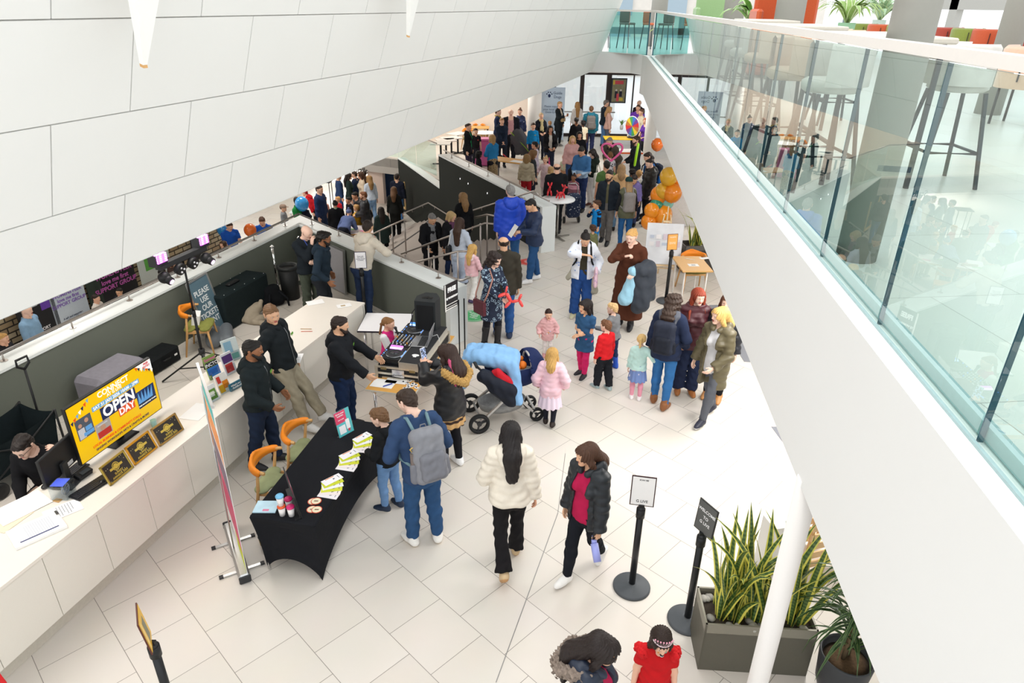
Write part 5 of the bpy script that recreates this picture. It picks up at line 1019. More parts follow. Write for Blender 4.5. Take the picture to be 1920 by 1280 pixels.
def cp(b):
 for i in range(NP):
  a,c=fi[i],fi[i+1];d=(c-a)/np.linalg.norm(c-a)*.003;n=nrmv(a,c)*.03
  b.prism([tuple(a+d),tuple(c-d),tuple(c-d+n),tuple(a+d+n)],.205,ZC-.035)
part('front_panels',[COUNT],RECD,cp,TR)
part('end_panel',[COUNT],RECD,lambda b:b.prism([tuple(fi[-1]),tuple(fi[-1]+nrmv(fr[-2],fr[-1])*.76),tuple(fi[-2]+(fi[-1]-fi[-2])*.9+nrmv(fr[-2],fr[-1])*.76),tuple(fi[-2]+(fi[-1]-fi[-2])*.9)],.0,ZC-.032),TR)
part('carcass',[M('8f8b82',rough=.8)],RECD,lambda b:b.prism([tuple(p)for p in offs(fr,.04)]+[tuple(p)for p in bi[::-1]],.20,ZC-.031),TR)
part('plinth',[M('cfc9bc',rough=.5,metal=.1)],RECD,lambda b:b.prism([tuple(p)for p in pk]+[tuple(p)for p in offs(fr,.7)[::-1]],0,.205),TR)
YEL=M('f2c200',rough=.35,var=.02,emit=.35);NVY=M('1b2a57',rough=.35,emit=.2);ORG=M('e0541f',rough=.35,emit=.3);LBL=M('6fa8cf',rough=.35,emit=.3);WHT=M('ffffff',rough=.4,emit=.35,var=.01);RED=M('cf2f2f',rough=.4,emit=.2)
o=P(154.8,870.5,1.0);tvr=P(303,764,1.0)-o;TVW=np.linalg.norm(tvr);TVH=TVW*.565;TV=frame((0,0,0),tvr,(0,0,1))
tv=thing('display_screen','wide yellow OPEN DAY screen standing on the reception counter','screen',o)
part('screen_casing',[BLACK],tv,lambda b:b.box((TVW/2,TVH/2,-.022),(TVW+.02,TVH+.02,.04)),TV)
def ruv(b,u0,u1,v0,v1,z):b.rect(u0*TVW,(1-v1)*TVH,(u1-u0)*TVW,(v1-v0)*TVH,z)
part('screen_picture',[YEL],tv,lambda b:ruv(b,0,1,0,1,.001),TV)
def tvb(b):
 b.m=0;ruv(b,.24,.81,.21,.295,.002);b.m=1;ruv(b,.315,.74,.31,.53,.0025);b.m=2;ruv(b,.50,.70,.51,.66,.003)
 b.m=3;b.poly([(.80*TVW,TVH,.002),(TVW,TVH*.80,.002),(TVW,TVH,.002)][::1]);
 for i in range(7):
  q=i/6;x,y=(.81+.18*q)*TVW,(1-.01-.17*q)*TVH;b.m=(2,1,3,0,2,1,3)[i];b.poly([(x-.018,y,.003),(x+.0,y-.045,.003),(x+.018,y-.01,.003)])
  x,y=(.22-.20*q)*TVW,(1-.02-.22*q)*TVH;b.m=(0,2,1,3,0,2,1)[i];b.poly([(x-.018,y-.012,.003),(x+.002,y-.05,.003),(x+.02,y,.003)])
part('screen_graphics',[LBL,NVY,ORG,WHT],tv,tvb,TV)
def ph(b):
 b.m=0;ruv(b,.736,.97,.44,.76,.002)
 for i in range(5):x=(.76+i*.045)*TVW;b.m=1;b.poly([(x,TVH*.54,.0025),(x+.004,TVH*.54,.0025),(x+.03-.01*i,TVH*.33,.0025),(x-.02-.01*i,TVH*.33,.0025)])
 b.m=2;ruv(b,.74,.965,.68,.75,.0027);b.m=3;ruv(b,.04,.215,.26,.62,.002);b.m=4;ruv(b,.22,.39,.53,.80,.0022);b.m=5;b.disc(.085*TVW,.62*TVH,.022,.0026);b.disc(.16*TVW,.66*TVH,.024,.0026);b.disc(.30*TVW,.37*TVH,.034,.0026)
 b.m=6;ruv(b,.05,.12,.43,.61,.0024);b.m=1;ruv(b,.13,.2,.44,.52,.0024);b.m=7;ruv(b,.23,.38,.68,.79,.0024);b.m=6;ruv(b,.245,.36,.56,.585,.0028);b.m=1;ruv(b,.10,.21,.53,.59,.003)
part('screen_photos',[M('0d2f63',rough=.4,emit=.2),M('5f9fd8',rough=.4,emit=.3),M('0a1838',rough=.4),M('54606e',rough=.4,emit=.1),M('b9b2ad',rough=.4,emit=.1),M('d9a88c',rough=.5),M('dfe5ec',rough=.4),M('c9322c',rough=.4,emit=.15)],tv,ph,TV)
def tt(s,u,v,size,m,bold=.0,z=.004,al='CENTER'):text_mesh(s,size,TV@frame((u*TVW,(1-v)*TVH,z),(1,0,0),(0,1,0)),m,tv,bold=bold,align=al)
tt('CONNECT',.515,.085,.085,WHT,.002);tt('AT G LIVE',.515,.165,.045,WHT,.001);tt('SAT 31 JAN 2026 10AM - 2PM',.525,.253,.048,WHT,.0012);tt('OPEN',.53,.42,.165,WHT,.005);tt('DAY',.60,.585,.105,WHT,.003)
tt('FREE\nENTRY',.935,.065,.034,RED,.001);tt('LOCAL BUSINESS & COMMUNITY STALLS',.44,.855,.036,ORG,.001);tt('SINGING WORKSHOPS ARTS & CRAFTS & MORE!',.50,.93,.034,NVY,.0008);tt('FREE BACKSTAGE TOURS',.85,.715,.022,WHT,.0006)
part('stand',[BLACK],tv,lambda b:[b.box((TVW/2,-.03,-.08),(.08,.12,.04)),b.box((TVW/2,-.072,-.08),(.34,.012,.20))],TV)
def award(px,h,lean,label,gold):
 a,c=P(*px[0],ZC),P(*px[1],ZC);r=c-a;w=np.linalg.norm(r);n0=np.cross(r/w,(0,0,1));u=V3(0,0,1)*math.cos(lean)-n0*math.sin(lean)
 e=thing('award_frame',label,'picture frame',a+V3(0,0,.004),0,'gold award frames on the counter');T=frame((0,0,0),r,u)
 G=M(gold,rough=.3,metal=.6,var=.1)
 part('frame',[G],e,lambda b:[b.box((w/2,.010,0),(w,.02,.02),bev=.004),b.box((w/2,h-.010,0),(w,.02,.02),bev=.004),b.box((.010,h/2,0),(.02,h,.02),bev=.004),b.box((w-.010,h/2,0),(.02,h,.02),bev=.004)],T)
 def ins(b):
  b.m=0;b.rect(.02,.02,w-.04,h-.04,.002);b.m=1;b.disc(w/2,h*.60,h*.20,.0026);b.m=0;b.disc(w/2,h*.60,h*.16,.003);b.m=1;b.disc(w/2,h*.6,h*.13,.0034);b.rect(w*.25,h*.52,w*.5,h*.11,.0038);b.m=2
  for i in range(14):b.disc(w*(.1+.8*((i*37)%97)/97),h*(.12+.76*((i*53)%89)/89),.003,.0028,6)
 part('certificate',[M('3a352f',rough=.25),M('d8bd52',rough=.35,metal=.3),M('fff1b8',emit=.3)],e,ins,T)
 text_mesh('SURREY\nAWARDS 2025',.030,T@frame((w/2,h*.24,.004),(1,0,0),(0,1,0)),M('d8bd52',rough=.4,metal=.3),e,bold=.0006)
 part('back_stay',[BLACK],e,lambda b:b.bar((w/2,h*.7,-.01),(w/2,.02,-.10),.05,.006),T)
award(((207,912),(251,876)),.215,.35,'gold framed award nearest the keyboard','b9a04a');award(((253,873.5),(296,839)),.215,.35,'bright gold framed award in the middle of the three','d79a2a');award(((300,838),(345,805)),.215,.35,'thin gold framed award farthest from the keyboard','b08a4a')
def onc(px,py,z=ZC):return P(px,py,z)
def azr(deg):return deg*D2R
CAZ=-16.6*D2R
for i,(px,py,lb)in enumerate(((138,905,'black computer monitor seen from behind, left of the open day screen'),(262,772,'black computer monitor behind the award frames'))):
 q=onc(px,py);e=thing('monitor',lb,'monitor',q,CAZ+(.25 if i==0 else .1))
 part('panel',[BLACK],e,lambda b:b.box((-.08,0,.27),(.035,.50,.31),bev=.008));part('stand',[DARK],e,lambda b:[b.box((-.04,0,.13),(.03,.07,.22)),b.box((-.04,0,.008),(.2,.24,.014),bev=.004)])
 if i==0:part('label_plate',[M('d9d9d9')],e,lambda b:b.box((-.06,.1,.16),(.004,.10,.04)))
def keyboard(px,py,rz,lb,w=.42):
 q=onc(px,py);e=thing('keyboard',lb,'keyboard',q,rz,'keyboards on the counter')
 part('tray',[plastic('1d1e20')],e,lambda b:b.box((0,0,.010),(.15,w,.018),bev=.005))
 part('keys',[plastic('2e2f33')],e,lambda b:[b.box((-.056+.024*r,-w/2+.022+.0205*c,.022),(.019,.017,.008))for r in range(5)for c in range(int((w-.03)/.0205))])
keyboard(128,893,CAZ+.1,'black keyboard nearest the seated receptionist');keyboard(172,915,CAZ-.1,'second black keyboard closer to the counter edge',.38)
for(px,py,lb)in((86,913,'black computer mouse by the first keyboard'),(194,903,'black computer mouse by the award frames')):
 q=onc(px,py);tagp(part('computer_mouse',[plastic('17181a',.35)],None,lambda b:b.ball((0,0,.014),.032,12,(1,1.6,.55))),lb,'mouse','computer mice').location=tuple(q+V3(0,0,.004))
q=onc(158,893);e=thing('card_reader','black card reader between the keyboards','card reader',q,CAZ);part('body',[BLACK],e,lambda b:b.box((0,0,.04),(.09,.16,.06),roteul(.0,.35,0),.01));part('screen',[M('30383f',rough=.15)],e,lambda b:b.box((.03,.0,.072),(.04,.1,.004),roteul(0,.35,0)))
q=onc(121,929);e=thing('acrylic_box','small clear acrylic box with a fan inside on the counter','box',q,CAZ+.3)
part('case',[CLEAR],e,lambda b:[b.box((0,-.075,.08),(.15,.003,.15)),b.box((0,.075,.08),(.15,.003,.15)),b.box((-.075,0,.08),(.003,.15,.15)),b.box((.075,0,.08),(.003,.15,.15)),b.box((0,0,.006),(.15,.15,.004)),b.box((0,0,.155),(.15,.15,.003))])
part('fan',[M('9aa0a6',rough=.4)],e,lambda b:[b.tube([(.03,.055*math.cos(a),.08+.055*math.sin(a))for a in np.linspace(0,2*PI,20)[:-1]],.005,6,closed=True)]+[b.box((.03,.028*math.cos(a),.08+.028*math.sin(a)),(.006,.05,.02),roteul(a,.4,0))for a in np.linspace(0,2*PI,6)[:-1]])
part('coloured_lid',[M('5b6ff0',rough=.2,emit=.3)],e,lambda b:b.box((0,0,.158),(.12,.12,.002)))
def sheet(px,py,w,h,rz,lb,name='paper_sheet',mt=None,z=ZC,extra=None,group='papers',dz=.002):
 q=P(px,py,z);e=tagp(part(name,[mt or PAPER,M('5a5d6b'),M('b9a27a')],None,lambda b:[b.box((0,0,.0012),(w,h,.0018))]+([extra(b)]if extra else[])),lb,'paper',group);e.location=tuple(q+V3(0,0,dz));e.rotation_euler=(0,0,rz);return e
def lines(w,h,n,x0=-.4):
 def f(b):
  b.m=1
  for i in range(n):b.rect(x0*w,h*(.38-.7*i/n),w*(.8 if i%3 else .6),.004,.0024)
  b.m=0
 return f
q=onc(70,995);e=thing('document_folder','thick white printed document folder lying on the counter','folder',q,CAZ-.45);part('pages',[PAPER],e,lambda b:b.box((0,0,.014),(.30,.40,.026)))
def dp(b):b.m=0;[b.rect(-.11,.12-i*.018,.22,.006,.0275)for i in range(12)];b.m=1;b.rect(.09,-.15,.018,.30,.0276)
part('printed_page',[M('c9cbd3'),M('4d5278')],e,dp);part('clip',[STEEL],e,lambda b:b.box((-.10,.19,.03),(.07,.02,.008)))
sheet(118,957,.21,.297,CAZ-.5,'white printed sheet beside the document folder',extra=lines(.21,.2,6));sheet(40,952,.30,.42,CAZ-.3,'big white paper sheet under the receptionist arm',dz=.006);sheet(20,975,.21,.3,CAZ,'cream paper sheet at the left end of the counter',mt=M('e8d6bd'))
for i,(px,py,lb)in enumerate(((88,941,'flat kraft cardboard tag near the clear box'),(108,938,'pointed kraft cardboard tag near the clear box'))):sheet(px,py,.05,.075,.3+i,lb,'card_tag',M('c39a63',rough=.8))
sheet(370,772,.25,.34,CAZ+.1,'blank white sheet right of the award frames');sheet(591,567,.26,.18,.5,'white sheet near the far end of the counter');sheet(551,672,.21,.27,.1,'white sheet behind the light haired person in hoodie',extra=lines(.21,.25,5))
def env(b):b.m=2;b.rect(-.05,-.025,.07,.05,.0026);b.m=0
sheet(645,573,.22,.14,.45,'white card with kraft label near the far end of the counter',extra=env)
for i,(px,py,hx,lb)in enumerate(((574,617,'b9925a','wooden pencil on the counter'),(575,622,'d0542f','red pencil on the counter'))):
 q=onc(px,py);tagp(part('pencil',[M(hx)],None,lambda b:b.cyl((-.08,0,.005),(.08,.01*i,.005),.004,n=6)),lb,'pencil','pencils on the counter').location=tuple(q+V3(0,0,.001))
q=onc(290,800);e=thing('water_glass','tumbler with pale teal drink behind the award frames','glass',q);part('glass',[CLEAR],e,lambda b:b.lathe([(.03,0),(.036,.12)],n=20,cap=False));part('drink',[M('9fd0c8',rough=.1)],e,lambda b:b.lathe([(.028,.003),(.033,.09)],n=20))
def holder(px,py,w,h,rz,lean,lb,col,texts=(),blocks=(),name='leaflet_holder',z=ZC):
 q=P(px,py,z);e=thing(name,lb,'leaflet',q+V3(0,0,.003),rz,'leaflets in clear holders');T=roteul(PI/2-lean,0,0)
 part('leaflet_stack',[M(col,rough=.4,var=.03)],e,lambda b:b.box((0,h/2,-.012),(w,h,.02)),T)
 def bl(b):
  for i,(x,y,ww,hh,hx)in enumerate(blocks):b.m=i;b.rect(x*w-w/2,y*h,ww*w,hh*h,.001+i*.0004)
 if blocks:part('cover_print',[M(c[4],rough=.4,var=.05)for c in blocks],e,bl,T)
 for s_,y,sz,hx in texts:text_mesh(s_,sz,T@frame((0,y*h,.004),(1,0,0),(0,1,0)),M(hx),e,bold=.0006)
 part('clear_holder',[CLEAR],e,lambda b:[b.box((0,h*.22,.006),(w+.01,h*.4,.002)),b.box((0,.002,-.02),(w+.01,.004,.07))],T)
RZ_=62*D2R
holder(403,752,.155,.20,RZ_,.32,'white leaflet with round green badge in a clear holder','f4f4f2',(('GUIDE',.5,.03,'f6f6f0'),),((.1,.12,.8,.62,'6f9a45'),(.28,.3,.44,.3,'e6ead8')))
holder(425,735,.16,.24,RZ_,.32,'white and orange leaflet in a clear holder','f2efe8',(),((.05,.05,.45,.4,'f0b92e'),(.45,.2,.5,.4,'ef8c22'),(.1,.55,.3,.35,'d8453c')))
holder(446,728,.20,.09,RZ_,.2,'teal sign block reading what is on, in front of the leaflets','2a6c83',(("What's on in\nGuildford?",.5,.032,'ffffff'),),())
holder(406,708,.17,.30,RZ_,.25,'tall brochure with pink title and black band','7f9a4e',(('Summer',.86,.05,'e96aa8'),('INCTO',.62,.06,'ffffff')),((0,.52,1,.22,'1c1c22'),(0,.2,1,.3,'2f6fc0'),(.2,.0,.8,.2,'3a86d0')))
holder(436,700,.16,.28,RZ_,.25,'leaflet with purple and navy cover behind the teal sign','e8e6ea',(),((.05,.55,.9,.35,'5a3b7a'),(.1,.1,.7,.4,'c9403f')))
holder(440,676,.21,.30,RZ_-.2,.25,'pale blue poster in a clear holder behind the hoodie person','d9e4e4',(),((.1,.4,.5,.5,'8fb8d0'),(.3,.08,.6,.25,'7fb9b0')))
def gp(px,py,z=0):return P(px,py,z)
q=V3(-5.98,6.72,0);e=thing('folding_wagon','black fabric folding wagon with tall pull handle behind the reception','wagon',q,CAZ)
FAB=cloth('1d2629',rough=.95)
def tub(b):
 b.m=0;w,l=.27,.48
 for(a,c)in(((-w,-l),(w,-l)),((w,-l),(w,l)),((w,l),(-w,l)),((-w,l),(-w,-l))):
  n=8
  for i in range(n):
   p=np.array(a)+(np.array(c)-a)*i/n;s_=np.array(a)+(np.array(c)-a)*(i+1)/n;sag=lambda t:.66-.05*math.sin(PI*t)
   for k in range(2):b.quad((*(p*(.9 if k else .904)),.22),(*(s_*(.9 if k else .904)),.22),(*(s_*(1 if k else 1.02)),sag((i+1)/n)),(*(p*(1 if k else 1.02)),sag(i/n)))
 b.box((0,0,.22),(.5,.88,.02))
part('fabric_tub',[FAB],e,tub);part('frame',[BLACK],e,lambda b:[b.tube([(x,-.48,.67),(x,.48,.2)],.011,8)for x in(-.28,.28)]+[b.tube([(x,.48,.67),(x,-.48,.2)],.011,8)for x in(-.28,.28)]+[b.tube([(sx*.28,sy*.49,.1),(sx*.28,sy*.49,.68)],.014,8)for sx in(-1,1)for sy in(-1,1)])
part('pull_handle',[BLACK],e,lambda b:[b.tube([(-.05,.50,.15),(-.12,.58,1.12)],.014,8),b.tube([(-.12,.58,1.12),(-.15,.52,1.17),(-.155,.53,1.25),(-.13,.66,1.26),(-.11,.65,1.18),(-.12,.58,1.12)],.016,8)])
for sx in(-1,1):
 for sy in(-1,1):part('wheel',[BLACK],e,lambda b:b.lathe([(.02,-.03),(.09,-.03),(.1,0),(.09,.03),(.02,.03)],(sx*.27,sy*.4,.10),20,R=np.array(Matrix.Rotation(PI/2,4,'Y'))))
q=gp(225,745,.0);q=V3(-5.72,8.55,0);e=thing('ottoman','grey upholstered ottoman bench behind the open day screen','ottoman',q,CAZ);part('cushion',[cloth('8d8a93')],e,lambda b:b.box((0,0,.30),(.52,.86,.40),bev=.07))
for sx in(-1,1):
 for sy in(-1,1):part('leg',[WOOD],e,lambda b:b.cyl((sx*.2,sy*.32,0),(sx*.2,sy*.32,.12),.015,.02))
for i,(x,y,w,l,h_,lb)in enumerate(((-5.54,9.48,.34,.62,.26,'black equipment case with white tag against the reception wall'),(-5.74,9.0,.30,.5,.16,'flat black bag behind the grey ottoman'))):
 e=thing('equipment_case',lb,'case',(x,y,0),CAZ,'black cases behind the counter');part('shell',[cloth('181b1d',rough=.7)],e,lambda b:b.box((0,0,h_/2),(w,l,h_),bev=.03));part('handle',[BLACK],e,lambda b:b.tube([(w/2+.005,-.08,h_*.6),(w/2+.03,-.06,h_*.62),(w/2+.03,.06,h_*.62),(w/2+.005,.08,h_*.6)],.009,6))
 if i==0:part('tag',[PAPER],e,lambda b:b.box((w/2+.002,.2,.14),(.003,.06,.03)))
def tub_chair(x,y,rz,lb,seat='8a8d4a',back='ef8a1f',grp='orange backed wooden chairs'):
 e=thing('chair',lb,'chair',(x,y,0),rz,grp)
 sdf_obj('seat',[rc((-.16,-.12,.445),(.16,-.12,.445),.085,None,.05,(0,0,1),2.2),rc((-.15,.12,.445),(.15,.12,.445),.085,None,.05,(0,0,1),2.2),rc((0,-.1,.45),(0,.1,.45),.10,None,.06,(0,0,1),2.2)],.016,[cloth(seat)],e)
 pts=[V3(.25*math.sin(a),.02+.22*math.cos(a),.715)for a in np.linspace(-1.25,1.25,16)]
 sdf_obj('backrest',[rc(p-V3(0,0,.075-.05*abs(p[0])/.25),p+V3(0,0,.075-.07*abs(p[0])/.25),.019,.019,.03)for p in pts]+[rc(p,r,.022,.022,.03)for p,r in zip(pts[:-1],pts[1:])],.011,[M(back,rough=.5,var=.04)],e)
 for k_,sg in((0,1),(-1,-1)):part('armrest',[WOOD],e,lambda b:b.tube([pts[k_]+V3(sg*.012,0,0),pts[k_]+V3(-sg*.005,-.07,-.005)],[.022,.018],8))
 for sx in(-1,1):
  part('leg',[WOOD],e,lambda b:b.tube([(sx*.235,.1,.70),(sx*.22,.14,.42),(sx*.25,.22,0)],[.017,.02,.013],8));part('leg',[WOOD],e,lambda b:b.tube([(sx*.2,-.16,.43),(sx*.235,-.21,0)],[.02,.013],8))
 part('seat_rail',[WOOD],e,lambda b:[b.box((0,-.17,.405),(.38,.02,.05)),b.box((0,.16,.405),(.38,.02,.05)),b.box((-.19,0,.405),(.02,.32,.05)),b.box((.19,0,.405),(.02,.32,.05))])
 return e
q=gp(389,655);tub_chair(q[0]-.05,q[1],100*D2R,'orange backed chair with green seat behind the light stand')
e=thing('brochure_box','small white box of printed leaflets on the green chair seat','box',(q[0]-.08,q[1],.475),.3);part('box',[PAPER],e,lambda b:b.box((0,0,.09),(.12,.20,.18),roteul(.1,.2,0)));part('print',[M('c9a0a8')],e,lambda b:b.box((.062,0,.11),(.004,.15,.04),roteul(.1,.2,0)))
e=thing('rounded_case','grey rounded case on the floor under the orange chair','case',(q[0]+.1,q[1]+.35,0),.4);sdf_obj('shell',[rc((-.12,-.25,.12),(-.12,.25,.12),.12,None,.05),rc((.1,-.25,.10),(.1,.25,.10),.10,None,.05)],.02,[M('70767c',rough=.6)],e);part('base_strip',[DARK],e,lambda b:b.box((0,0,.02),(.36,.5,.03)))
o=P(392,636,.10);r=P(417,617,.10)-o;r=r/np.linalg.norm(r);SW,SH=.56,.98
nn_=np.cross(r,(0,0,1));u=V3(0,0,1)*.97-nn_*.22
e=thing('poster_stand','silver framed grey poster stand leaning behind the orange chair','sign',o);T=frame((0,0,0),r,u)
part('frame',[ALU],e,lambda b:[b.box((SW/2,0,0),(SW,.03,.02)),b.box((SW/2,SH,0),(SW,.03,.02)),b.box((0,SH/2,0),(.03,SH,.02)),b.box((SW,SH/2,0),(.03,SH,.02))],T);part('poster',[M('5b7583',rough=.3)],e,lambda b:b.box((SW/2,SH/2,-.004),(SW-.02,SH-.02,.006)),T)
text_mesh('PLEASE\nUSE\nOUR\nTICKETS\nPOINT',.13,T@frame((SW*.5,SH*.5,.001),(1,0,0),(0,1,0)),M('eef1f2'),e,bold=.002);part('leg',[ALU],e,lambda b:[b.bar((SW/2,SH*.8,-.01),(SW/2,-.05,-.34),.02),b.bar((.1,0,0),(.1,-.1,.02),.02),b.bar((SW-.1,0,0),(SW-.1,-.1,.02),.02)],T)
q=gp(388,705);q=q+V3(0,0,0);zt=1.88
e=thing('light_stand','black tripod light stand with a bar of glowing purple stage lamps','light stand',q);part('pole',[BLACK],e,lambda b:[b.cyl((0,0,.12),(0,0,1.1),.02),b.cyl((0,0,1.05),(0,0,zt),.015),b.cyl((0,0,1.0),(0,0,1.1),.028)])
for a in(3.5,5.4,1.4):part('leg',[BLACK],e,lambda b:[b.bar((0,0,.42),(.62*math.cos(a),.62*math.sin(a),.015),.03,.016),b.bar((0,0,.16),(.36*math.cos(a),.36*math.sin(a),.19),.018,.012)])
part('collar',[DARK],e,lambda b:b.cyl((0,0,.38),(0,0,.47),.045));ub=V3(*hd16,0)
def lamp(k,f):p=ub*k+V3(0,0,zt+.04);return p
part('light_bar',[DARK],e,lambda b:b.bar(lamp(-.46,0),lamp(.46,0),.10,.07))
fwd_=V3(hd16[1],-hd16[0],0)
for k,kind in((-.42,'m'),(-.14,'p'),(.12,'p'),(.42,'m')):
 if kind=='m':
  c=lamp(k,0)-V3(0,0,.15)+fwd_*.03;h0=part('moving_head',[BLACK],e,lambda b:[b.ball(c,.085,16),b.cyl(c,c+fwd_*.11-V3(0,0,.05),.065,.055)]);part('lens',[M('f6c9ff',emit=3.0,rough=.2)],h0,lambda b:b.cyl(c+fwd_*.112-V3(0,0,.05),c+fwd_*.118-V3(0,0,.053),.035))
  c2=lamp(k,0)+V3(0,0,.10)-fwd_*.02;h1=part('derby_lamp',[DARK],e,lambda b:b.bar(c2-ub*.10,c2+ub*.10,.14,.16));part('glowing_panel',[M('e34bff',emit=5.0,kind='check',hx2='ffc8ff',scale=12)],h1,lambda b:b.bar(c2+fwd_*.06+V3(0,0,.03)-ub*.085,c2+fwd_*.06+V3(0,0,.03)+ub*.085,.05,.12))
 else:
  c=lamp(k,0)-V3(0,0,.11)+fwd_*.05;h0=part('par_can',[BLACK],e,lambda b:b.cyl(c-fwd_*.03,c+fwd_*.04-V3(0,0,.02),.085));part('led',[M('e8e8ee',rough=.2)],h0,lambda b:[b.ball(c+fwd_*.045-V3(0,0,.02)+ub*.035*math.cos(t)+V3(0,0,.035*math.sin(t)),.017,8)for t in(0,2.1,4.2)])
e=thing('flight_case','large black covered equipment box standing against the reception wall','case',(-4.96,11.40,0),CAZ);part('box',[cloth('1c2628',rough=.85)],e,lambda b:b.box((0,0,.33),(.46,1.28,.66),bev=.03));part('handle',[BLACK],e,lambda b:b.box((0,-.05,.685),(.10,.30,.05),bev=.02))
part('lid_rivets',[M('cfd6d6',rough=.3,metal=.5)],e,lambda b:[b.ball((.2*(-1)**i,-.55+.14*i,.662),.008,6)for i in range(9)])
e=thing('rucksack','black rucksack slumped on the floor beside the big black box','bag',(-4.52,11.92,0),.6);sdf_obj('body',[rc((-.1,0,.14),(.1,0,.14),.14,None,.05),rc((-.06,.02,.30),(.06,.02,.32),.12,.10,.06)],.02,[cloth('15171a')],e,noise=(.008,20,1));part('shoulder_strap',[cloth('191b1f')],e,lambda b:[b.tube([(.1,-.12,.32),(.22,-.2,.18),(.24,-.18,.02)],.02,6),b.tube([(-.08,-.14,.30),(-.12,-.22,.15),(-.05,-.24,.01)],.02,6)])
e=thing('jacket','beige jacket dropped in a heap on the floor behind the counter','jacket',(-4.75,11.25,0),0);sdf_obj('cloth_heap',[rc((-.28,-.10,.05),(.2,-.05,.06),.09,.11,.05,(0,0,1),1.5),rc((0,.05,.1),(.15,.12,.22),.12,.08,.06),rc((.15,.12,.2),(.2,.16,.30),.06,.04,.03),rc((.1,-.16,.04),(.34,-.2,.03),.06,.05,.04)],.018,[cloth('a99d8a')],e,noise=(.016,17,3),post=lambda F:F.cut((0,0,.003),(0,0,-1)))
def chrome_post(x,y,lb,h=1.0,m=CHROME,r=.17):
 e=thing('stanchion',lb,'stanchion',(x,y,0),0,'queue barrier posts');part('base',[m],e,lambda b:b.lathe([(r,0),(r,.012),(r*.85,.022),(.05,.045),(.03,.06)],n=32));part('pole',[m],e,lambda b:b.cyl((0,0,.05),(0,0,h),.024));part('cap',[m],e,lambda b:b.lathe([(.024,h-.02),(.04,h-.01),(.04,h+.015),(.015,h+.03)],n=20));return e
chrome_post(-4.62,12.55,'chrome stanchion post leaning by the grey wall near the bald person',.95);chrome_post(-4.27,13.12,'chrome stanchion post in the corner behind the bald person',.95)
e=thing('waste_bin','tall black round bin beside the bald person','bin',(-4.30,12.32,0));part('body',[plastic('17191a',.6)],e,lambda b:b.lathe([(.16,0),(.18,.62)],n=28));part('rim',[plastic('26292a',.5)],e,lambda b:b.lathe([(.185,.60),(.20,.64),(.185,.67),(.15,.66),(.14,.60)],n=28))
dq=W1b+u2*1.25;e=thing('leaning_panel','grey panel leaning on the reception wall behind the curly haired person','panel',(*(dq-n2*.10),0));T=frame((0,0,0),(*u2,0),V3(0,0,1)+V3(*n2,0)*.06)
part('board',[M('a9a7ab',rough=.5)],e,lambda b:b.box((.28,.45,0),(.56,.86,.025)),T);part('edge',[ALU],e,lambda b:[b.box((.56,.45,.004),(.03,.9,.04)),b.box((0,.45,.004),(.03,.9,.04)),b.box((.28,.90,.004),(.58,.03,.04))],T)
e=thing('holdall','black folded equipment on the floor by the counter end','bag',(-2.95,11.55,0),.8);sdf_obj('bag',[rc((-.3,0,.12),(.3,0,.10),.12,.10,.04)],.02,[cloth('1b1c20')],e,noise=(.008,22,2));part('strap',[BLACK],e,lambda b:b.tube([(-.2,-.05,.2),(0,-.1,.3),(.2,-.05,.19)],.015,6))
def sign_post(px,py,lb,h,bw,bh,rz,col,frame_c,texts=(),z=1.0,tilt=.25,tcol='f4f4f4',base=.185,pt=None,prints=None):
 q=gp(px,py)if pt is None else np.array([*pt,0.]);e=thing('sign_stanchion',lb,'sign stand',q,0,'black sign posts');
 part('base',[M('4c5054',rough=.55,var=.05)],e,lambda b:b.lathe([(base,0),(base,.018),(base*.92,.03),(base*.3,.05),(.045,.06)],n=36));part('pole',[plastic('1b1d20',.35)],e,lambda b:b.cyl((0,0,.05),(0,0,h),.032));part('head',[BLACK],e,lambda b:[b.cyl((0,0,h-.10),(0,0,h),.042),b.ball((0,0,h),.04,12,(1,1,.6)),b.box((.0,0,h+.02),(.05,.03,.05))])
 th=rz*D2R;r=V3(math.cos(th),math.sin(th),0);n0=V3(math.sin(th),-math.cos(th),0);u=V3(0,0,1)*math.cos(tilt)-n0*math.sin(tilt);T=frame(V3(0,0,h+.03),r,u)
 part('sign_frame',[M(frame_c,rough=.5)],e,lambda b:b.box((0,bh/2,-.006),(bw,bh,.010)),T);part('sign_face',[M(col,rough=.35,var=.02)],e,lambda b:b.box((0,bh/2,0),(bw-.02,bh-.02,.004)),T)
 for s_,y,sz in texts:text_mesh(s_,sz,T@frame((0,y*bh,.003),(1,0,0),(0,1,0)),M(tcol),e,bold=.0004)
 if prints:
  def pr(b):
   for i,(x,y,ww,hh,hx)in enumerate(prints):b.m=i;b.rect((x-.5)*bw,y*bh,ww*bw,hh*bh,.0026)
  part('sign_print',[M(p_[4])for p_ in prints],e,pr,T)
 return e
sign_post(1184,1100,'black post with white portrait sign near the walking pair',.99,.225,.31,-10,'f1f0ee','3a2228',(('SCAN ME',.88,.02),('G LIVE',.16,.038)),tcol='3a3a3c',tilt=.12)
sign_post(1288,1163,'black post with dark welcome sign beside the snake plants',1.03,.225,.31,-62,'5a5b59','2c2c2c',(('WELCOME',.72,.042),('TO',.52,.042),('G LIVE',.34,.042)),tilt=.08)
sign_post(0,0,'black post with yellow sign cut off at the bottom left',1.0,.225,.31,119,'e9b63a','5a2b22',(),pt=(-2.56,3.46),tilt=.10,prints=((.35,.15,.4,.6,'8a8570'),(.1,.1,.15,.8,'f6d489')))
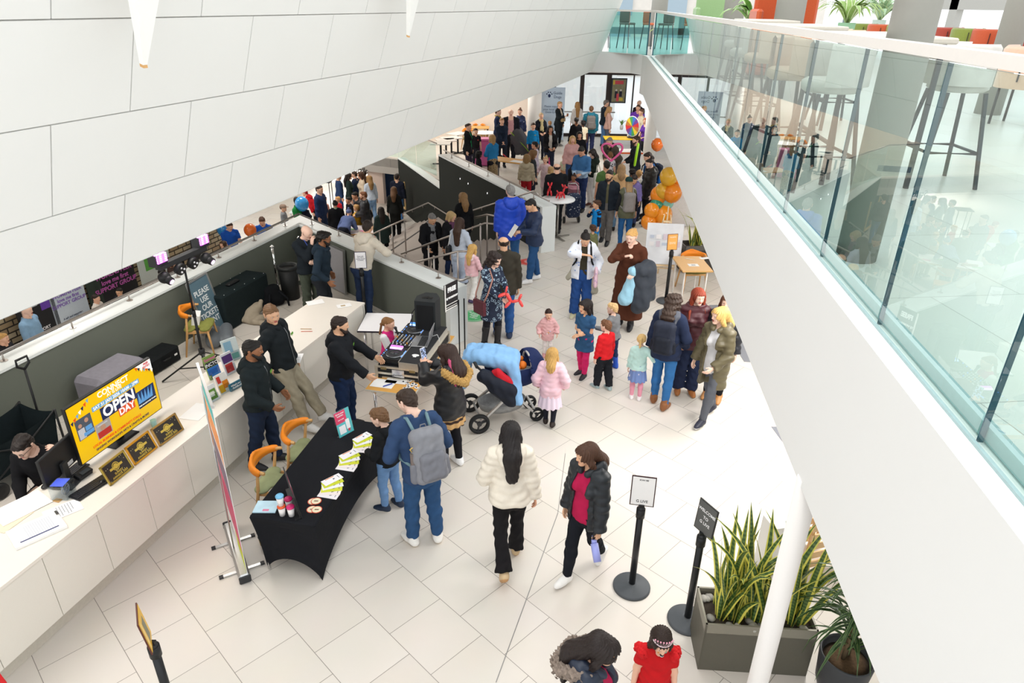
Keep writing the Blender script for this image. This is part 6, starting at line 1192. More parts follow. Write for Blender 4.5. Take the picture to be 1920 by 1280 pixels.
sign_post(686,602,'black post with white notice in front of the cream hoodie person',.98,.20,.30,8,'f5f5f7','3b3350',(('Please wait\nhere until a\nmember of staff\nis available',.62,.024),),tcol='6a6a78',tilt=.05)
sign_post(1248,565,'black post with orange sign beside the picture easel',1.02,.21,.31,14,'f6b25e','8a5a3a',(('TICKETS',.80,.034),('Please queue\nhere for help',.45,.024)),tcol='fff4e0',tilt=.08)
def pxl(px,py,z):return P(px,py,z)
def leg4(b,pts,r=.014,top=.72):
 for(x,y)in pts:b.cyl((x,y,0),(x,y,top),r,n=10)
def table_from(name,label,fl,fr_,br,z,mat,th=.03,legs=CHROME,edge=None,group=None):
 """a rectangular table top from three measured corners (front left, front right, back right)"""
 a,b_,c=[P(*q,z)[:2]for q in(fl,fr_,br)];r=b_-a;w=np.linalg.norm(r);r=r/w;n=np.array([-r[1],r[0]]);d=(c-b_)@n
 e=thing(name,label,'table',(*a,0),math.atan2(r[1],r[0]),group);part('tabletop',[mat],e,lambda q:q.box((w/2,d/2,z-th/2),(w,d,th),bev=.006))
 if edge:part('edge_band',[edge],e,lambda q:[q.box((w/2,-.001,z-th/2),(w+.004,.006,th-.004)),q.box((w/2,d+.001,z-th/2),(w+.004,.006,th-.004)),q.box((-.001,d/2,z-th/2),(.006,d,th-.004)),q.box((w+.001,d/2,z-th/2),(.006,d,th-.004))])
 for x in(.08,w-.08):
  for y in(.10,d-.10):part('leg',[legs],e,lambda q:[q.cyl((x,y,0),(x,y,z-th),.013,n=10),q.cyl((x+.0,y+.04,.0),(x,y+.04,z-th),.010,n=8)])
 return e,w,d
DJT,DW,DD=table_from('folding_table','long yellow wood folding table carrying the DJ equipment',(684,729),(775,741),(848,629),.74,OAKTOP,edge=M('c7bfb0'))
dM=np.array(DJT.matrix_basis)if False else rotz(DJT.rotation_euler[2],tuple(DJT.location));dj=lambda x,y,z=.74:(dM@np.array([x,y,z,1.0]))[:3];drz=DJT.rotation_euler[2]
y0=.34;CL=1.22
e=thing('flight_case','silver edged black flight case under the DJ decks','case',dj(DW/2+.0,y0+CL/2),drz);cw=.60
part('body',[M('1c1c1f',rough=.6)],e,lambda b:b.box((0,0,.085),(cw,CL,.17)))
def alu(b):
 for z in(.008,.162):
  for x in(-cw/2,cw/2):b.box((x,0,z),(.022,CL+.02,.024))
  for y in(-CL/2,CL/2):b.box((0,y,z),(cw+.02,.022,.024))
 for x in(-cw/2,cw/2):
  for y in(-CL/2,CL/2):b.box((x,y,.085),(.04,.04,.18))
 b.box((0,-CL/2-.004,.07),(cw,.006,.03))
part('metal_edges',[M('d9d2c4',rough=.3,metal=.7)],e,alu);part('handle',[M('d8d8da',rough=.25,metal=.8)],e,lambda b:[b.box((0,-CL/2-.008,.085),(.17,.012,.11),bev=.004),b.tube([(-.06,-CL/2-.02,.07),(-.05,-CL/2-.035,.06),(.05,-CL/2-.035,.06),(.06,-CL/2-.02,.07)],.008,6)])
for x in(-.22,.22):part('latch',[M('9a8a62',rough=.4,metal=.6)],e,lambda b:b.box((x*.9,-CL/2-.01,.145),(.08,.014,.035),bev=.003));part('corner_foot',[DARK],e,lambda b:b.box((x*1.15,-CL/2-.01,.01),(.05,.02,.03),bev=.004))
zc=.74+.172
def deck(y,lb):
 q=dj(DW/2-.135,y,zc);e=thing('dj_deck',lb,'DJ deck',q,drz,'DJ decks');part('body',[plastic('1f2124',.35)],e,lambda b:b.box((0,0,.045),(.32,.36,.09),bev=.008))
 part('jog_wheel',[M('3a3c40',rough=.3,metal=.4)],e,lambda b:b.lathe([(.11,.088),(.112,.103),(.095,.108),(.09,.104),(.03,.106),(.028,.112),(.0,.112)],(.02,-.04,0),36));part('jog_ring',[M('c4c6ca',rough=.25,metal=.7)],e,lambda b:b.tube([(.02+.113*math.cos(t),-.04+.113*math.sin(t),.096)for t in np.linspace(0,2*PI,40)[:-1]],.004,6,closed=True))
 part('display',[M('d86be8' if y<1 else '4f8df0',emit=1.2,rough=.2,kind='stripe',hx2='f3d7ff' if y<1 else 'bcd4ff',scale=14)],e,lambda b:b.box((-.02,.125,.098),(.17,.07,.02),roteul(.3,0,0)));part('buttons',[M('6fa2ff',emit=.8),M('9a9da2')],e,lambda b:[(setattr(b,'m',i%2),b.lathe([(.010,.09),(.009,.097)],(-.13,-.14+.045*i,0),12))for i in range(5)]+[b.box((.135,-.02,.093),(.012,.18,.008))])
deck(y0+.24,'DJ deck with pink lit display nearest the camera');deck(y0+1.0,'DJ deck with blue display beside the girl with the microphone')
q=dj(DW/2-.135,y0+.62,zc);e=thing('dj_mixer','black DJ mixer with coloured knobs between the two decks','mixer',q,drz);part('body',[plastic('1b1c1f',.35)],e,lambda b:b.box((0,0,.045),(.32,.36,.09),bev=.006))
def kn(b):
 for i in range(6):
  for j in range(7):b.m=0 if(i*3+j)%4 else(1+(i+j)%3);b.lathe([(.010,.09),(.008,.108)],(-.13+.05*i,-.10+.04*j,0),10)
part('knobs',[M('b9bbc0',rough=.3),M('e6e1d6'),M('d9973a',emit=.3),M('3f7fe0',emit=.6)],e,kn);part('faders',[M('d6d8dc')],e,lambda b:[b.box((-.12+.06*i,-.14,.094),(.012,.03,.012))for i in range(5)])
q=dj(DW/2+.155,y0+CL/2-.02,zc);e=thing('case_shelf','black sliding laptop shelf over half of the flight case','shelf',q,drz);part('board',[M('232326',rough=.7)],e,lambda b:b.box((0,0,.085),(.28,CL-.04,.012)));part('front_lip',[M('cfcac0',rough=.3,metal=.6)],e,lambda b:[b.box((0,-CL/2+.02,.045),(.28,.014,.085)),b.box((-.142,0,.085),(.008,CL-.04,.016)),b.box((.142,0,.04),(.01,CL-.04,.08))])
part('skull_emblem',[M('e8e8e8')],e,lambda b:[b.disc(.01,-.36,.05,.0915,18,.032),b.box((.01,-.40,.0915),(.045,.03,.0008))])
zs=zc+.094;q=dj(DW/2+.13,y0+.62,zs);e=thing('laptop','silver laptop open on the black shelf','laptop',q,drz+.12);LAP=M('c2c3c6',rough=.3,metal=.7)
part('base',[LAP],e,lambda b:b.box((-.02,0,.008),(.23,.33,.014),bev=.004));part('keyboard',[M('2a2b2e',rough=.5)],e,lambda b:[b.box((-.085+.0+.02*r+.05,-.14+.0215*c,.0165),(.016,.018,.003))for r in range(5)for c in range(14)]);part('trackpad',[M('b3b4b8',rough=.3,metal=.5)],e,lambda b:b.box((-.095,0,.0158),(.07,.11,.001)));part('lid',[LAP],e,lambda b:b.box((.115,0,.12),(.008,.33,.22),roteul(0,.18,0),.003));part('screen',[M('2b3444',rough=.15)],e,lambda b:b.box((.108,0,.121),(.004,.31,.20),roteul(0,.18,0)));part('logo',[M('6b6c70',rough=.3)],e,lambda b:b.ball((.1215,0,.125),.016,10,(.15,1,1)))
part('cable',[M('e8e8e8')],e,lambda b:b.tube([(.08,.16,.01),(.16,.20,.03),(.2,.12,.01),(.22,.04,.005)],.004,6))
def onT(px,py,w,h,rz,lb,name,mt,extra=None,mats=(),z=.74,cat='paper',grp=None,th=.002):
 q=P(px,py,z);e=tagp(part(name,[mt]+list(mats),None,lambda b:[b.box((0,0,th/2),(w,h,th))]+([extra(b)]if extra else[])),lb,cat,grp);e.location=tuple(q+V3(0,0,.0015));e.rotation_euler=(0,0,rz);return e
onT(719,719,.30,.21,drz,'white sign up sheet nearest the DJ table edge','paper_sheet',PAPER,grp='sheets on the DJ table');onT(745,712,.28,.20,drz+.05,'white sheet half under the DJ sign up sheet','paper_sheet',PAPER,grp='sheets on the DJ table')
e=onT(727,723,.012,.13,drz-.7,'blue pen on the sign up sheet','pen',M('3a4fa8'),cat='pen',th=.01);e.location.z+=.006
for i in range(16):
 a=(i*2.4)%6.28;px,py=772+13*math.cos(a)*(i/16)**.5-(i%4)*4,724+13*math.sin(a)*(i/16)**.5
 o_=part('badge',[M('f2f2f2',rough=.3),M('232327',rough=.4)],None,lambda b:[b.lathe([(.026,0),(.028,.004),(.02,.007),(0,.0075)],n=18),setattr(b,'m',1),b.disc(0,0,.014,.0082,12),b.disc(.010,.01,.006,.0084,8)]);tagp(o_,'small round black and white badge in the pile on the DJ table corner','badge','pile of badges');o_.location=tuple(P(px,py,.74)+V3(0,0,.001+.002*(i%3)));o_.rotation_euler=(.12*(i%3),.1*(i%2),i)
q=dj(DW*.62,DD-.22,.74);q=P(806,640,.74);e=thing('loudspeaker','big black loudspeaker standing at the far end of the DJ table','speaker',q,drz+.05)
SPK=plastic('25292b',.6)
def spk(b):
 b.m=0;z1=.70;b.prism([(-.15,-.17),(.15,-.17),(.17,.02),(.08,.17),(-.08,.17),(-.17,.02)],0,z1)
part('cabinet',[SPK],e,spk);part('grille',[plastic('131416',.8)],e,lambda b:b.box((0,-.174,.34),(.24,.012,.60)));part('top_handle',[plastic('0e0f10',.5)],e,lambda b:[b.box((.0,-.02,.70),(.15,.07,.006)),b.box((0,-.02,.706),(.03,.07,.012),bev=.003)]);part('badge',[M('3553b8',emit=.3)],e,lambda b:b.box((-.06,-.182,.16),(.08,.004,.02)))
part('cable',[BLACK],e,lambda b:b.tube([(-.17,0,.55),(-.24,-.03,.45),(-.23,-.1,.15),(-.2,-.22,.01)],.007,6))
table_from('side_table','square white topped table behind the small girl',(669.5,620),(762,622),(777,588),.74,M('f1eff0',rough=.35,var=.01),.028,edge=M('2b2733'))
bs_=P(860,682,0);az_=33*D2R;r=V3(math.sin(az_),math.cos(az_),0);n=V3(r[1],-r[0],0)
e=thing('sign','black FREE DJ WORKSHOP sign board on a thin black stand','sign',bs_);c4=[hitp(*q,bs_,n)-bs_ for q in((835,592),(859,566),(858,521),(830.5,540.6))];w_=np.linalg.norm(c4[1][:2]-c4[0][:2]);zb,zt_=(c4[0][2]+c4[1][2])/2,(c4[2][2]+c4[3][2])/2;T=frame(V3(c4[0][0],c4[0][1],zb),r,(0,0,1));h_=zt_-zb
part('base',[BLACK],e,lambda b:b.box((0,0,.006),(.42,.30,.012)));part('post',[BLACK],e,lambda b:[b.bar((.02,0,0),(.02,0,zb+.1),.02),b.bar((.10,.06,0),(.10,.06,zb+.1),.02)])
part('board',[M('1d1d20',rough=.45)],e,lambda b:b.box((w_/2,h_/2,-.008),(w_,h_,.014)),T);part('white_border',[WHITE],e,lambda b:[b.box((.012,h_/2,.001),(.024,h_,.004)),b.box((w_*.5,h_*.22,.001),(w_*.9,.012,.003)),b.box((w_*.5,h_*.12,.001),(w_*.86,.010,.003)),b.box((w_*.5,h_*.04,.001),(w_*.9,.02,.003))],T)
text_mesh('FREE',w_*.30,T@frame((w_*.53,h_*.76,.002),(1,0,0),(0,1,0)),M('f6f6f6',emit=.1),e,bold=.006);text_mesh('DJ WORKSHOP',w_*.125,T@frame((w_*.53,h_*.46,.002),(1,0,0),(0,1,0)),M('f6f6f6',emit=.1),e,bold=.003)
A,B_,C_=[P(*q,.74)[:2]for q in((467,967),(590.6,985.6),(618.8,781))];r=B_-A;w=np.linalg.norm(r);r/=w;n=np.array([-r[1],r[0]]);d=(C_-A)@n
BT=thing('covered_table','long table under a black stretch cover with leaflets on it','table',(*A,0),math.atan2(r[1],r[0]));bM=rotz(BT.rotation_euler[2],(*A,0));bt=lambda x,y,z=.743:(bM@np.array([x,y,z,1.0]))[:3];brz=BT.rotation_euler[2]
def cover(b):
 b.box((w/2,d/2,.725),(w,d,.036),bev=.012)
 cs=[(0,0),(w,0),(w,d),(0,d)];ft=[(.05,.07),(w-.015,.02),(w-.02,d-.03),(.05,d-.05)]
 for i in range(4):
  a,c=np.array(cs[i]),np.array(cs[(i+1)%4]);fa,fc=np.array(ft[i]),np.array(ft[(i+1)%4]);N=20;R=8;g=[]
  for u in range(N+1):
   t=u/N;tp=a+(c-a)*t;bp=fa+(fc-fa)*t;mid=1-(2*t-1)**2;zb=.02+(.25 if i%2 else .19)*mid**.75;inn=(np.array([w/2,d/2])-tp);inn=inn/np.linalg.norm(inn);row=[]
   for v in range(R+1):
    s=v/R;p=tp+(bp-tp)*s+inn*(.05*math.sin(PI*min(1,s*1.1))*(.25+mid));row.append((*p,.722+(zb-.722)*s))
   g.append(row)
  for u in range(N):
   for v in range(R):b._add([g[u][v],g[u+1][v],g[u+1][v+1],g[u][v+1]],[(0,1,2,3)],True)
part('stretch_cover',[cloth('1b1c20',rough=.9,var=.08)],BT,cover)
for x,y in((.06,.08),(w-.06,.07),(w-.06,d-.08),(.06,d-.08)):part('leg',[CHROME],BT,lambda b:b.cyl((x,y,0),(x,y,.70),.016,n=12))
def fan(px,py,n_,rz,lb):
 base=P(px,py,.743);cs=('f2eef0','f4e9e6','d9de3c','f3f3f6','cdd62e','f6f4f8')
 for i in range(n_):
  a=rz+(i-n_/2)*.20;o_=part('leaflet',[M(cs[i%6],rough=.4,var=.03),M('3a3350'),M('e08a4a')],None,lambda b:[b.box((0,.09,.001),(.10,.21,.0016)),setattr(b,'m',1),b.poly([(-.012,.10,.0022),(.012,.10,.0022),(0,.125,.0022)]),b.rect(-.03,.16,.05,.006,.0022),setattr(b,'m',2),b.rect(-.045,.03,.012,.10,.0022)])
  tagp(o_,lb,'leaflet',lb);o_.location=tuple(base+V3(.05*math.cos(a+1.2),.03*i-.06,0)+V3(0,0,.0008+.0022*i));o_.rotation_euler=(0,0,a)
fan(657,836,6,brz-.9,'yellow and white leaflet in the fan nearest the black hoodie boy');fan(630,868,6,brz-1.0,'yellow and white leaflet in the middle fan on the black table');fan(596,918,6,brz-1.0,'yellow and white leaflet in the fan nearest the round coasters')
for i,(px,py,lb)in enumerate(((587,940,'round coaster with orange rim, left one of the upper pair'),(593,940,'round coaster with orange rim, right one of the upper pair'),(585,955,'round coaster with orange rim, left one of the lower pair'),(594,956,'round coaster with orange rim, right one of the lower pair'))):
 o_=part('coaster',[M('d9553a'),M('f0e4c4'),M('6a4a3a')],None,lambda b:[b.lathe([(.052,0),(.052,.003)],n=28),setattr(b,'m',1),b.disc(0,0,.045,.0034),setattr(b,'m',2),b.rect(-.02,-.008,.04,.014,.0038)]);tagp(o_,lb,'coaster','round coasters');o_.location=tuple(P(px,py,.743)+V3(0,0,.0008+.004*(i%2)))
def cup(px,py,lid,lb,z=.743,grp='lidded cups',body='f0ecea'):
 e=thing('cup',lb,'cup',P(px,py,z),0,grp);part('body',[M(body,rough=.5,var=.02)],e,lambda b:b.lathe([(.027,0),(.036,.10)],n=24));part('lid',[M(lid,rough=.4)],e,lambda b:b.lathe([(.039,.098),(.040,.108),(.034,.116),(.0,.117)],n=24));return e
cup(530,965,'e8622e','white cup with orange lid under the blue lidded cup');c_=cup(530,965,'79bfe6','white cup with pale blue lid stacked on the orange lidded cup');c_.location.z+=.122
cup(543,951,'d8266c','white cup with pink lid, farther of the two pink ones');cup(547,966,'e2307a','white cup with pink lid, nearer of the two pink ones')
onT(500,951,.22,.17,brz+.2,'pale blue and pink leaflets at the corner of the black table','leaflet_pile',M('bfe0f2',rough=.4,var=.2,scale=12),lambda b:[setattr(b,'m',1),b.rect(-.02,-.07,.06,.03,.013)],[M('e58aa8')],.743,'leaflets',th=.012)
def stand_sign(px0,px1,h,lean,lb,face,blocks,texts,z=.743,back=BLACK):
 a,c=P(*px0,z),P(*px1,z);r_=c-a;ww=np.linalg.norm(r_);n0=np.cross(r_/ww,(0,0,1));u=V3(0,0,1)*math.cos(lean)-n0*math.sin(lean);e=thing('table_sign',lb,'sign',a,0);T=frame((0,0,0),r_,u)
 part('board',[back],e,lambda b:b.box((ww/2,h/2,-.006),(ww+.01,h+.008,.01)),T);part('poster',[M(face,rough=.3,var=.03)],e,lambda b:b.rect(0,.004,ww,h-.006,.0005),T)
 def bl(b):
  for i,(x,y,w2,h2,hx)in enumerate(blocks):b.m=i;b.rect(x*ww,y*h,w2*ww,h2*h,.001+.0003*i)
 part('poster_print',[M(q[4],rough=.4)for q in blocks],e,bl,T);part('foot',[CLEAR if back is not BLACK else BLACK],e,lambda b:b.box((ww/2,.006,-.05),(ww,.008,.11)),T)
 for s_,x,y,sz in texts:text_mesh(s_,sz,T@frame((x*ww,y*h,.003),(1,0,0),(0,1,0)),M('ffffff'),e,bold=.0005)
stand_sign((637,822),(664,807),.31,.22,'teal and pink poster in a clear stand at the far end of the black table','58bfc4',((0,.52,.72,.46,'e0446a'),(.12,.10,.42,.32,'f2f2f4'),(.6,.2,.25,.38,'f6f8f8'),(.66,.10,.14,.10,'d84a5a')),(('Grow your\nbusiness',.36,.85,.026),('scan to join',.36,.66,.018)),back=CLEAR)
stand_sign((566,972),(547,914),.27,.16,'black tablet stand with a pink sign beside the cups','26272b',((.3,.45,.65,.5,'dcd4da'),(.36,.49,.52,.42,'d3215c')),(('SIGN UP\nHERE',.62,.7,.022),))
q=P(500,1003,0);tub_chair(*(P(512,850,.72)[:2]+np.array([.06,-.12])),brz+96*D2R,'orange backed chair at the near end of the black table','9aa27a',grp='orange backed wooden chairs');tub_chair(*(P(568,797,.72)[:2]+np.array([.06,-.12])),brz+92*D2R,'orange backed chair at the far end of the black table','9aa27a')
e=cup(493,1020,'17181a','takeaway coffee cup with black lid on the floor by the black table',.0,'coffee cups','b39a52')
a,c=P(461,1092,0),P(430,990,0);r=c-a;w=np.linalg.norm(r);r=r/w;n=np.cross(r,(0,0,1));e=thing('roll_up_banner','tall colourful roll-up banner seen edge on near the counter','banner',a);T=frame((0,0,0),r,(0,0,1));HB=2.02
part('base',[ALU],e,lambda b:b.box((w/2,.05,0),(w,.09,.11),bev=.02),T);[part('end_cap',[DARK],e,lambda b:b.box((x,.05,0),(.02,.094,.114),bev=.02),T)for x in(-.008,w+.008)]
for x in(.2,.72):part('foot',[ALU,DARK],e,lambda b:[b.box((x*w,.012,0),(.035,.012,.42)),setattr(b,'m',1),b.box((x*w,.012,.2),(.04,.02,.04)),b.box((x*w,.012,-.2),(.04,.02,.04))],T)
def ban(b):
 b.m=0;b.box((w/2,HB/2+.05,.03),(w*.97,HB-.1,.004));z=.0272
 for i,(x,y,ww,hh)in enumerate(((0,.05,.5,.12),(0,.16,1,.30),(0,.47,1,.18),(0,.68,1,.17),(.1,.87,.8,.09))):b.m=i+1;b.rect(w*(.015+.97*x),HB*y,w*.97*ww,HB*hh,z)
part('printed_sheet',[M('f4f2f0',rough=.35),M('c6d22e'),M('d01f63',rough=.35),M('6f5a72',rough=.4,var=.5,scale=9),M('ee8b2a',rough=.35),M('52b7b5')],e,ban,T);part('top_rail',[ALU],e,lambda b:b.box((w/2,HB+.01,.03),(w,.03,.025)),T);part('support_pole',[ALU],e,lambda b:b.cyl((w/2,.05,-.02),(w/2,HB,.0),.008,n=8),T)
text_mesh('ENTERPRISE M3',.11,T@frame((w/2,HB*.92,.036),(1,0,0),(0,1,0)),M('2f4a6a'),e)if 0 else None
q=(P(885,800,0)+P(985,785,0))/2+V3(.05,.12,0);e=thing('pushchair','navy pushchair with chunky black wheels','pushchair',q,.28);NV=cloth('242f57',rough=.8)
part('carrycot',[NV],e,lambda b:b.lathe([(.30,.56),(.36,.64),(.40,.84),(.385,.84),(.35,.66),(.0,.60)],(.14,0,0),32,sx=1,sy=.52));part('mattress',[M('d7d4d0',rough=.9)],e,lambda b:b.lathe([(.35,.70),(.30,.73),(.0,.73)],(.14,0,0),28,sx=1,sy=.52))
sdf_obj('hood',[rc((.36,-.14,.82),(.36,.14,.82),.15,None,.05),rc((.42,-.1,.86),(.42,.1,.86),.13,None,.05)],.02,[NV],e,post=lambda F:(F.sub(rc((.28,-.13,.82),(.28,.13,.82),.14,None,.01)),F.cut((0,0,.80),(0,0,-1))));part('hood_rim',[M('bdb6ae',rough=.6)],e,lambda b:b.tube([(.34,.20*math.cos(t),.82+.16*math.sin(t))for t in np.linspace(0,PI,14)],.014,8))
part('handle',[plastic('1f2123',.6)],e,lambda b:[b.tube([(-.42,-.26,1.0),(-.42,.26,1.0)],.022,10),b.tube([(-.42,-.24,1.0),(-.02,-.25,.58)],.016,8),b.tube([(-.42,.24,1.0),(-.02,.25,.58)],.016,8)])
part('chassis',[ALU],e,lambda b:[b.bar((-.36,sy*.25,.16),(.12,sy*.22,.58),.03)for sy in(-1,1)]+[b.bar((.40,sy*.18,.14),(.05,sy*.22,.56),.03)for sy in(-1,1)]+[b.bar((-.36,-.25,.16),(-.36,.25,.16),.025),b.bar((.4,-.18,.2),(.4,.18,.2),.025)])
part('basket',[M('8b8c8c',rough=.35,metal=.2,var=.4,scale=20)],e,lambda b:b.lathe([(.22,.16),(.30,.20),(.34,.32),(.33,.32),(.28,.22),(.0,.18)],(-.02,0,0),24,sx=1,sy=.6))
for(x,y,r_)in((-.40,-.28,.145),(-.40,.28,.145),(.44,-.17,.10),(.44,.17,.10)):
 R=np.array(Matrix.Rotation(PI/2,4,'X'));wq=part('wheel',[plastic('1c1d1f',.7)],e,lambda b:b.lathe([(r_*.70,-.025),(r_*.95,-.03),(r_,0),(r_*.95,.03),(r_*.70,.025),(r_*.70,-.025)],(x,y,r_),28,R=R,cap=False));part('hub',[plastic('2c2d30',.4)],wq,lambda b:[b.cyl((x,y-.02,r_),(x,y+.02,r_),r_*.22)]+[b.bar((x,y,r_),(x+r_*.75*math.cos(t),y,r_+r_*.75*math.sin(t)),.02,.02,up=(0,1,0))for t in(.3,2.4,4.5)])
part('toy',[M('e8791f')],e,lambda b:[b.ball((.24,-.10,.86),.06,12),b.ball((.15,-.16,.86),.045,10),b.ball((.26,.05,.88),.04,10)])
def drape(name,lb,pr,hx,cat='coat',nz=(.008,26,1)):
 e2=thing(name,lb,cat,q,.28);sdf_obj('cloth',pr,.016,[cloth(hx,rough=.6)],e2,noise=nz);return e2
drape('coat','light blue padded coat thrown over the pushchair',[rc((-.38,-.05,1.04),(.05,-.20,.94),.10,.10,.06),rc((-.36,.22,1.02),(.0,.10,.98),.09,.10,.06),rc((-.2,.05,1.02),(.1,-.05,.98),.13,.12,.08),rc((.06,-.26,.93),(.10,-.38,.50),.085,.075,.05),rc((-.42,.1,1.05),(-.52,.15,.70),.085,.06,.05),rc((-.50,.0,1.02),(-.56,-.1,.66),.06,.05,.05)],'86b3de')
drape('dark_coat','dark navy padded coat hanging from the pushchair handle',[rc((-.34,-.30,.88),(.0,-.36,.66),.09,.10,.06),rc((-.2,-.34,.72),(.02,-.36,.50),.10,.09,.06)],'20242f');drape('red_jumper','red jumper tucked under the coats on the pushchair',[rc((-.16,-.30,.90),(.0,-.33,.76),.07,.06,.05)],'c01f2c','jumper')
def hold(key,name,label,cat,group=None):
 r=PEOPLE[key];return r,empty(name,tuple(r['pos']),r['th'],label,cat,group),r['s']
backpack('bpman','grey backpack with side bottle pockets on the leaflet table visitor','85868c','77787f',1.12,strap='6f8a92')
r=PEOPLE['bpman'];e=empty('water_bottle',tuple(r['pos']),r['th'],'brown flask in the side pocket of the grey backpack','bottle');s_=r['s'];T=r['T'];part('bottle',[M('6b5f5a',rough=.4)],e,lambda b:b.cyl(T(.165,.26,1.0)*s_,T(.15,.26,1.22)*s_,.032,.03));part('loop',[M('d7b55a')],e,lambda b:b.tube([T(.15,.26,1.22)*s_,T(.18,.28,1.27)*s_,T(.14,.30,1.30)*s_,T(.12,.28,1.24)*s_],.006,6))
backpack('navybp','dark navy quilted backpack on the navy hooded coat','2b2f3c','23262f',.95);backpack('f51','taupe grey backpack on the teal hooded jacket','77726f',None,.95);backpack('f64','black and blue rucksack on the dark haired person','232733','1f5fa0',1.0)
backpack('floral','small black backpack worn by the patterned jacket person','1d1e22',None,.85,pockets=False);backpack('vest','slouchy grey rucksack hanging on the olive gilet','8a8684','6f6b69',.9,pockets=False)
r,e,s_=hold('micgirl','microphone','black microphone held by the small girl in pink','microphone');h1=(r['hands'][1][0]+r['hands'][-1][0])/2;m_=r['HD'](0,-.135,-.055)
part('handle',[BLACK],e,lambda b:b.cyl((h1-(m_-h1)*.5)*s_,m_*s_,.013,.016));part('grille',[M('3a3b3e',rough=.4,metal=.5)],e,lambda b:b.ball(m_*s_,.024,14))
r,e,s_=hold('furwoman','phone','white phone held up by the fur hood person','phone');c=(r['hands'][1][0]+r['hands'][-1][0])/2+V3(0,-.01,.07);part('case',[M('e9e7ea',rough=.3)],e,lambda b:b.box(c*s_,(.078,.010,.155),roteul(.25,0,0),.004));part('screen',[M('8f9fc4',emit=.8,rough=.1,kind='dots',hx2='2b2f3a',scale=60)],e,lambda b:b.box((c+V3(0,.006,.0))*s_,(.07,.002,.145),roteul(.25,0,0)))
r,e,s_=hold('dress','handbag','burgundy leather handbag on a long strap beside the patterned dress','bag');T=r['T'];LEA=M('5a2330',rough=.4,var=.12)
c=T(-.27,-.02,.86);part('bag_body',[LEA],e,lambda b:b.prism([tuple((c+V3(x,0,0))[:2]*s_+np.array([0,y]))for x,y in((-.03,-.13),(.03,-.13),(.03,.13),(-.03,.13))],(c[2]-.13)*s_,(c[2]+.10)*s_));part('flap',[LEA],e,lambda b:b.box((c+V3(-.032,0,.04))*s_,(.008,.27,.12),None,.003))
part('strap',[M('b07f72',rough=.5)],e,lambda b:b.tube([(c+V3(0,-.11,.1))*s_,T(-.20,-.15,1.1)*s_,T(-.10,-.15,1.34)*s_,T(-.075,-.02,1.50)*s_,T(-.12,.12,1.36)*s_,T(-.24,.12,1.05)*s_,(c+V3(0,.11,.1))*s_],.013,6))
RBAL=M('ee4b48',rough=.2,spec=.6,var=.03)
def balloon_dog(e,T,col=RBAL):
 tb=lambda b,a,c,r:b.tube([np.array(a)+(np.array(c)-a)*t for t in(0,.12,.5,.88,1)],[r*.35,r*.85,r,r*.85,r*.35],12)
 part('body',[col],e,lambda b:tb(b,(0,-.02,0),(0,.14,.02),.032),T);part('neck',[col],e,lambda b:tb(b,(0,-.02,0),(0,-.07,.11),.026),T);part('snout',[col],e,lambda b:tb(b,(0,-.07,.12),(0,-.19,.10),.026),T)
 for sx in(-1,1):part('ear',[col],e,lambda b:tb(b,(sx*.02,-.06,.12),(sx*.05,-.02,.20),.022),T);part('leg',[col],e,lambda b:tb(b,(sx*.025,-.01,0),(sx*.05,-.03,-.13),.024),T);part('leg',[col],e,lambda b:tb(b,(sx*.025,.14,.01),(sx*.05,.17,-.11),.024),T)
 part('tail',[col],e,lambda b:tb(b,(0,.15,.02),(0,.22,.10),.018),T)
h=(r['hands'][1][0]+r['hands'][-1][0])/2;e2=empty('balloon_dog',tuple(r['pos']),r['th'],'red balloon dog held by the patterned dress person','balloon',None);balloon_dog(e2,roteul(.9,.2,.8,h*s_+V3(0,-.07,.0)))
r,e,s_=hold('navy','paper_sheet','folded white paper held by the navy quilted jacket person','paper');c=(r['hands'][1][0]+r['hands'][-1][0])/2+V3(0,-.05,.05);part('sheet',[PAPER],e,lambda b:b.box(c*s_,(.20,.004,.26),roteul(-.6,0,0)))
r,e,s_=hold('magenta','water_bottle','lilac drinking bottle carried by the black puffer coat person','bottle');c=r['hands'][1][0];LIL=M('9aa2e2',rough=.3,var=.03);c0_=c*s_+V3(.02,-.05,-.05);part('bottle',[LIL],e,lambda b:b.cyl(c0_-V3(-.08,.06,.10),c0_+V3(-.02,0,.02),.036));part('cap',[LIL],e,lambda b:b.cyl(c0_+V3(-.02,0,.02),c0_+V3(-.035,.012,.05),.026));part('carry_loop',[LIL],e,lambda b:b.tube([c0_+V3(-.03,.01,.04),c0_+V3(-.07,.03,.06),c0_+V3(-.05,.01,.0)],.006,6))
r,e,s_=hold('magenta','phone','black phone held with the lilac bottle','phone');part('case',[BLACK],e,lambda b:b.box((r['hands'][1][0]+V3(-.02,-.02,.03))*s_,(.012,.075,.15),roteul(.3,.2,0),.004))
r,e,s_=hold('brown','coat','light blue small coat hanging over the arm of the brown dress person','coat',None);S_,E_,W_=r['arms'][1];m=(E_+W_)/2
sdf_obj('cloth',[rc(W_+V3(-.02,-.02,.06),m+V3(-.02,-.06,.05),.075,.08,.05),rc(m+V3(-.05,-.09,.0),W_+V3(-.10,-.05,-.42),.085,.12,.06,(0,1,0),1.5)],.016,[cloth('9ccbe0',rough=.6)],e,scale=s_,noise=(.008,26,1))
r,e,s_=hold('brown','dark_coat','big dark grey padded coat hanging over the arm of the brown dress person','coat',None)
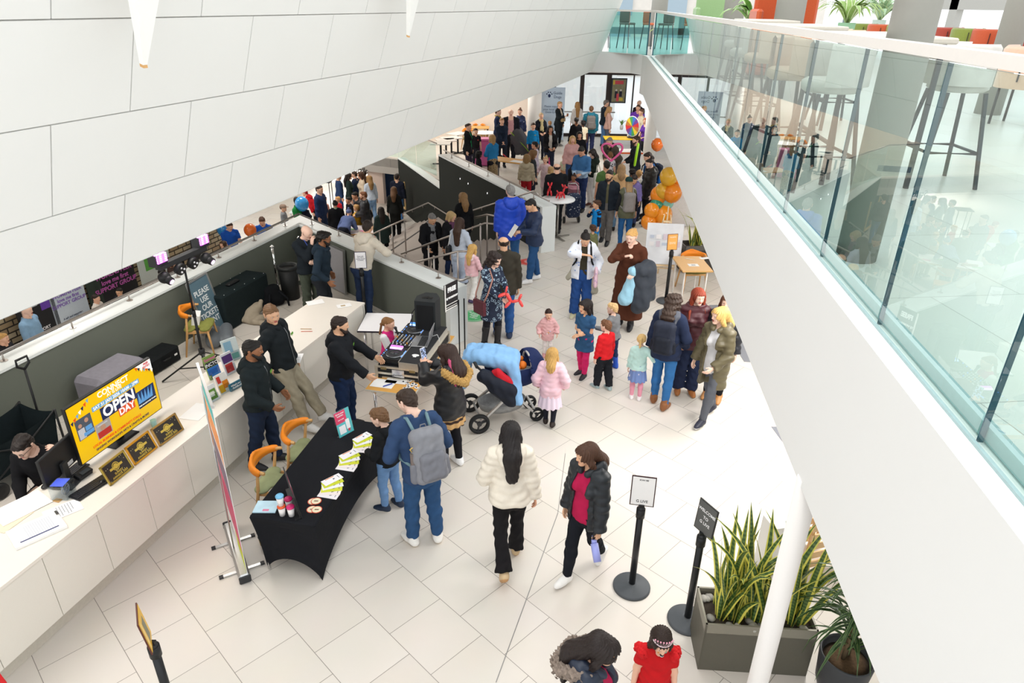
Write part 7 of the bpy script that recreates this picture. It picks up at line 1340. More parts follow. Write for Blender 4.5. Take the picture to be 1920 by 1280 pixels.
sdf_obj('cloth',[rc(E_+V3(.05,-.02,.06),m+V3(.05,-.06,.07),.11,.10,.06),rc(E_+V3(.08,-.08,.0),m+V3(.10,-.10,-.50),.13,.14,.08,(0,1,0),1.3),rc(m+V3(.0,-.10,.02),m+V3(.02,-.12,-.60),.10,.08,.08,(0,1,0),1.3),rc(E_+V3(.10,-.04,-.1),E_+V3(.16,-.10,-.42),.08,.07,.05)],.018,[cloth('3b4048',rough=.5)],e,scale=s_,noise=(.012,22,2))
r,e,s_=hold('floral','cloth_bag','pink and purple patterned bag held by the dark top bun person','bag',None);sdf_obj('cloth',[rc(r['hands'][1][0]+V3(0,-.03,.12),r['hands'][1][0]+V3(0,-.04,-.12),.07,.10,.04,(1,0,0),2.2)],.016,[M('c9a5c8',kind='dots',hx2='e6c3d0',scale=18,rough=.8,w=.3)],e,scale=s_,noise=(.006,30,1))
r,e,s_=hold('floral','tied_jacket','olive grey jacket tied round the waist of the dark top bun person','jacket',None);T=r['T'];sdf_obj('cloth',[rc(T(-.12,.10,.96),T(.12,.10,.96),.10,.10,.06),rc(T(.16,.04,.95),T(.22,-.02,.60),.07,.09,.05),rc(T(-.16,.04,.95),T(-.26,.02,.82),.06,.05,.04)],.018,[cloth('a9a595')],e,scale=s_,noise=(.009,24,3))
r,e,s_=hold('greyhood','handbag','black shoulder bag on the grey sweatshirt person','bag');T=r['T'];part('bag_body',[M('16171a',rough=.35)],e,lambda b:b.box(T(-.02+.24,.06,1.05)*s_,(.09,.28,.18),None,.03));part('strap',[M('e4e2e2',rough=.5)],e,lambda b:b.tube([T(.22,.14,1.12)*s_,T(.16,.10,1.40)*s_,T(.13,.0,1.47)*s_,T(.20,-.08,1.30)*s_,T(.22,-.05,1.12)*s_],.009,6))
r,e,s_=hold('f49','handbag','beige quilted bag worn by the long black coat person','bag');part('bag_body',[M('a3875c',rough=.5)],e,lambda b:b.box(r['T'](-.02,-.22,1.08)*s_,(.24,.08,.15),None,.02));r,e,s_=hold('f49','paper_cup','small brown paper cup held by the long black coat person','cup');part('cup',[M('8a5a3c',rough=.6)],e,lambda b:b.cyl((r['hands'][-1][0]-V3(0,.03,.02))*s_,(r['hands'][-1][0]+V3(0,-.03,.09))*s_,.03,.04))
r,e,s_=hold('f45','tote_bag','pale canvas tote bag on the white trousered person','bag');part('bag_body',[cloth('dfdccd')],e,lambda b:b.box(r['T'](.22,.02,.88)*s_,(.10,.36,.38),None,.03));part('strap',[cloth('dfdccd')],e,lambda b:b.tube([r['T'](.22,.12,1.05)*s_,r['T'](.15,.02,1.46)*s_,r['T'](.22,-.1,1.05)*s_],.012,6))
r,e,s_=hold('f44','tote_bag','black cloth bag on the striped blue jumper person','bag');part('bag_body',[cloth('22232a')],e,lambda b:b.box(r['T'](-.26,-.08,.98)*s_,(.10,.30,.36),None,.04));part('strap',[cloth('22232a')],e,lambda b:b.tube([r['T'](-.26,.04,1.14)*s_,r['T'](-.17,.02,1.46)*s_,r['T'](-.26,-.16,1.14)*s_],.012,6))
r=PEOPLE['tiara'];HDt,s_,e=r['HD'],r['s'],r['E'];SIL=M('f0d9de',rough=.15,metal=.6)
part('tiara',[SIL,M('e8a0b4',rough=.2)],e,lambda b:[b.tube([HDt(.088*math.sin(t),-.02-.085*math.cos(t),.085)*s_ for t in np.linspace(-1.4,1.4,14)],.006*s_,6)]+[b.tube([HDt(.088*math.sin(t-.13),-.02-.085*math.cos(t-.13),.085)*s_,HDt(.094*math.sin(t),-.02-.09*math.cos(t),.115+.05*math.cos(t*1.1))*s_,HDt(.088*math.sin(t+.13),-.02-.085*math.cos(t+.13),.085)*s_],.004*s_,5)for t in np.linspace(-1.0,1.0,8)]+[setattr(b,'m',1)]+[b.ball(HDt(.094*math.sin(t),-.02-.09*math.cos(t),.115+.05*math.cos(t*1.1))*s_,.010*s_,8)for t in np.linspace(-1.0,1.0,8)])
def paint(b):
 for i,(x,y,z,rr)in enumerate(((0,-.103,-.055,.024),(.03,-.085,-.03,.018),(-.03,-.085,-.03,.018),(.045,-.078,.0,.014),(-.045,-.078,.0,.014),(.0,-.092,-.082,.020))):b.m=(0,1,2,3,3,0)[i];b.ball(HDt(x,y,z)*s_,rr*s_,10)
part('face_paint',[M('f4f4f4',rough=.5,kind='stripe',hx2='26262a',scale=14,w=.35),M('3a8f8a'),M('d98a3a'),M('26262a')],e,paint)
for sg in(1,-1):sdf_obj('frill',[rc(r['T'](sg*.17,-.04,1.42),r['T'](sg*.20,.05,1.40),.06,.06,.02)],.012,[M('d0181e',rough=.9)],e,scale=s_,noise=(.014,95,sg))
r=PEOPLE['furwoman'];part('pink_lock',[hairm('c9527a')],r['E'],lambda b:b.tube([r['HD'](.05,.07,.03)*r['s'],r['HD'](.07,.10,-.05)*r['s'],r['T'](.08,.16,1.42)*r['s'],r['T'](.07,.18,1.30)*r['s']],[.012,.030,.028,.010],10))
r=PEOPLE['micgirl'];S=r['arms'];
for sg in(1,-1):sdf_obj('sleeve',[rc(S[sg][0],S[sg][1],.084,.078,.02),rc(S[sg][1],S[sg][1]+(S[sg][2]-S[sg][1])*.92,.078,.064,.02)],.013,[cloth('f1ecec')],r['E'],scale=r['s'])
r=PEOPLE['toddler'];part('patch',[M('f4f1f0'),M('e6b04a'),M('c8d3ee')],r['E'],lambda b:[setattr(b,'m',i)or b.ball(r['T'](.05*(i-1),-.19,1.0+.05*i)*r['s'],.022*r['s'],8,(1,.5,1))for i in range(3)])
def blade(b,o,az,L,w,lean,tw=0.0,curl=.25,n=9,edge=.18):
 """sword leaf with a pale margin (material 1)"""
 d=V3(math.cos(az),math.sin(az),0);side=V3(-math.sin(az+tw),math.cos(az+tw),0);P_=[]
 for i in range(n+1):
  t=i/n;a=lean+curl*t*t*2;c=np.array(o)+d*(L*t*math.sin(a*.75))+V3(0,0,L*t*math.cos(a*.75));ww=w*min(1,.55+1.4*t)*(1-t**3.2)+.0015;P_.append((c,ww))
 nn=d*.25
 for i in range(n):
  (c0,w0),(c1,w1)=P_[i],P_[i+1]
  for k,(x0,x1)in enumerate(((-1,-1+edge*2),(-1+edge*2,0),(0,1-edge*2),(1-edge*2,1))):
   f=lambda c,q,x:c+side*q*x/2+d*(q*.22*abs(x));b.m=1 if k in(0,3)else 0;b._add([f(c0,w0,x0),f(c0,w0,x1),f(c1,w1,x1),f(c1,w1,x0)],[(0,1,2,3)],True)
SNAKE=M('587238',rough=.35,kind='wave',hx2='38552b',scale=9,w=.5);SNY=M('d8d05c',rough=.35,var=.1)
def planter(lab,x,y,rz,w,d,h,nl,Lr,col='8d897b',stones=22,seed=1):
 rs=random.Random(seed);e=empty('snake_plant_planter',(x,y,0),rz,lab,'planter',None);m_=M(col,rough=.45,metal=.2,var=.03)
 part('trough',[m_],e,lambda b:[b.prism([(-w/2,-d/2),(w/2,-d/2),(w/2,d/2),(-w/2,d/2)],0,h-.10),b.box((0,-d/2+.008,h/2),(w,.016,h)),b.box((0,d/2-.008,h/2),(w,.016,h)),b.box((-w/2+.008,0,h/2),(.016,d,h)),b.box((w/2-.008,0,h/2),(.016,d,h))]);part('soil',[M('3a322a',rough=1,var=.3,scale=60)],e,lambda b:b.box((0,0,h-.08),(w-.03,d-.03,.03)))
 def fol(b):
  for i in range(nl):blade(b,(rs.uniform(-w*.38,w*.38),rs.uniform(-d*.3,d*.3),h-.08),rs.uniform(0,6.28),rs.uniform(*Lr),rs.uniform(.055,.085),rs.uniform(.02,.38),rs.uniform(-1.2,1.2),rs.uniform(.0,.32),9,.20)
 part('foliage',[SNAKE,SNY],e,fol);st=None
 for i in range(stones):
  xx,yy=rs.uniform(-w*.45,w*.45),rs.choice((-1,1))*rs.uniform(d*.15,d*.42);k=rs.uniform(.025,.045)
  o=part('stone',[M(('9a978f','7d7b76','b3afa6')[i%3],rough=.5,var=.2,scale=30)],e,lambda b:b.ball((0,0,0),k,10,(1.2,1,.7)));o.location=(xx,yy,h-.05);o.rotation_euler=(0,0,i)
pa,pb_,pc_=P(1324,1170,.55),P(1536,1183,.55),P(1312.6,1104,.55);rr=pb_-pa;wP=np.linalg.norm(rr[:2]);rzP=math.atan2(rr[1],rr[0]);dP=.42;cP=pa+rr/2+V3(-math.sin(rzP),math.cos(rzP),0)*dP/2
planter('grey trough of tall yellow edged snake plants beside the slim white post',cP[0],cP[1],rzP,wP,dP,.55,78,(.38,1.08),seed=4)
pa2=P(1322,512,0);planter('grey trough of snake plants behind the small orange chair table',pa2[0]+.1,pa2[1]+.28,.12,1.25,.42,.60,46,(.5,1.0),'5f5c58',8,9)
q=P(1590,1235,.40);e=empty('potted_palm',(q[0],q[1]+.02,0),0,'leafy green palm in a round black pot under the upper floor edge','plant');part('pot',[plastic('3b3d40',.45)],e,lambda b:b.lathe([(.15,0),(.19,.12),(.215,.42),(.205,.44),(.195,.42),(.18,.36)],n=36));part('soil',[M('5a4632',rough=1,var=.5,scale=50)],e,lambda b:b.lathe([(.19,.36),(.10,.38),(0,.385)],n=28));rs=random.Random(3)
part('stem',[M('6b5a40',rough=.8)],e,lambda b:[b.tube([(.03*i-.03,.02*i,.36),(.04*i-.04,.03*i-.02,.8+.15*i)],[.018,.013],8)for i in range(3)])
def palm(b):
 for i in range(150):
  z=rs.uniform(.50,1.30);blade(b,(rs.uniform(-.05,.05),rs.uniform(-.05,.05),z),rs.uniform(0,6.28),rs.uniform(.30,.52),rs.uniform(.022,.034),rs.uniform(.5,1.1),0,rs.uniform(.3,.9),7,.12)
part('foliage',[M('2f4a28',rough=.4,var=.2),M('7d9a58',rough=.4)],e,palm)
tub_chair(*P(1300,505,.45)[:2],.1,'orange backed chair with olive seat behind the small wooden table','6f6a3a')
TBL,tw_,td_=table_from('small_table','small light wood table with wire legs and a white notice',(1280,508),(1338,508),(1334,480),.74,M('e0b070',rough=.45,var=.08),legs=WHITE)
onT(1300,497,.20,.14,.05,'white notice lying on the small wooden table','paper_sheet',PAPER,lambda b:[setattr(b,'m',1),b.rect(-.04,-.03,.08,.06,.0024)],[M('b9b7b9')]);onT(1322,484,.22,.10,.3,'crumpled white paper at the back of the small table','paper_sheet',PAPER);onT(1293,486,.20,.008,-.4,'white pen at the back of the small table','pen',WHITE,cat='pen',th=.008)
e=empty('easel',tuple(P(1238,533,0)),-.1,'pale wooden easel holding a big white picture board','easel');EW=M('e6cda6',rough=.5)
part('front_legs',[EW],e,lambda b:[b.bar((-.30,0,0),(-.06,.10,1.45),.035,.02),b.bar((.30,0,0),(.06,.10,1.45),.035,.02),b.bar((-.28,.02,.35),(.28,.02,.35),.03,.02),b.bar((-.24,-.01,.42),(.24,-.01,.42),.05,.03)]);part('rear_leg',[EW],e,lambda b:b.bar((0,.65,0),(0,.10,1.4),.03,.02));part('mast',[EW],e,lambda b:[b.bar((0,.06,.6),(0,.12,1.62),.03,.02),b.box((0,.07,1.32),(.16,.06,.03))])
e=empty('picture_board',tuple(P(1238,533,0)),-.1,'large white picture with faint grey drawings standing on the easel','picture');part('board',[M('e6eaf2',rough=.3,var=.16,scale=5)],e,lambda b:b.box((-.02,.015,.87),(.72,.02,.84),roteul(-.06,0,0)))
part('sketch',[M('c3cddd',rough=.4),M('f6f4f8',rough=.4),M('dcd0dc',rough=.4)],e,lambda b:[setattr(b,'m',i%3)or b.box((-.27+.13*(i%5),.002,.57+.15*(i//5)),(.10-.02*(i%2),.003,.06+.03*(i%3)),roteul(-.06,0,0))for i in range(20)])
for i,(px,py,rr_,hx,z,lb)in enumerate(((1254,331,.21,'e0a92c',1.95,'gold balloon at the top of the garland'),(1244,358,.19,'dca62a',1.75,'gold balloon second from the top of the garland'),(1236,366,.21,'f28c1c',1.55,'orange balloon at the left of the garland middle'),(1261,362,.22,'ef8a1a',1.60,'orange balloon at the right of the garland middle'),(1230,385,.155,'2e8f72',1.35,'dark green balloon in the garland'),(1250,379,.17,'86c9b8',1.38,'mint green balloon in the garland'),(1222,395,.18,'f3941f',1.15,'orange balloon under the dark green one'),(1242,403,.235,'f3981f',1.05,'biggest orange balloon low in the garland'),(1226,410,.20,'f49b22',.90,'orange balloon behind the easel top'),(1216,416,.18,'f28f1c',.80,'orange balloon at the lower left of the garland'),(1240,425,.20,'f4a83a',.70,'orange balloon just above the picture board'),(1266,335,.19,'f08a18',1.9,'orange balloon half hidden by the upper floor edge'))):
 y_=15.2;p_=hitp(px,py,V3(0,y_+.1*(i%3),0),V3(0,1,0));e=empty('balloon',tuple(p_-V3(0,0,rr_)),0,lb,'balloon','balloon garland');part('skin',[M(hx,rough=.15,spec=.6,var=.03)],e,lambda b:b.lathe([(.002,-.02),(.012,-.012),(.006,.0)]+[(rr_*math.sin(PI*t)**.95*(1-.10*(1-t)),rr_*(1-math.cos(PI*t)))for t in np.linspace(.04,1,14)],n=24,cap=False))
e=empty('backdrop_board',tuple(hitp(1262,450,V3(0,15.6,0),V3(0,1,0))*V3(1,1,0)),0,'tall white display board behind the balloon garland','board');part('board',[M('f2efee',rough=.4)],e,lambda b:b.box((-.05,0,1.2),(.55,.03,1.4)));part('blue_panel',[M('1f66cf',rough=.4)],e,lambda b:[b.box((.27,-.02,1.75),(.34,.02,.5))]);part('foot',[ALU],e,lambda b:b.box((0,0,.25),(.04,.04,.5)))
e=empty('stall_table',tuple(P(1284,430,0)),0,'white covered stall table behind the snake plants','table');part('cover',[M('f3f1ef',rough=.7)],e,lambda b:b.box((.2,.6,.37),(1.5,.7,.74),bev=.01));part('papers',[M('8fa5cf')],e,lambda b:b.box((-.2,.4,.745),(.3,.2,.006)))
q=P(1047,372,.98);e=empty('round_table',(q[0],q[1],0),0,'white round table with red balloon dogs on it','table');part('tabletop',[M('f2f2f2',rough=.3)],e,lambda b:b.lathe([(.02,.93),(.40,.945),(.41,.96),(.40,.98),(0,.981)],n=40));part('column',[STEEL],e,lambda b:b.cyl((0,0,.03),(0,0,.94),.03));part('foot',[STEEL],e,lambda b:[b.bar((0,0,.03),(.36*math.cos(t),.36*math.sin(t),.015),.04,.025)for t in(.5,2.07,3.64,5.2)])
for i,(px,py,lb)in enumerate(((1030,366,'red balloon dog at the left of the white round table'),(1036,362,'red balloon dog behind the left one on the white round table'),(1054,371,'red balloon dog at the right of the white round table'))):
 q2=P(px,py+3,.98);e=empty('balloon_dog',tuple(q2),1.2*i,lb,'balloon','balloon dogs on the round table');balloon_dog(e,np.array(Matrix.Translation((0,0,.16)))@np.diag([1,1,1,1.]),M('d8232f',rough=.2,spec=.6))
q=P(1029,436,0);e=empty('waste_bin',(q[0],q[1]+.1,0),0,'grey litter bin with a green ring lid by the dark stair wall','bin');part('body',[M('8b8d8f',rough=.5)],e,lambda b:b.lathe([(.17,0),(.20,.60),(.205,.62)],n=32));part('lid',[M('3fae85',rough=.35)],e,lambda b:b.lathe([(.205,.60),(.235,.64),(.22,.72),(.14,.76),(.09,.74),(.08,.66)],n=36,cap=False));part('band',[DARK],e,lambda b:b.lathe([(.207,.58),(.212,.62)],n=32,cap=False))
q=P(1073,420,0);e=empty('shopping_trolley',(q[0],q[1],0),.2,'navy shopping trolley bag with white polka dots','trolley');DOT=M('eef0f4',kind='dots',hx2='26324d',scale=15,w=.2,rough=.8);part('bag',[DOT],e,lambda b:b.box((0,0,.50),(.36,.28,.62),roteul(.12,0,0),.06));part('frame',[ALU],e,lambda b:[b.tube([(sx*.16,.14,.08),(sx*.16,.20,.95),(sx*.10,.22,1.02)],.012,8)for sx in(-1,1)]+[b.tube([(-.1,.22,1.02),(.1,.22,1.02)],.015,8)])
for sx in(-1,1):part('wheel',[DARK],e,lambda b:b.lathe([(.03,-.02),(.085,-.02),(.09,0),(.085,.02),(.03,.02)],(sx*.20,.12,.09),20,R=np.array(Matrix.Rotation(PI/2,4,'Y'))))
def ptab(name,lb,px,py,w,d,z,mat,rz=0,leg=True,group=None):
 q=P(px,py,z);e=empty(name,(q[0],q[1],0),rz,lb,'table',group);part('tabletop',[mat],e,lambda b:b.box((0,0,z-.015),(w,d,.03),bev=.006))
 if leg:[part('leg',[DARK],e,lambda b:b.cyl((sx*(w/2-.06),sy*(d/2-.06),0),(sx*(w/2-.06),sy*(d/2-.06),z-.03),.018,n=8))for sx in(-1,1)for sy in(-1,1)]
 return e
ptab('wooden_table','light wood table with white sheets by the stair ledge',958,300,1.3,.6,.74,OAKTOP,-.5);ptab('yellow_table','yellow topped stall table under the prize wheel',1168,258,1.4,.7,.80,M('efc321',rough=.4),.0)
e=ptab('white_stall','white stall table with orange trim in front of the bearded person',1172,282,1.1,.6,.85,M('f4f2f0',rough=.4));part('front',[M('f2f0ee')],e,lambda b:b.box((0,-.29,.42),(1.1,.02,.8)));part('trim',[M('e8662c')],e,lambda b:b.box((0,-.305,.82),(1.1,.01,.05)))
onT(972,303,.5,.3,-.5,'white sheets spread on the light wood table','paper_sheet',PAPER)
e=empty('prize_wheel',tuple(P(1184,258,.82)),-.95,'rainbow coloured prize wheel on the yellow table','wheel')
R_,Z_=.34,.40
def pw(b):
 for i in range(12):
  a0,a1=i*PI/6,(i+1)*PI/6;b.m=i%6;b._add([(0,-.02,Z_),(R_*math.cos(a0),-.02,Z_+R_*math.sin(a0)),(R_*math.cos(a1),-.02,Z_+R_*math.sin(a1)),(0,.02,Z_),(R_*math.cos(a0),.02,Z_+R_*math.sin(a0)),(R_*math.cos(a1),.02,Z_+R_*math.sin(a1))],[(0,1,2),(5,4,3),(1,4,5,2)])
part('disc',[M(c)for c in('c8323a','6a3f8f','3f6fc0','3f9a5a','d9c33a','b8743a')],e,pw);part('rim',[M('e8e6e4')],e,lambda b:b.tube([((R_+.01)*math.cos(t),0,Z_+(R_+.01)*math.sin(t))for t in np.linspace(0,2*PI,36)[:-1]],.016,6,closed=True));part('stand',[DARK],e,lambda b:[b.bar((0,.05,0),(0,.03,.5),.05,.03),b.box((0,.03,.012),(.3,.25,.024))])
e=empty('flower_vase',tuple(P(1165,243,.80)),0,'small green plant in a vase behind the prize wheel','plant');part('vase',[WHITE],e,lambda b:b.lathe([(.05,0),(.07,.10),(.05,.18)],n=16));part('leaves',[M('6fa04a'),M('8fb85a')],e,lambda b:[blade(b,(0,0,.15),i*1.1,.3,.05,.4,0,.4,5)for i in range(8)])
def banner(name,lb,pxl_,pyb,W_,H_,col,y=None,rz=0,z0=0,texts=(),blocks=(),px0=None):
 q=P(pxl_,pyb,z0)if y is None else ray_y(pxl_,200,y)*V3(1,1,0);e=empty(name,tuple(q),rz,lb,'banner');T=frame((0,0,0),(1,0,0),(0,0,1));part('sheet',[M(col,rough=.4,var=.04)],e,lambda b:b.box((0,H_/2,0),(W_,H_,.01)),T);part('base',[ALU],e,lambda b:b.box((0,.04,0),(W_+.02,.08,.16)),T)
 if blocks:part('print',[M(c[4],rough=.4,var=.2)for c in blocks],e,lambda b:[setattr(b,'m',i)or b.rect((x-.5)*W_,yy*H_,ww*W_,hh*H_,.006+.001*i)for i,(x,yy,ww,hh,c)in enumerate(blocks)],T)
 for s_,x,yy,sz,hx in texts:text_mesh(s_,sz,T@frame(((x-.5)*W_,yy*H_,.012),(1,0,0),(0,1,0)),M(hx),e,bold=.002)
 return e
gd=banner('pull_up_banner','tall pale blue pull-up banner with a navy paw logo by the entrance',1037,246,.95,2.15,'c3d6ea',y=29.6,texts=(('Guide\nDogs',.68,.86,.15,'6f8099'),('Please support\nyour local Guide\nDogs Group',.48,.60,.115,'7f92ae')))
part('paw_logo',[M('1f2f5c')],gd,lambda b:[b.disc(-.17,1.82,.055,.012,14,.07)]+[b.disc(-.17+.105*math.cos(t),1.86+.10*math.sin(t),.026,.012,10)for t in(.3,1.15,2.0,2.85)],frame((0,0,0),(1,0,0),(0,0,1)))
p_=ray_y(1160,170,30.85);e=empty('poster',tuple(p_-V3(0,0,.5)),0,'framed show poster hanging in the entrance glazing','poster');T=frame((0,0,.0),(1,0,0),(0,0,1));part('frame',[plastic('28303a')],e,lambda b:b.box((0,.5,0),(.66,1.0,.02)),T)
part('print',[M('8f8a6a',rough=.4,var=.5,scale=8),M('d9505a'),M('d8c04a'),M('2c2a3a'),M('e0d8d0')],e,lambda b:[setattr(b,'m',0),b.rect(-.28,.05,.56,.90,.012),setattr(b,'m',1),b.rect(-.18,.76,.36,.14,.014),b.rect(-.08,.08,.10,.3,.015),setattr(b,'m',2),b.rect(-.26,.74,.08,.18,.015),b.rect(.04,.10,.16,.12,.015),setattr(b,'m',3),b.rect(-.16,.20,.12,.28,.014),b.rect(.03,.26,.12,.22,.0145),setattr(b,'m',4),b.disc(-.1,.52,.04,.016),b.disc(.09,.52,.04,.016)],T)
for i,(px,py,rz,lb)in enumerate(((720+178,236,0,'orange backed chair at the far cafe table'),(880,246,.8,'orange backed chair half hidden by the panelled wall'))):tub_chair(*P(px,py,.7)[:2],rz,lb)
ptab('cafe_table','small light wood cafe table in front of the orange chair',896,238,.9,.6,.74,OAKTOP);e=empty('poseur_table',(*P(908,248,.74)[:2],0),0,'white round table beside the black cardigan person','table');part('tabletop',[WHITE],e,lambda b:b.lathe([(.42,.72),(.42,.74)],n=32));part('column',[WOOD],e,lambda b:[b.cyl((x,0,0),(x,0,.72),.04)for x in(-.1,.1)])
for i,(px,py)in enumerate(((826,268),(836,262),(846,258),(858,250))):
 q=P(px,py,.74);e=empty('bar_table',(q[0],q[1],0),.3*i,'black framed table on the far cafe floor, '+('leftmost under the panelled wall','second from the left','third from the left','nearest the black cardigan')[i],'table','black framed cafe tables');part('tabletop',[M('d9d4cc')],e,lambda b:b.box((0,0,.73),(.7,.6,.025)));part('column',[BLACK],e,lambda b:b.cyl((0,0,0),(0,0,.72),.035));part('foot',[BLACK],e,lambda b:[b.bar((-.3,0,.02),(.3,0,.02),.05,.03),b.bar((0,-.3,.02),(0,.3,.02),.05,.03)])
q=P(907,291,.35);e=empty('cool_box',(q[0],q[1],.0),0,'bright pink plastic box stall beside the blue jumper person','box');part('box',[M('e06aa8',rough=.4)],e,lambda b:b.box((0,0,.45),(.62,.4,.86),bev=.03));part('lid',[M('e87bb4',rough=.4)],e,lambda b:b.box((0,0,.91),(.66,.44,.07),bev=.02))
q=P(972,300,0);e=empty('covered_pushchair',(*P(975,292,.2)[:2],0),.3,'pushchair under a dark grey cover among the far crowd','pushchair');sdf_obj('cover',[rc((-.2,0,.95),(.25,0,.45),.30,.28,.1),rc((-.25,0,1.0),(-.1,0,.5),.22,.26,.1)],.04,[cloth('57565a')],e,noise=(.015,12,1));part('frame',[M('8fc02c')],e,lambda b:b.tube([(-.45,-.25,1.1),(.1,-.30,.55),(.45,-.28,.15)],.014,6));part('wheel',[DARK],e,lambda b:[b.lathe([(.03,-.02),(.12,0),(.03,.02)],(.35,-.25,.12),18,R=np.array(Matrix.Rotation(PI/2,4,'X')))])
q=P(1000,345,0);chrome_post(q[0]-.1,q[1]+.3,'grey barrier post with red rope by the pink flowered coat',.95,plastic('6d747c'));e=empty('barrier_rope',(q[0]-.1,q[1]+.3,0),0,'red barrier rope hanging beside the fluffy beige coat','rope');part('rope',[M('b3242c',rough=.8)],e,lambda b:b.tube([(-.04,0,.92),(-.3,.2,.62),(-.6,.4,.55),(-.9,.6,.75)],.02,8))
def obal(px,py,z,r_,hx,lb,cat='balloon'):
 p_=P(px,py,z);e=empty('balloon',tuple(p_-V3(0,0,r_)),0,lb,cat);part('skin',[M(hx,rough=.15,spec=.6,var=.03)],e,lambda b:b.lathe([(.002,-.02),(.012,-.012),(.006,.0)]+[(r_*math.sin(PI*t)*(.9+.1*t),r_*(1-math.cos(PI*t))*1.05)for t in np.linspace(.05,1,12)],n=20,cap=False));return e
obal(420,431,-.4,.19,'2d8fd6','blue balloon beside the royal blue t-shirt at the lower stall');obal(469,432,-.3,.17,'e8702a','orange balloon between the two royal blue t-shirts');obal(566,383,-.2,.21,'3a9be0','bright blue balloon behind the dark hooded coat');obal(1232,272,1.6,.18,'ea7426','orange disc balloon near the pillar stall')
p_=P(1147,286,1.35);e=empty('heart_balloon',tuple(p_),0,'pink heart shaped balloon above the brown haired boy','balloon');part('skin',[M('e85f9c',rough=.2,spec=.6)],e,lambda b:b.tube([(.30*math.sin(t)**3,0,.24*(math.cos(t)-.38*math.cos(2*t)-.14*math.cos(3*t))+.05)for t in np.linspace(0,2*PI,40)[:-1]],.032,8,closed=True))
p_=P(1189,312,1.1);e=empty('balloon_sword',tuple(p_),0,'long lime green balloon sword held up in the crowd','balloon');part('skin',[M('a4e01f',rough=.2,spec=.6)],e,lambda b:b.tube([(0,0,0),(.01,0,.03),(.03,0,.3),(.06,0,.62),(.062,0,.65)],[.012,.035,.038,.036,.012],10))
q=P(642,432,-1.06);e=empty('craft_table',(q[0],q[1],ZL),.25,'long craft table covered with white paper on the lower level','table');part('tabletop',[M('c39a5c',rough=.5)],e,lambda b:b.box((0,0,.72),(1.9,.9,.04)));part('paper_cover',[M('f2e6e8',rough=.6,var=.06,scale=4)],e,lambda b:b.box((0,0,.743),(1.8,.85,.004)));part('drawings',[M('9cc48a'),M('e58fae'),M('8fb3e0')],e,lambda b:[setattr(b,'m',i%3)or b.rect(-.7+.3*i,-.3+.25*(i%2),.22,.18,.747)for i in range(5)])
for x in(-.85,.85):
 for y in(-.38,.38):part('leg',[WOOD],e,lambda b:b.cyl((x,y,0),(x,y,.71),.025,n=8))
for i,(px,py,rz,lb)in enumerate(((590,418,1.2,'wooden chair at the left end of the craft table'),(612,440,0,'wooden chair with orange seat below the craft table'),(655,452,.3,'wooden chair behind the denim jacket person'))):
 q=P(px,py,ZL+.75);e=empty('wooden_chair',(q[0],q[1],ZL),rz,lb,'chair','wooden chairs on the lower level');part('seat',[M('d7863c')],e,lambda b:b.box((0,0,.44),(.42,.42,.05),bev=.015));part('backrest',[M('b9743a')],e,lambda b:b.box((0,.2,.70),(.42,.03,.22),bev=.012));[part('leg',[WOOD],e,lambda b:b.cyl((sx*.18,sy*.18,0),(sx*.18,sy*.18,.42 if sy<0 else .7),.016,n=8))for sx in(-1,1)for sy in(-1,1)]
def wallban(px,py,w,h,col,lb,texts=(),blocks=(),off=12.85,tc='e07ad0'):
 p_=hitp(px,py,V3(*(-on*off),0),V3(*on,0));e=empty('wall_banner',tuple(p_),0,lb,'banner');T=frame((0,0,0),(*hd16,0),(0,0,1));part('sheet',[M(col,rough=.5,var=.06)],e,lambda b:b.box((0,0,0),(w,h,.02)),T)
 if blocks:part('print',[M(c[4],rough=.4,var=.3)for c in blocks],e,lambda b:[setattr(b,'m',i)or b.rect((x-.5)*w,(y-.5)*h,ww*w,hh*h,.012+.001*i)for i,(x,y,ww,hh,c)in enumerate(blocks)],T)
 for s_,y,sz,hx in texts:text_mesh(s_,sz,T@frame((0,(y-.5)*h,.015),(1,0,0),(0,1,0)),M(hx),e,bold=.003)
WP_='WOMENS PEER\nlove me first\nSUPPORT GROUP'
wallban(217,530,1.15,2.3,'15161c','black banner with pink lettering on the lower brick wall',((WP_,.545,.15,'c765b8'),('A safe and supportive\nplace to talk and share',.33,.07,'e6e6ea')),((.42,.1,.2,.12,'9a6a52'),));wallban(130,568,.85,2.2,'cfdbe8','pale blue banner with purple lettering on the lower brick wall',((WP_,.56,.105,'8a6ac0'),('A safe and supportive\nplace to talk',.36,.055,'6a7486')))
wallban(72,594,.85,2.0,'17181e','black banner with a photo on the lower brick wall at the far left',(('SUPPORT\nGROUP',.34,.09,'e6e6ea'),),((.25,.62,.3,.3,'b9bcc2'),(.62,.55,.25,.35,'6a3fb0')));wallban(288,488,1.0,.9,'cfd8d4','pale green banner with a green tree mark on the brick wall',(),((.2,.3,.5,.5,'5fae4a'),));wallban(368,462,.35,2.2,'2b2c2e','narrow dark banner at the end of the brick wall');wallban(177,545,.35,2.4,'2c3a33','dark green pillar like banner between the two lettered ones')
banner('navy_banner','navy banner with white lettering behind the pinkish pillar',727,372,1.1,2.0,'15345c',z0=ZL,texts=(('GIGS\nLIVE',.5,.6,.28,'e8eef6'),));q=P(755,385,ZL+.9);e=empty('framed_board',tuple(hitp(752,360,V3(*(NL-nd*.02),0),V3(*nd,0))),0,'pale wooden frame on the dark wall behind the stairs','frame');T=frame((0,0,0),(*ud,0),(0,0,1));part('frame',[M('d9b67c')],e,lambda b:[b.box((0,-.5,-.03),(1.1,.05,.05)),b.box((.55,0,-.03),(.05,1.0,.05)),b.box((-.55,0,-.03),(.05,1.0,.05))],T)
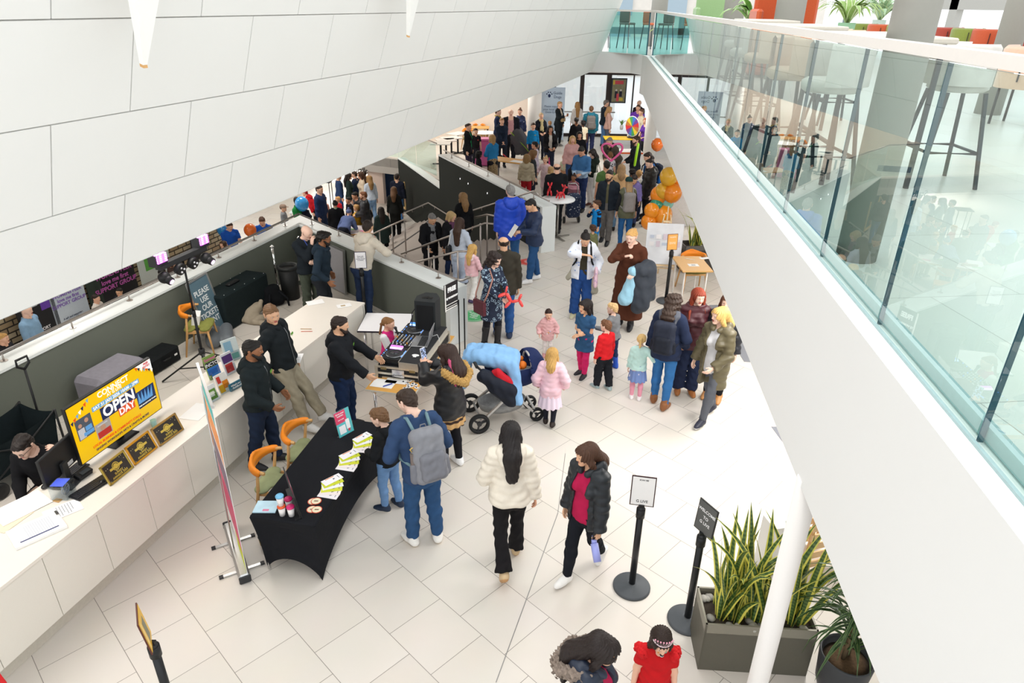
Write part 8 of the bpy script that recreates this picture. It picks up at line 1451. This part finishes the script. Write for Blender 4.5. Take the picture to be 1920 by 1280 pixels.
for i,px in enumerate((560,612)):q=P(px,405-30*i,ZL+.3);e=empty('bar_stool',(q[0],q[1],ZL),0,('white metal chair far back on the lower level','black high table far back on the lower level')[i],'chair' if i==0 else 'table');part('seat',[M('dfe5ea' if i==0 else '22232a')],e,lambda b:b.box((0,0,.46 if i==0 else 1.0),(.5,.45,.03)));part('frame',[M('c9d2d8' if i==0 else '22232a')],e,lambda b:[b.cyl((sx*.2,sy*.18,0),(sx*.2,sy*.18,.45 if i==0 else 1.0),.015,n=8)for sx in(-1,1)for sy in(-1,1)])
e=empty('car',tuple(ray_y(1070,157,50)*V3(1,1,0)+V3(0,0,-.02)),0,'silver grey car parked across the street','car')
CB=M('8d97a3',rough=.25,metal=.4);part('body',[CB],e,lambda b:[b.prism([(-2.1,0),(2.1,0),(2.15,1.7),(-2.15,1.7)],.30,.85),b.prism([(-1.3,.12),(1.0,.12),(1.0,1.58),(-1.3,1.58)],.85,1.45)]);part('windows',[M('c7d6e4',rough=.1)],e,lambda b:b.box((-.15,.115,1.17),(1.9,.02,.42)))
for x in(-1.3,1.3):part('wheel',[BLACK],e,lambda b:b.lathe([(.1,-.1),(.31,-.1),(.32,.1),(.1,.1)],(x,.08,.33),20,R=np.array(Matrix.Rotation(PI/2,4,'X'))))
def up(px,py,z=MZ):return P(px,py,z)
def _tub():
 vs,fs=[],[];n=20
 for i in range(n+1):
  a=-.55+(PI+1.1)*i/n
  for r_,z in((.27,.42),(.27,.80),(.30,.84),(.33,.80),(.33,.40)):vs.append(V3(r_*math.cos(a),r_*math.sin(a),z))
 for i in range(n):
  for k in range(4):fs.append((i*5+k,i*5+k+1,i*5+5+k+1,i*5+5+k))
 return vs,fs,True
def stool(x,y,rz,lb,seat='d0693a',k=1.0):
 e=empty('bar_stool',(x,y,MZ+.012),rz,lb,'stool','upper cafe bar stools');part('seat',[cloth(seat)],e,lambda b:b.lathe([(.17,.66),(.20,.68),(.20,.73),(.17,.75),(0,.755)],n=28));part('backrest',[cloth(seat)],e,lambda b:b._add(*_tub()),np.array(Matrix.LocRotScale(Vector((0,.0,.46)),None,Vector((.72,.72,.62)))))
 for sx in(-1,1):
  for sy in(-1,1):part('leg',[plastic('2f3a40',.5)],e,lambda b:b.bar((sx*.15,sy*.13,.66),(sx*.23,sy*.21,0),.022))
 part('footrest',[plastic('2f3a40',.5)],e,lambda b:b.tube([(-.2,-.18,.25),(.2,-.18,.25),(.2,.18,.25),(-.2,.18,.25)],.011,8,closed=True));return e
def hightable(x,y,rz,lb):
 e=empty('high_table',(x,y,MZ+.012),rz,lb,'table','upper cafe high tables');part('tabletop',[M('c9c1b4',rough=.4)],e,lambda b:b.box((0,0,1.0),(.7,1.2,.04),bev=.01));[part('leg',[plastic('2a353c',.5)],e,lambda b:b.bar((sx*.3,sy*.5,0),(sx*.3,sy*.5,.98),.03))for sx in(-1,1)for sy in(-1,1)];part('rail',[plastic('2a353c',.5)],e,lambda b:[b.bar((-.3,-.5,.3),(-.3,.5,.3),.022),b.bar((.3,-.5,.3),(.3,.5,.3),.022)])
hightable(2.65,5.6,-.12,'high table with dark metal legs behind the glass, nearest the camera');hightable(3.05,8.2,-.12,'high table with dark metal legs behind the glass, middle one');hightable(3.6,11.0,-.12,'high table with dark metal legs behind the glass, farthest one')
for i,(x,y,rz,lb)in enumerate(((2.2,5.1,-1.6,'dark legged stool between the glass and the nearest high table'),(2.25,6.0,-1.5,'second stool along the glass'),(3.2,5.3,1.5,'stool on the far side of the nearest high table'),(2.6,7.8,-1.6,'third stool along the glass'),(2.7,8.7,-1.6,'fourth stool along the glass'),(3.6,8.2,1.5,'stool on the far side of the middle high table'),(3.2,10.8,-1.6,'fifth stool along the glass'))):stool(x,y,rz,lb,('cfcac2','d9b9a2')[i%2])
def tubarm(x,y,rz,lb,hx):
 e=empty('tub_armchair',(x,y,MZ+.012),rz,lb,'armchair','upper cafe armchairs');m_=M(hx,rough=.8,var=.10,sheen=.4);part('seat',[m_],e,lambda b:b.lathe([(.25,.40),(.29,.42),(.28,.48),(0,.49)],n=28));part('backrest',[m_],e,lambda b:b._add(*_tub()));[part('leg',[plastic('2a2b2e')],e,lambda b:b.cyl((sx*.2,sy*.2,0),(sx*.2,sy*.2,.42),.015,n=8))for sx in(-1,1)for sy in(-1,1)];part('back_seam',[plastic('1c1d20')],e,lambda b:b.box((0,.335,.62),(.012,.02,.28)))
for i,(px,hx,y_)in enumerate(((1618,'7d8a3a',19.6),(1650,'c4562c',19.0),(1686,'8f963f',18.6),(1775,'a8402f',16.8),(1814,'84903c',16.2),(1854,'c2532c',15.8),(1906,'9a3a2c',15.0))):
 r_=ray(px,66);t=y_/r_[1];x=r_[0]*t;tubarm(x,y_,PI*0-.5+PI,'tub armchair seen above the handrail, '+('olive green one farthest left','orange one beside the leftmost olive one','pale olive one left of the big pillar','dark red one right of the big pillar','olive green one right of the big pillar','orange one right of the olive one','dark red one at the right edge')[i],hx)
q=up(1870,235);tubarm(q[0]+.2,q[1],2.2,'peach tub chair beside the narrow grey pillar','d9b49a')
for(px,y_,w_,hx,lb)in((1342,20.0,1.0,'9fbf8a','pale green high backed booth seat'),(1478,14.0,1.15,'c5562b','rust red high backed booth seat')):
 r_=ray(px,30);x=r_[0]*y_/r_[1];e=empty('booth_seat',(x,y_,MZ+.012),-.1,lb,'seat');m_=M(hx,rough=.9,var=.08,sheen=.3);part('back',[m_],e,lambda b:b.box((0,.3,.72),(w_,.16,1.44),bev=.05));part('seat',[m_],e,lambda b:b.box((0,-.05,.25),(w_,.6,.42),bev=.06));part('side_wing',[m_],e,lambda b:b.box((-w_/2,0,.60),(.12,.7,1.1),bev=.04))
for i,(px,y_,k,lb)in enumerate(((1408,16.5,1.0,'leafy plant between the booth seats'),(1592,16.5,1.3,'variegated leafy plant left of the olive armchair'),(1652,21.5,1.5,'pale leafy plant behind the orange armchair'),(1253,21.5,.9,'spiky plant in a terracotta pot at the far rail'))):
 r_=ray(px,25);x=r_[0]*y_/r_[1];e=empty('potted_plant',(x,y_,MZ+.012),0,lb,'plant','upper cafe plants');part('pot',[M(('dfe6da','9ac4a0','c9d6cc','b5532f')[i])],e,lambda b:b.lathe([(.14,0),(.18,.9 if i<3 else .3),(.17,.9 if i<3 else .3)],n=20));rs=random.Random(i);part('foliage',[M(('7fae5a','8fae5c','a9c7a0','9dbd3c')[i],rough=.4,var=.3),M('dfe6c0',rough=.4)],e,lambda b:[blade(b,(0,0,(.9 if i<3 else .3)),rs.uniform(0,6.3),k*rs.uniform(.45,.8),(.14 if i<3 else .06),rs.uniform(.1,.8),rs.uniform(-1,1),.6,7,.1)for _ in range(34)])
for i,x in enumerate((2.6,3.3,4.0)):
 e=empty('cafe_chair',(x,22.6,MZ+.012),.4*i,'dark chair behind the teal bridge glass, '+('left','middle','right')[i]+' one','chair','chairs behind the bridge glass');part('seat',[M('c96a45' if i!=1 else '6b5f58')],e,lambda b:[b.box((0,0,.68),(.36,.36,.06),bev=.02),b.box((0,.17,.86),(.36,.04,.3),bev=.02)]);[part('leg',[plastic('2b3a40')],e,lambda b:b.bar((sx*.15,sy*.15,.66),(sx*.2,sy*.2,0),.022))for sx in(-1,1)for sy in(-1,1)]
e=empty('barrier_rope',tuple(P(5,1268,.9)),0,'red barrier rope cut off at the bottom left corner','rope');part('rope',[M('c4161c',rough=.8,var=.2,scale=60)],e,lambda b:b.tube([V3(-.30,.10,.08),V3(-.1,.05,.02),V3(.02,-.03,-.03),V3(.1,-.2,-.12)],.017,10));part('hook',[CHROME],e,lambda b:b.ball(V3(-.30,.10,.08),.025,10))
q=P(1450,1020,.3);e=empty('display_plinth',(q[0],q[1],0),.2,'white box plinth standing behind the tall snake plants','plinth');part('box',[WHITE],e,lambda b:b.box((0,0,.31),(.22,.22,.60),bev=.004));part('base',[ALU],e,lambda b:b.box((0,0,.006),(.24,.24,.012)))
q=P(1522,985,.5);e=empty('wooden_crate',(q[0]+.12,q[1]+.1,0),.3,'pale wooden slatted crate behind the green palm','crate');part('frame',[WOOD],e,lambda b:[b.box((sx*.2,sy*.15,.35),(.03,.03,.7))for sx in(-1,1)for sy in(-1,1)]);part('slats',[M('dcb887',rough=.6)],e,lambda b:[b.box((0,sy*.165,.08+.12*i),(.44,.014,.08))for i in range(6)for sy in(-1,1)])
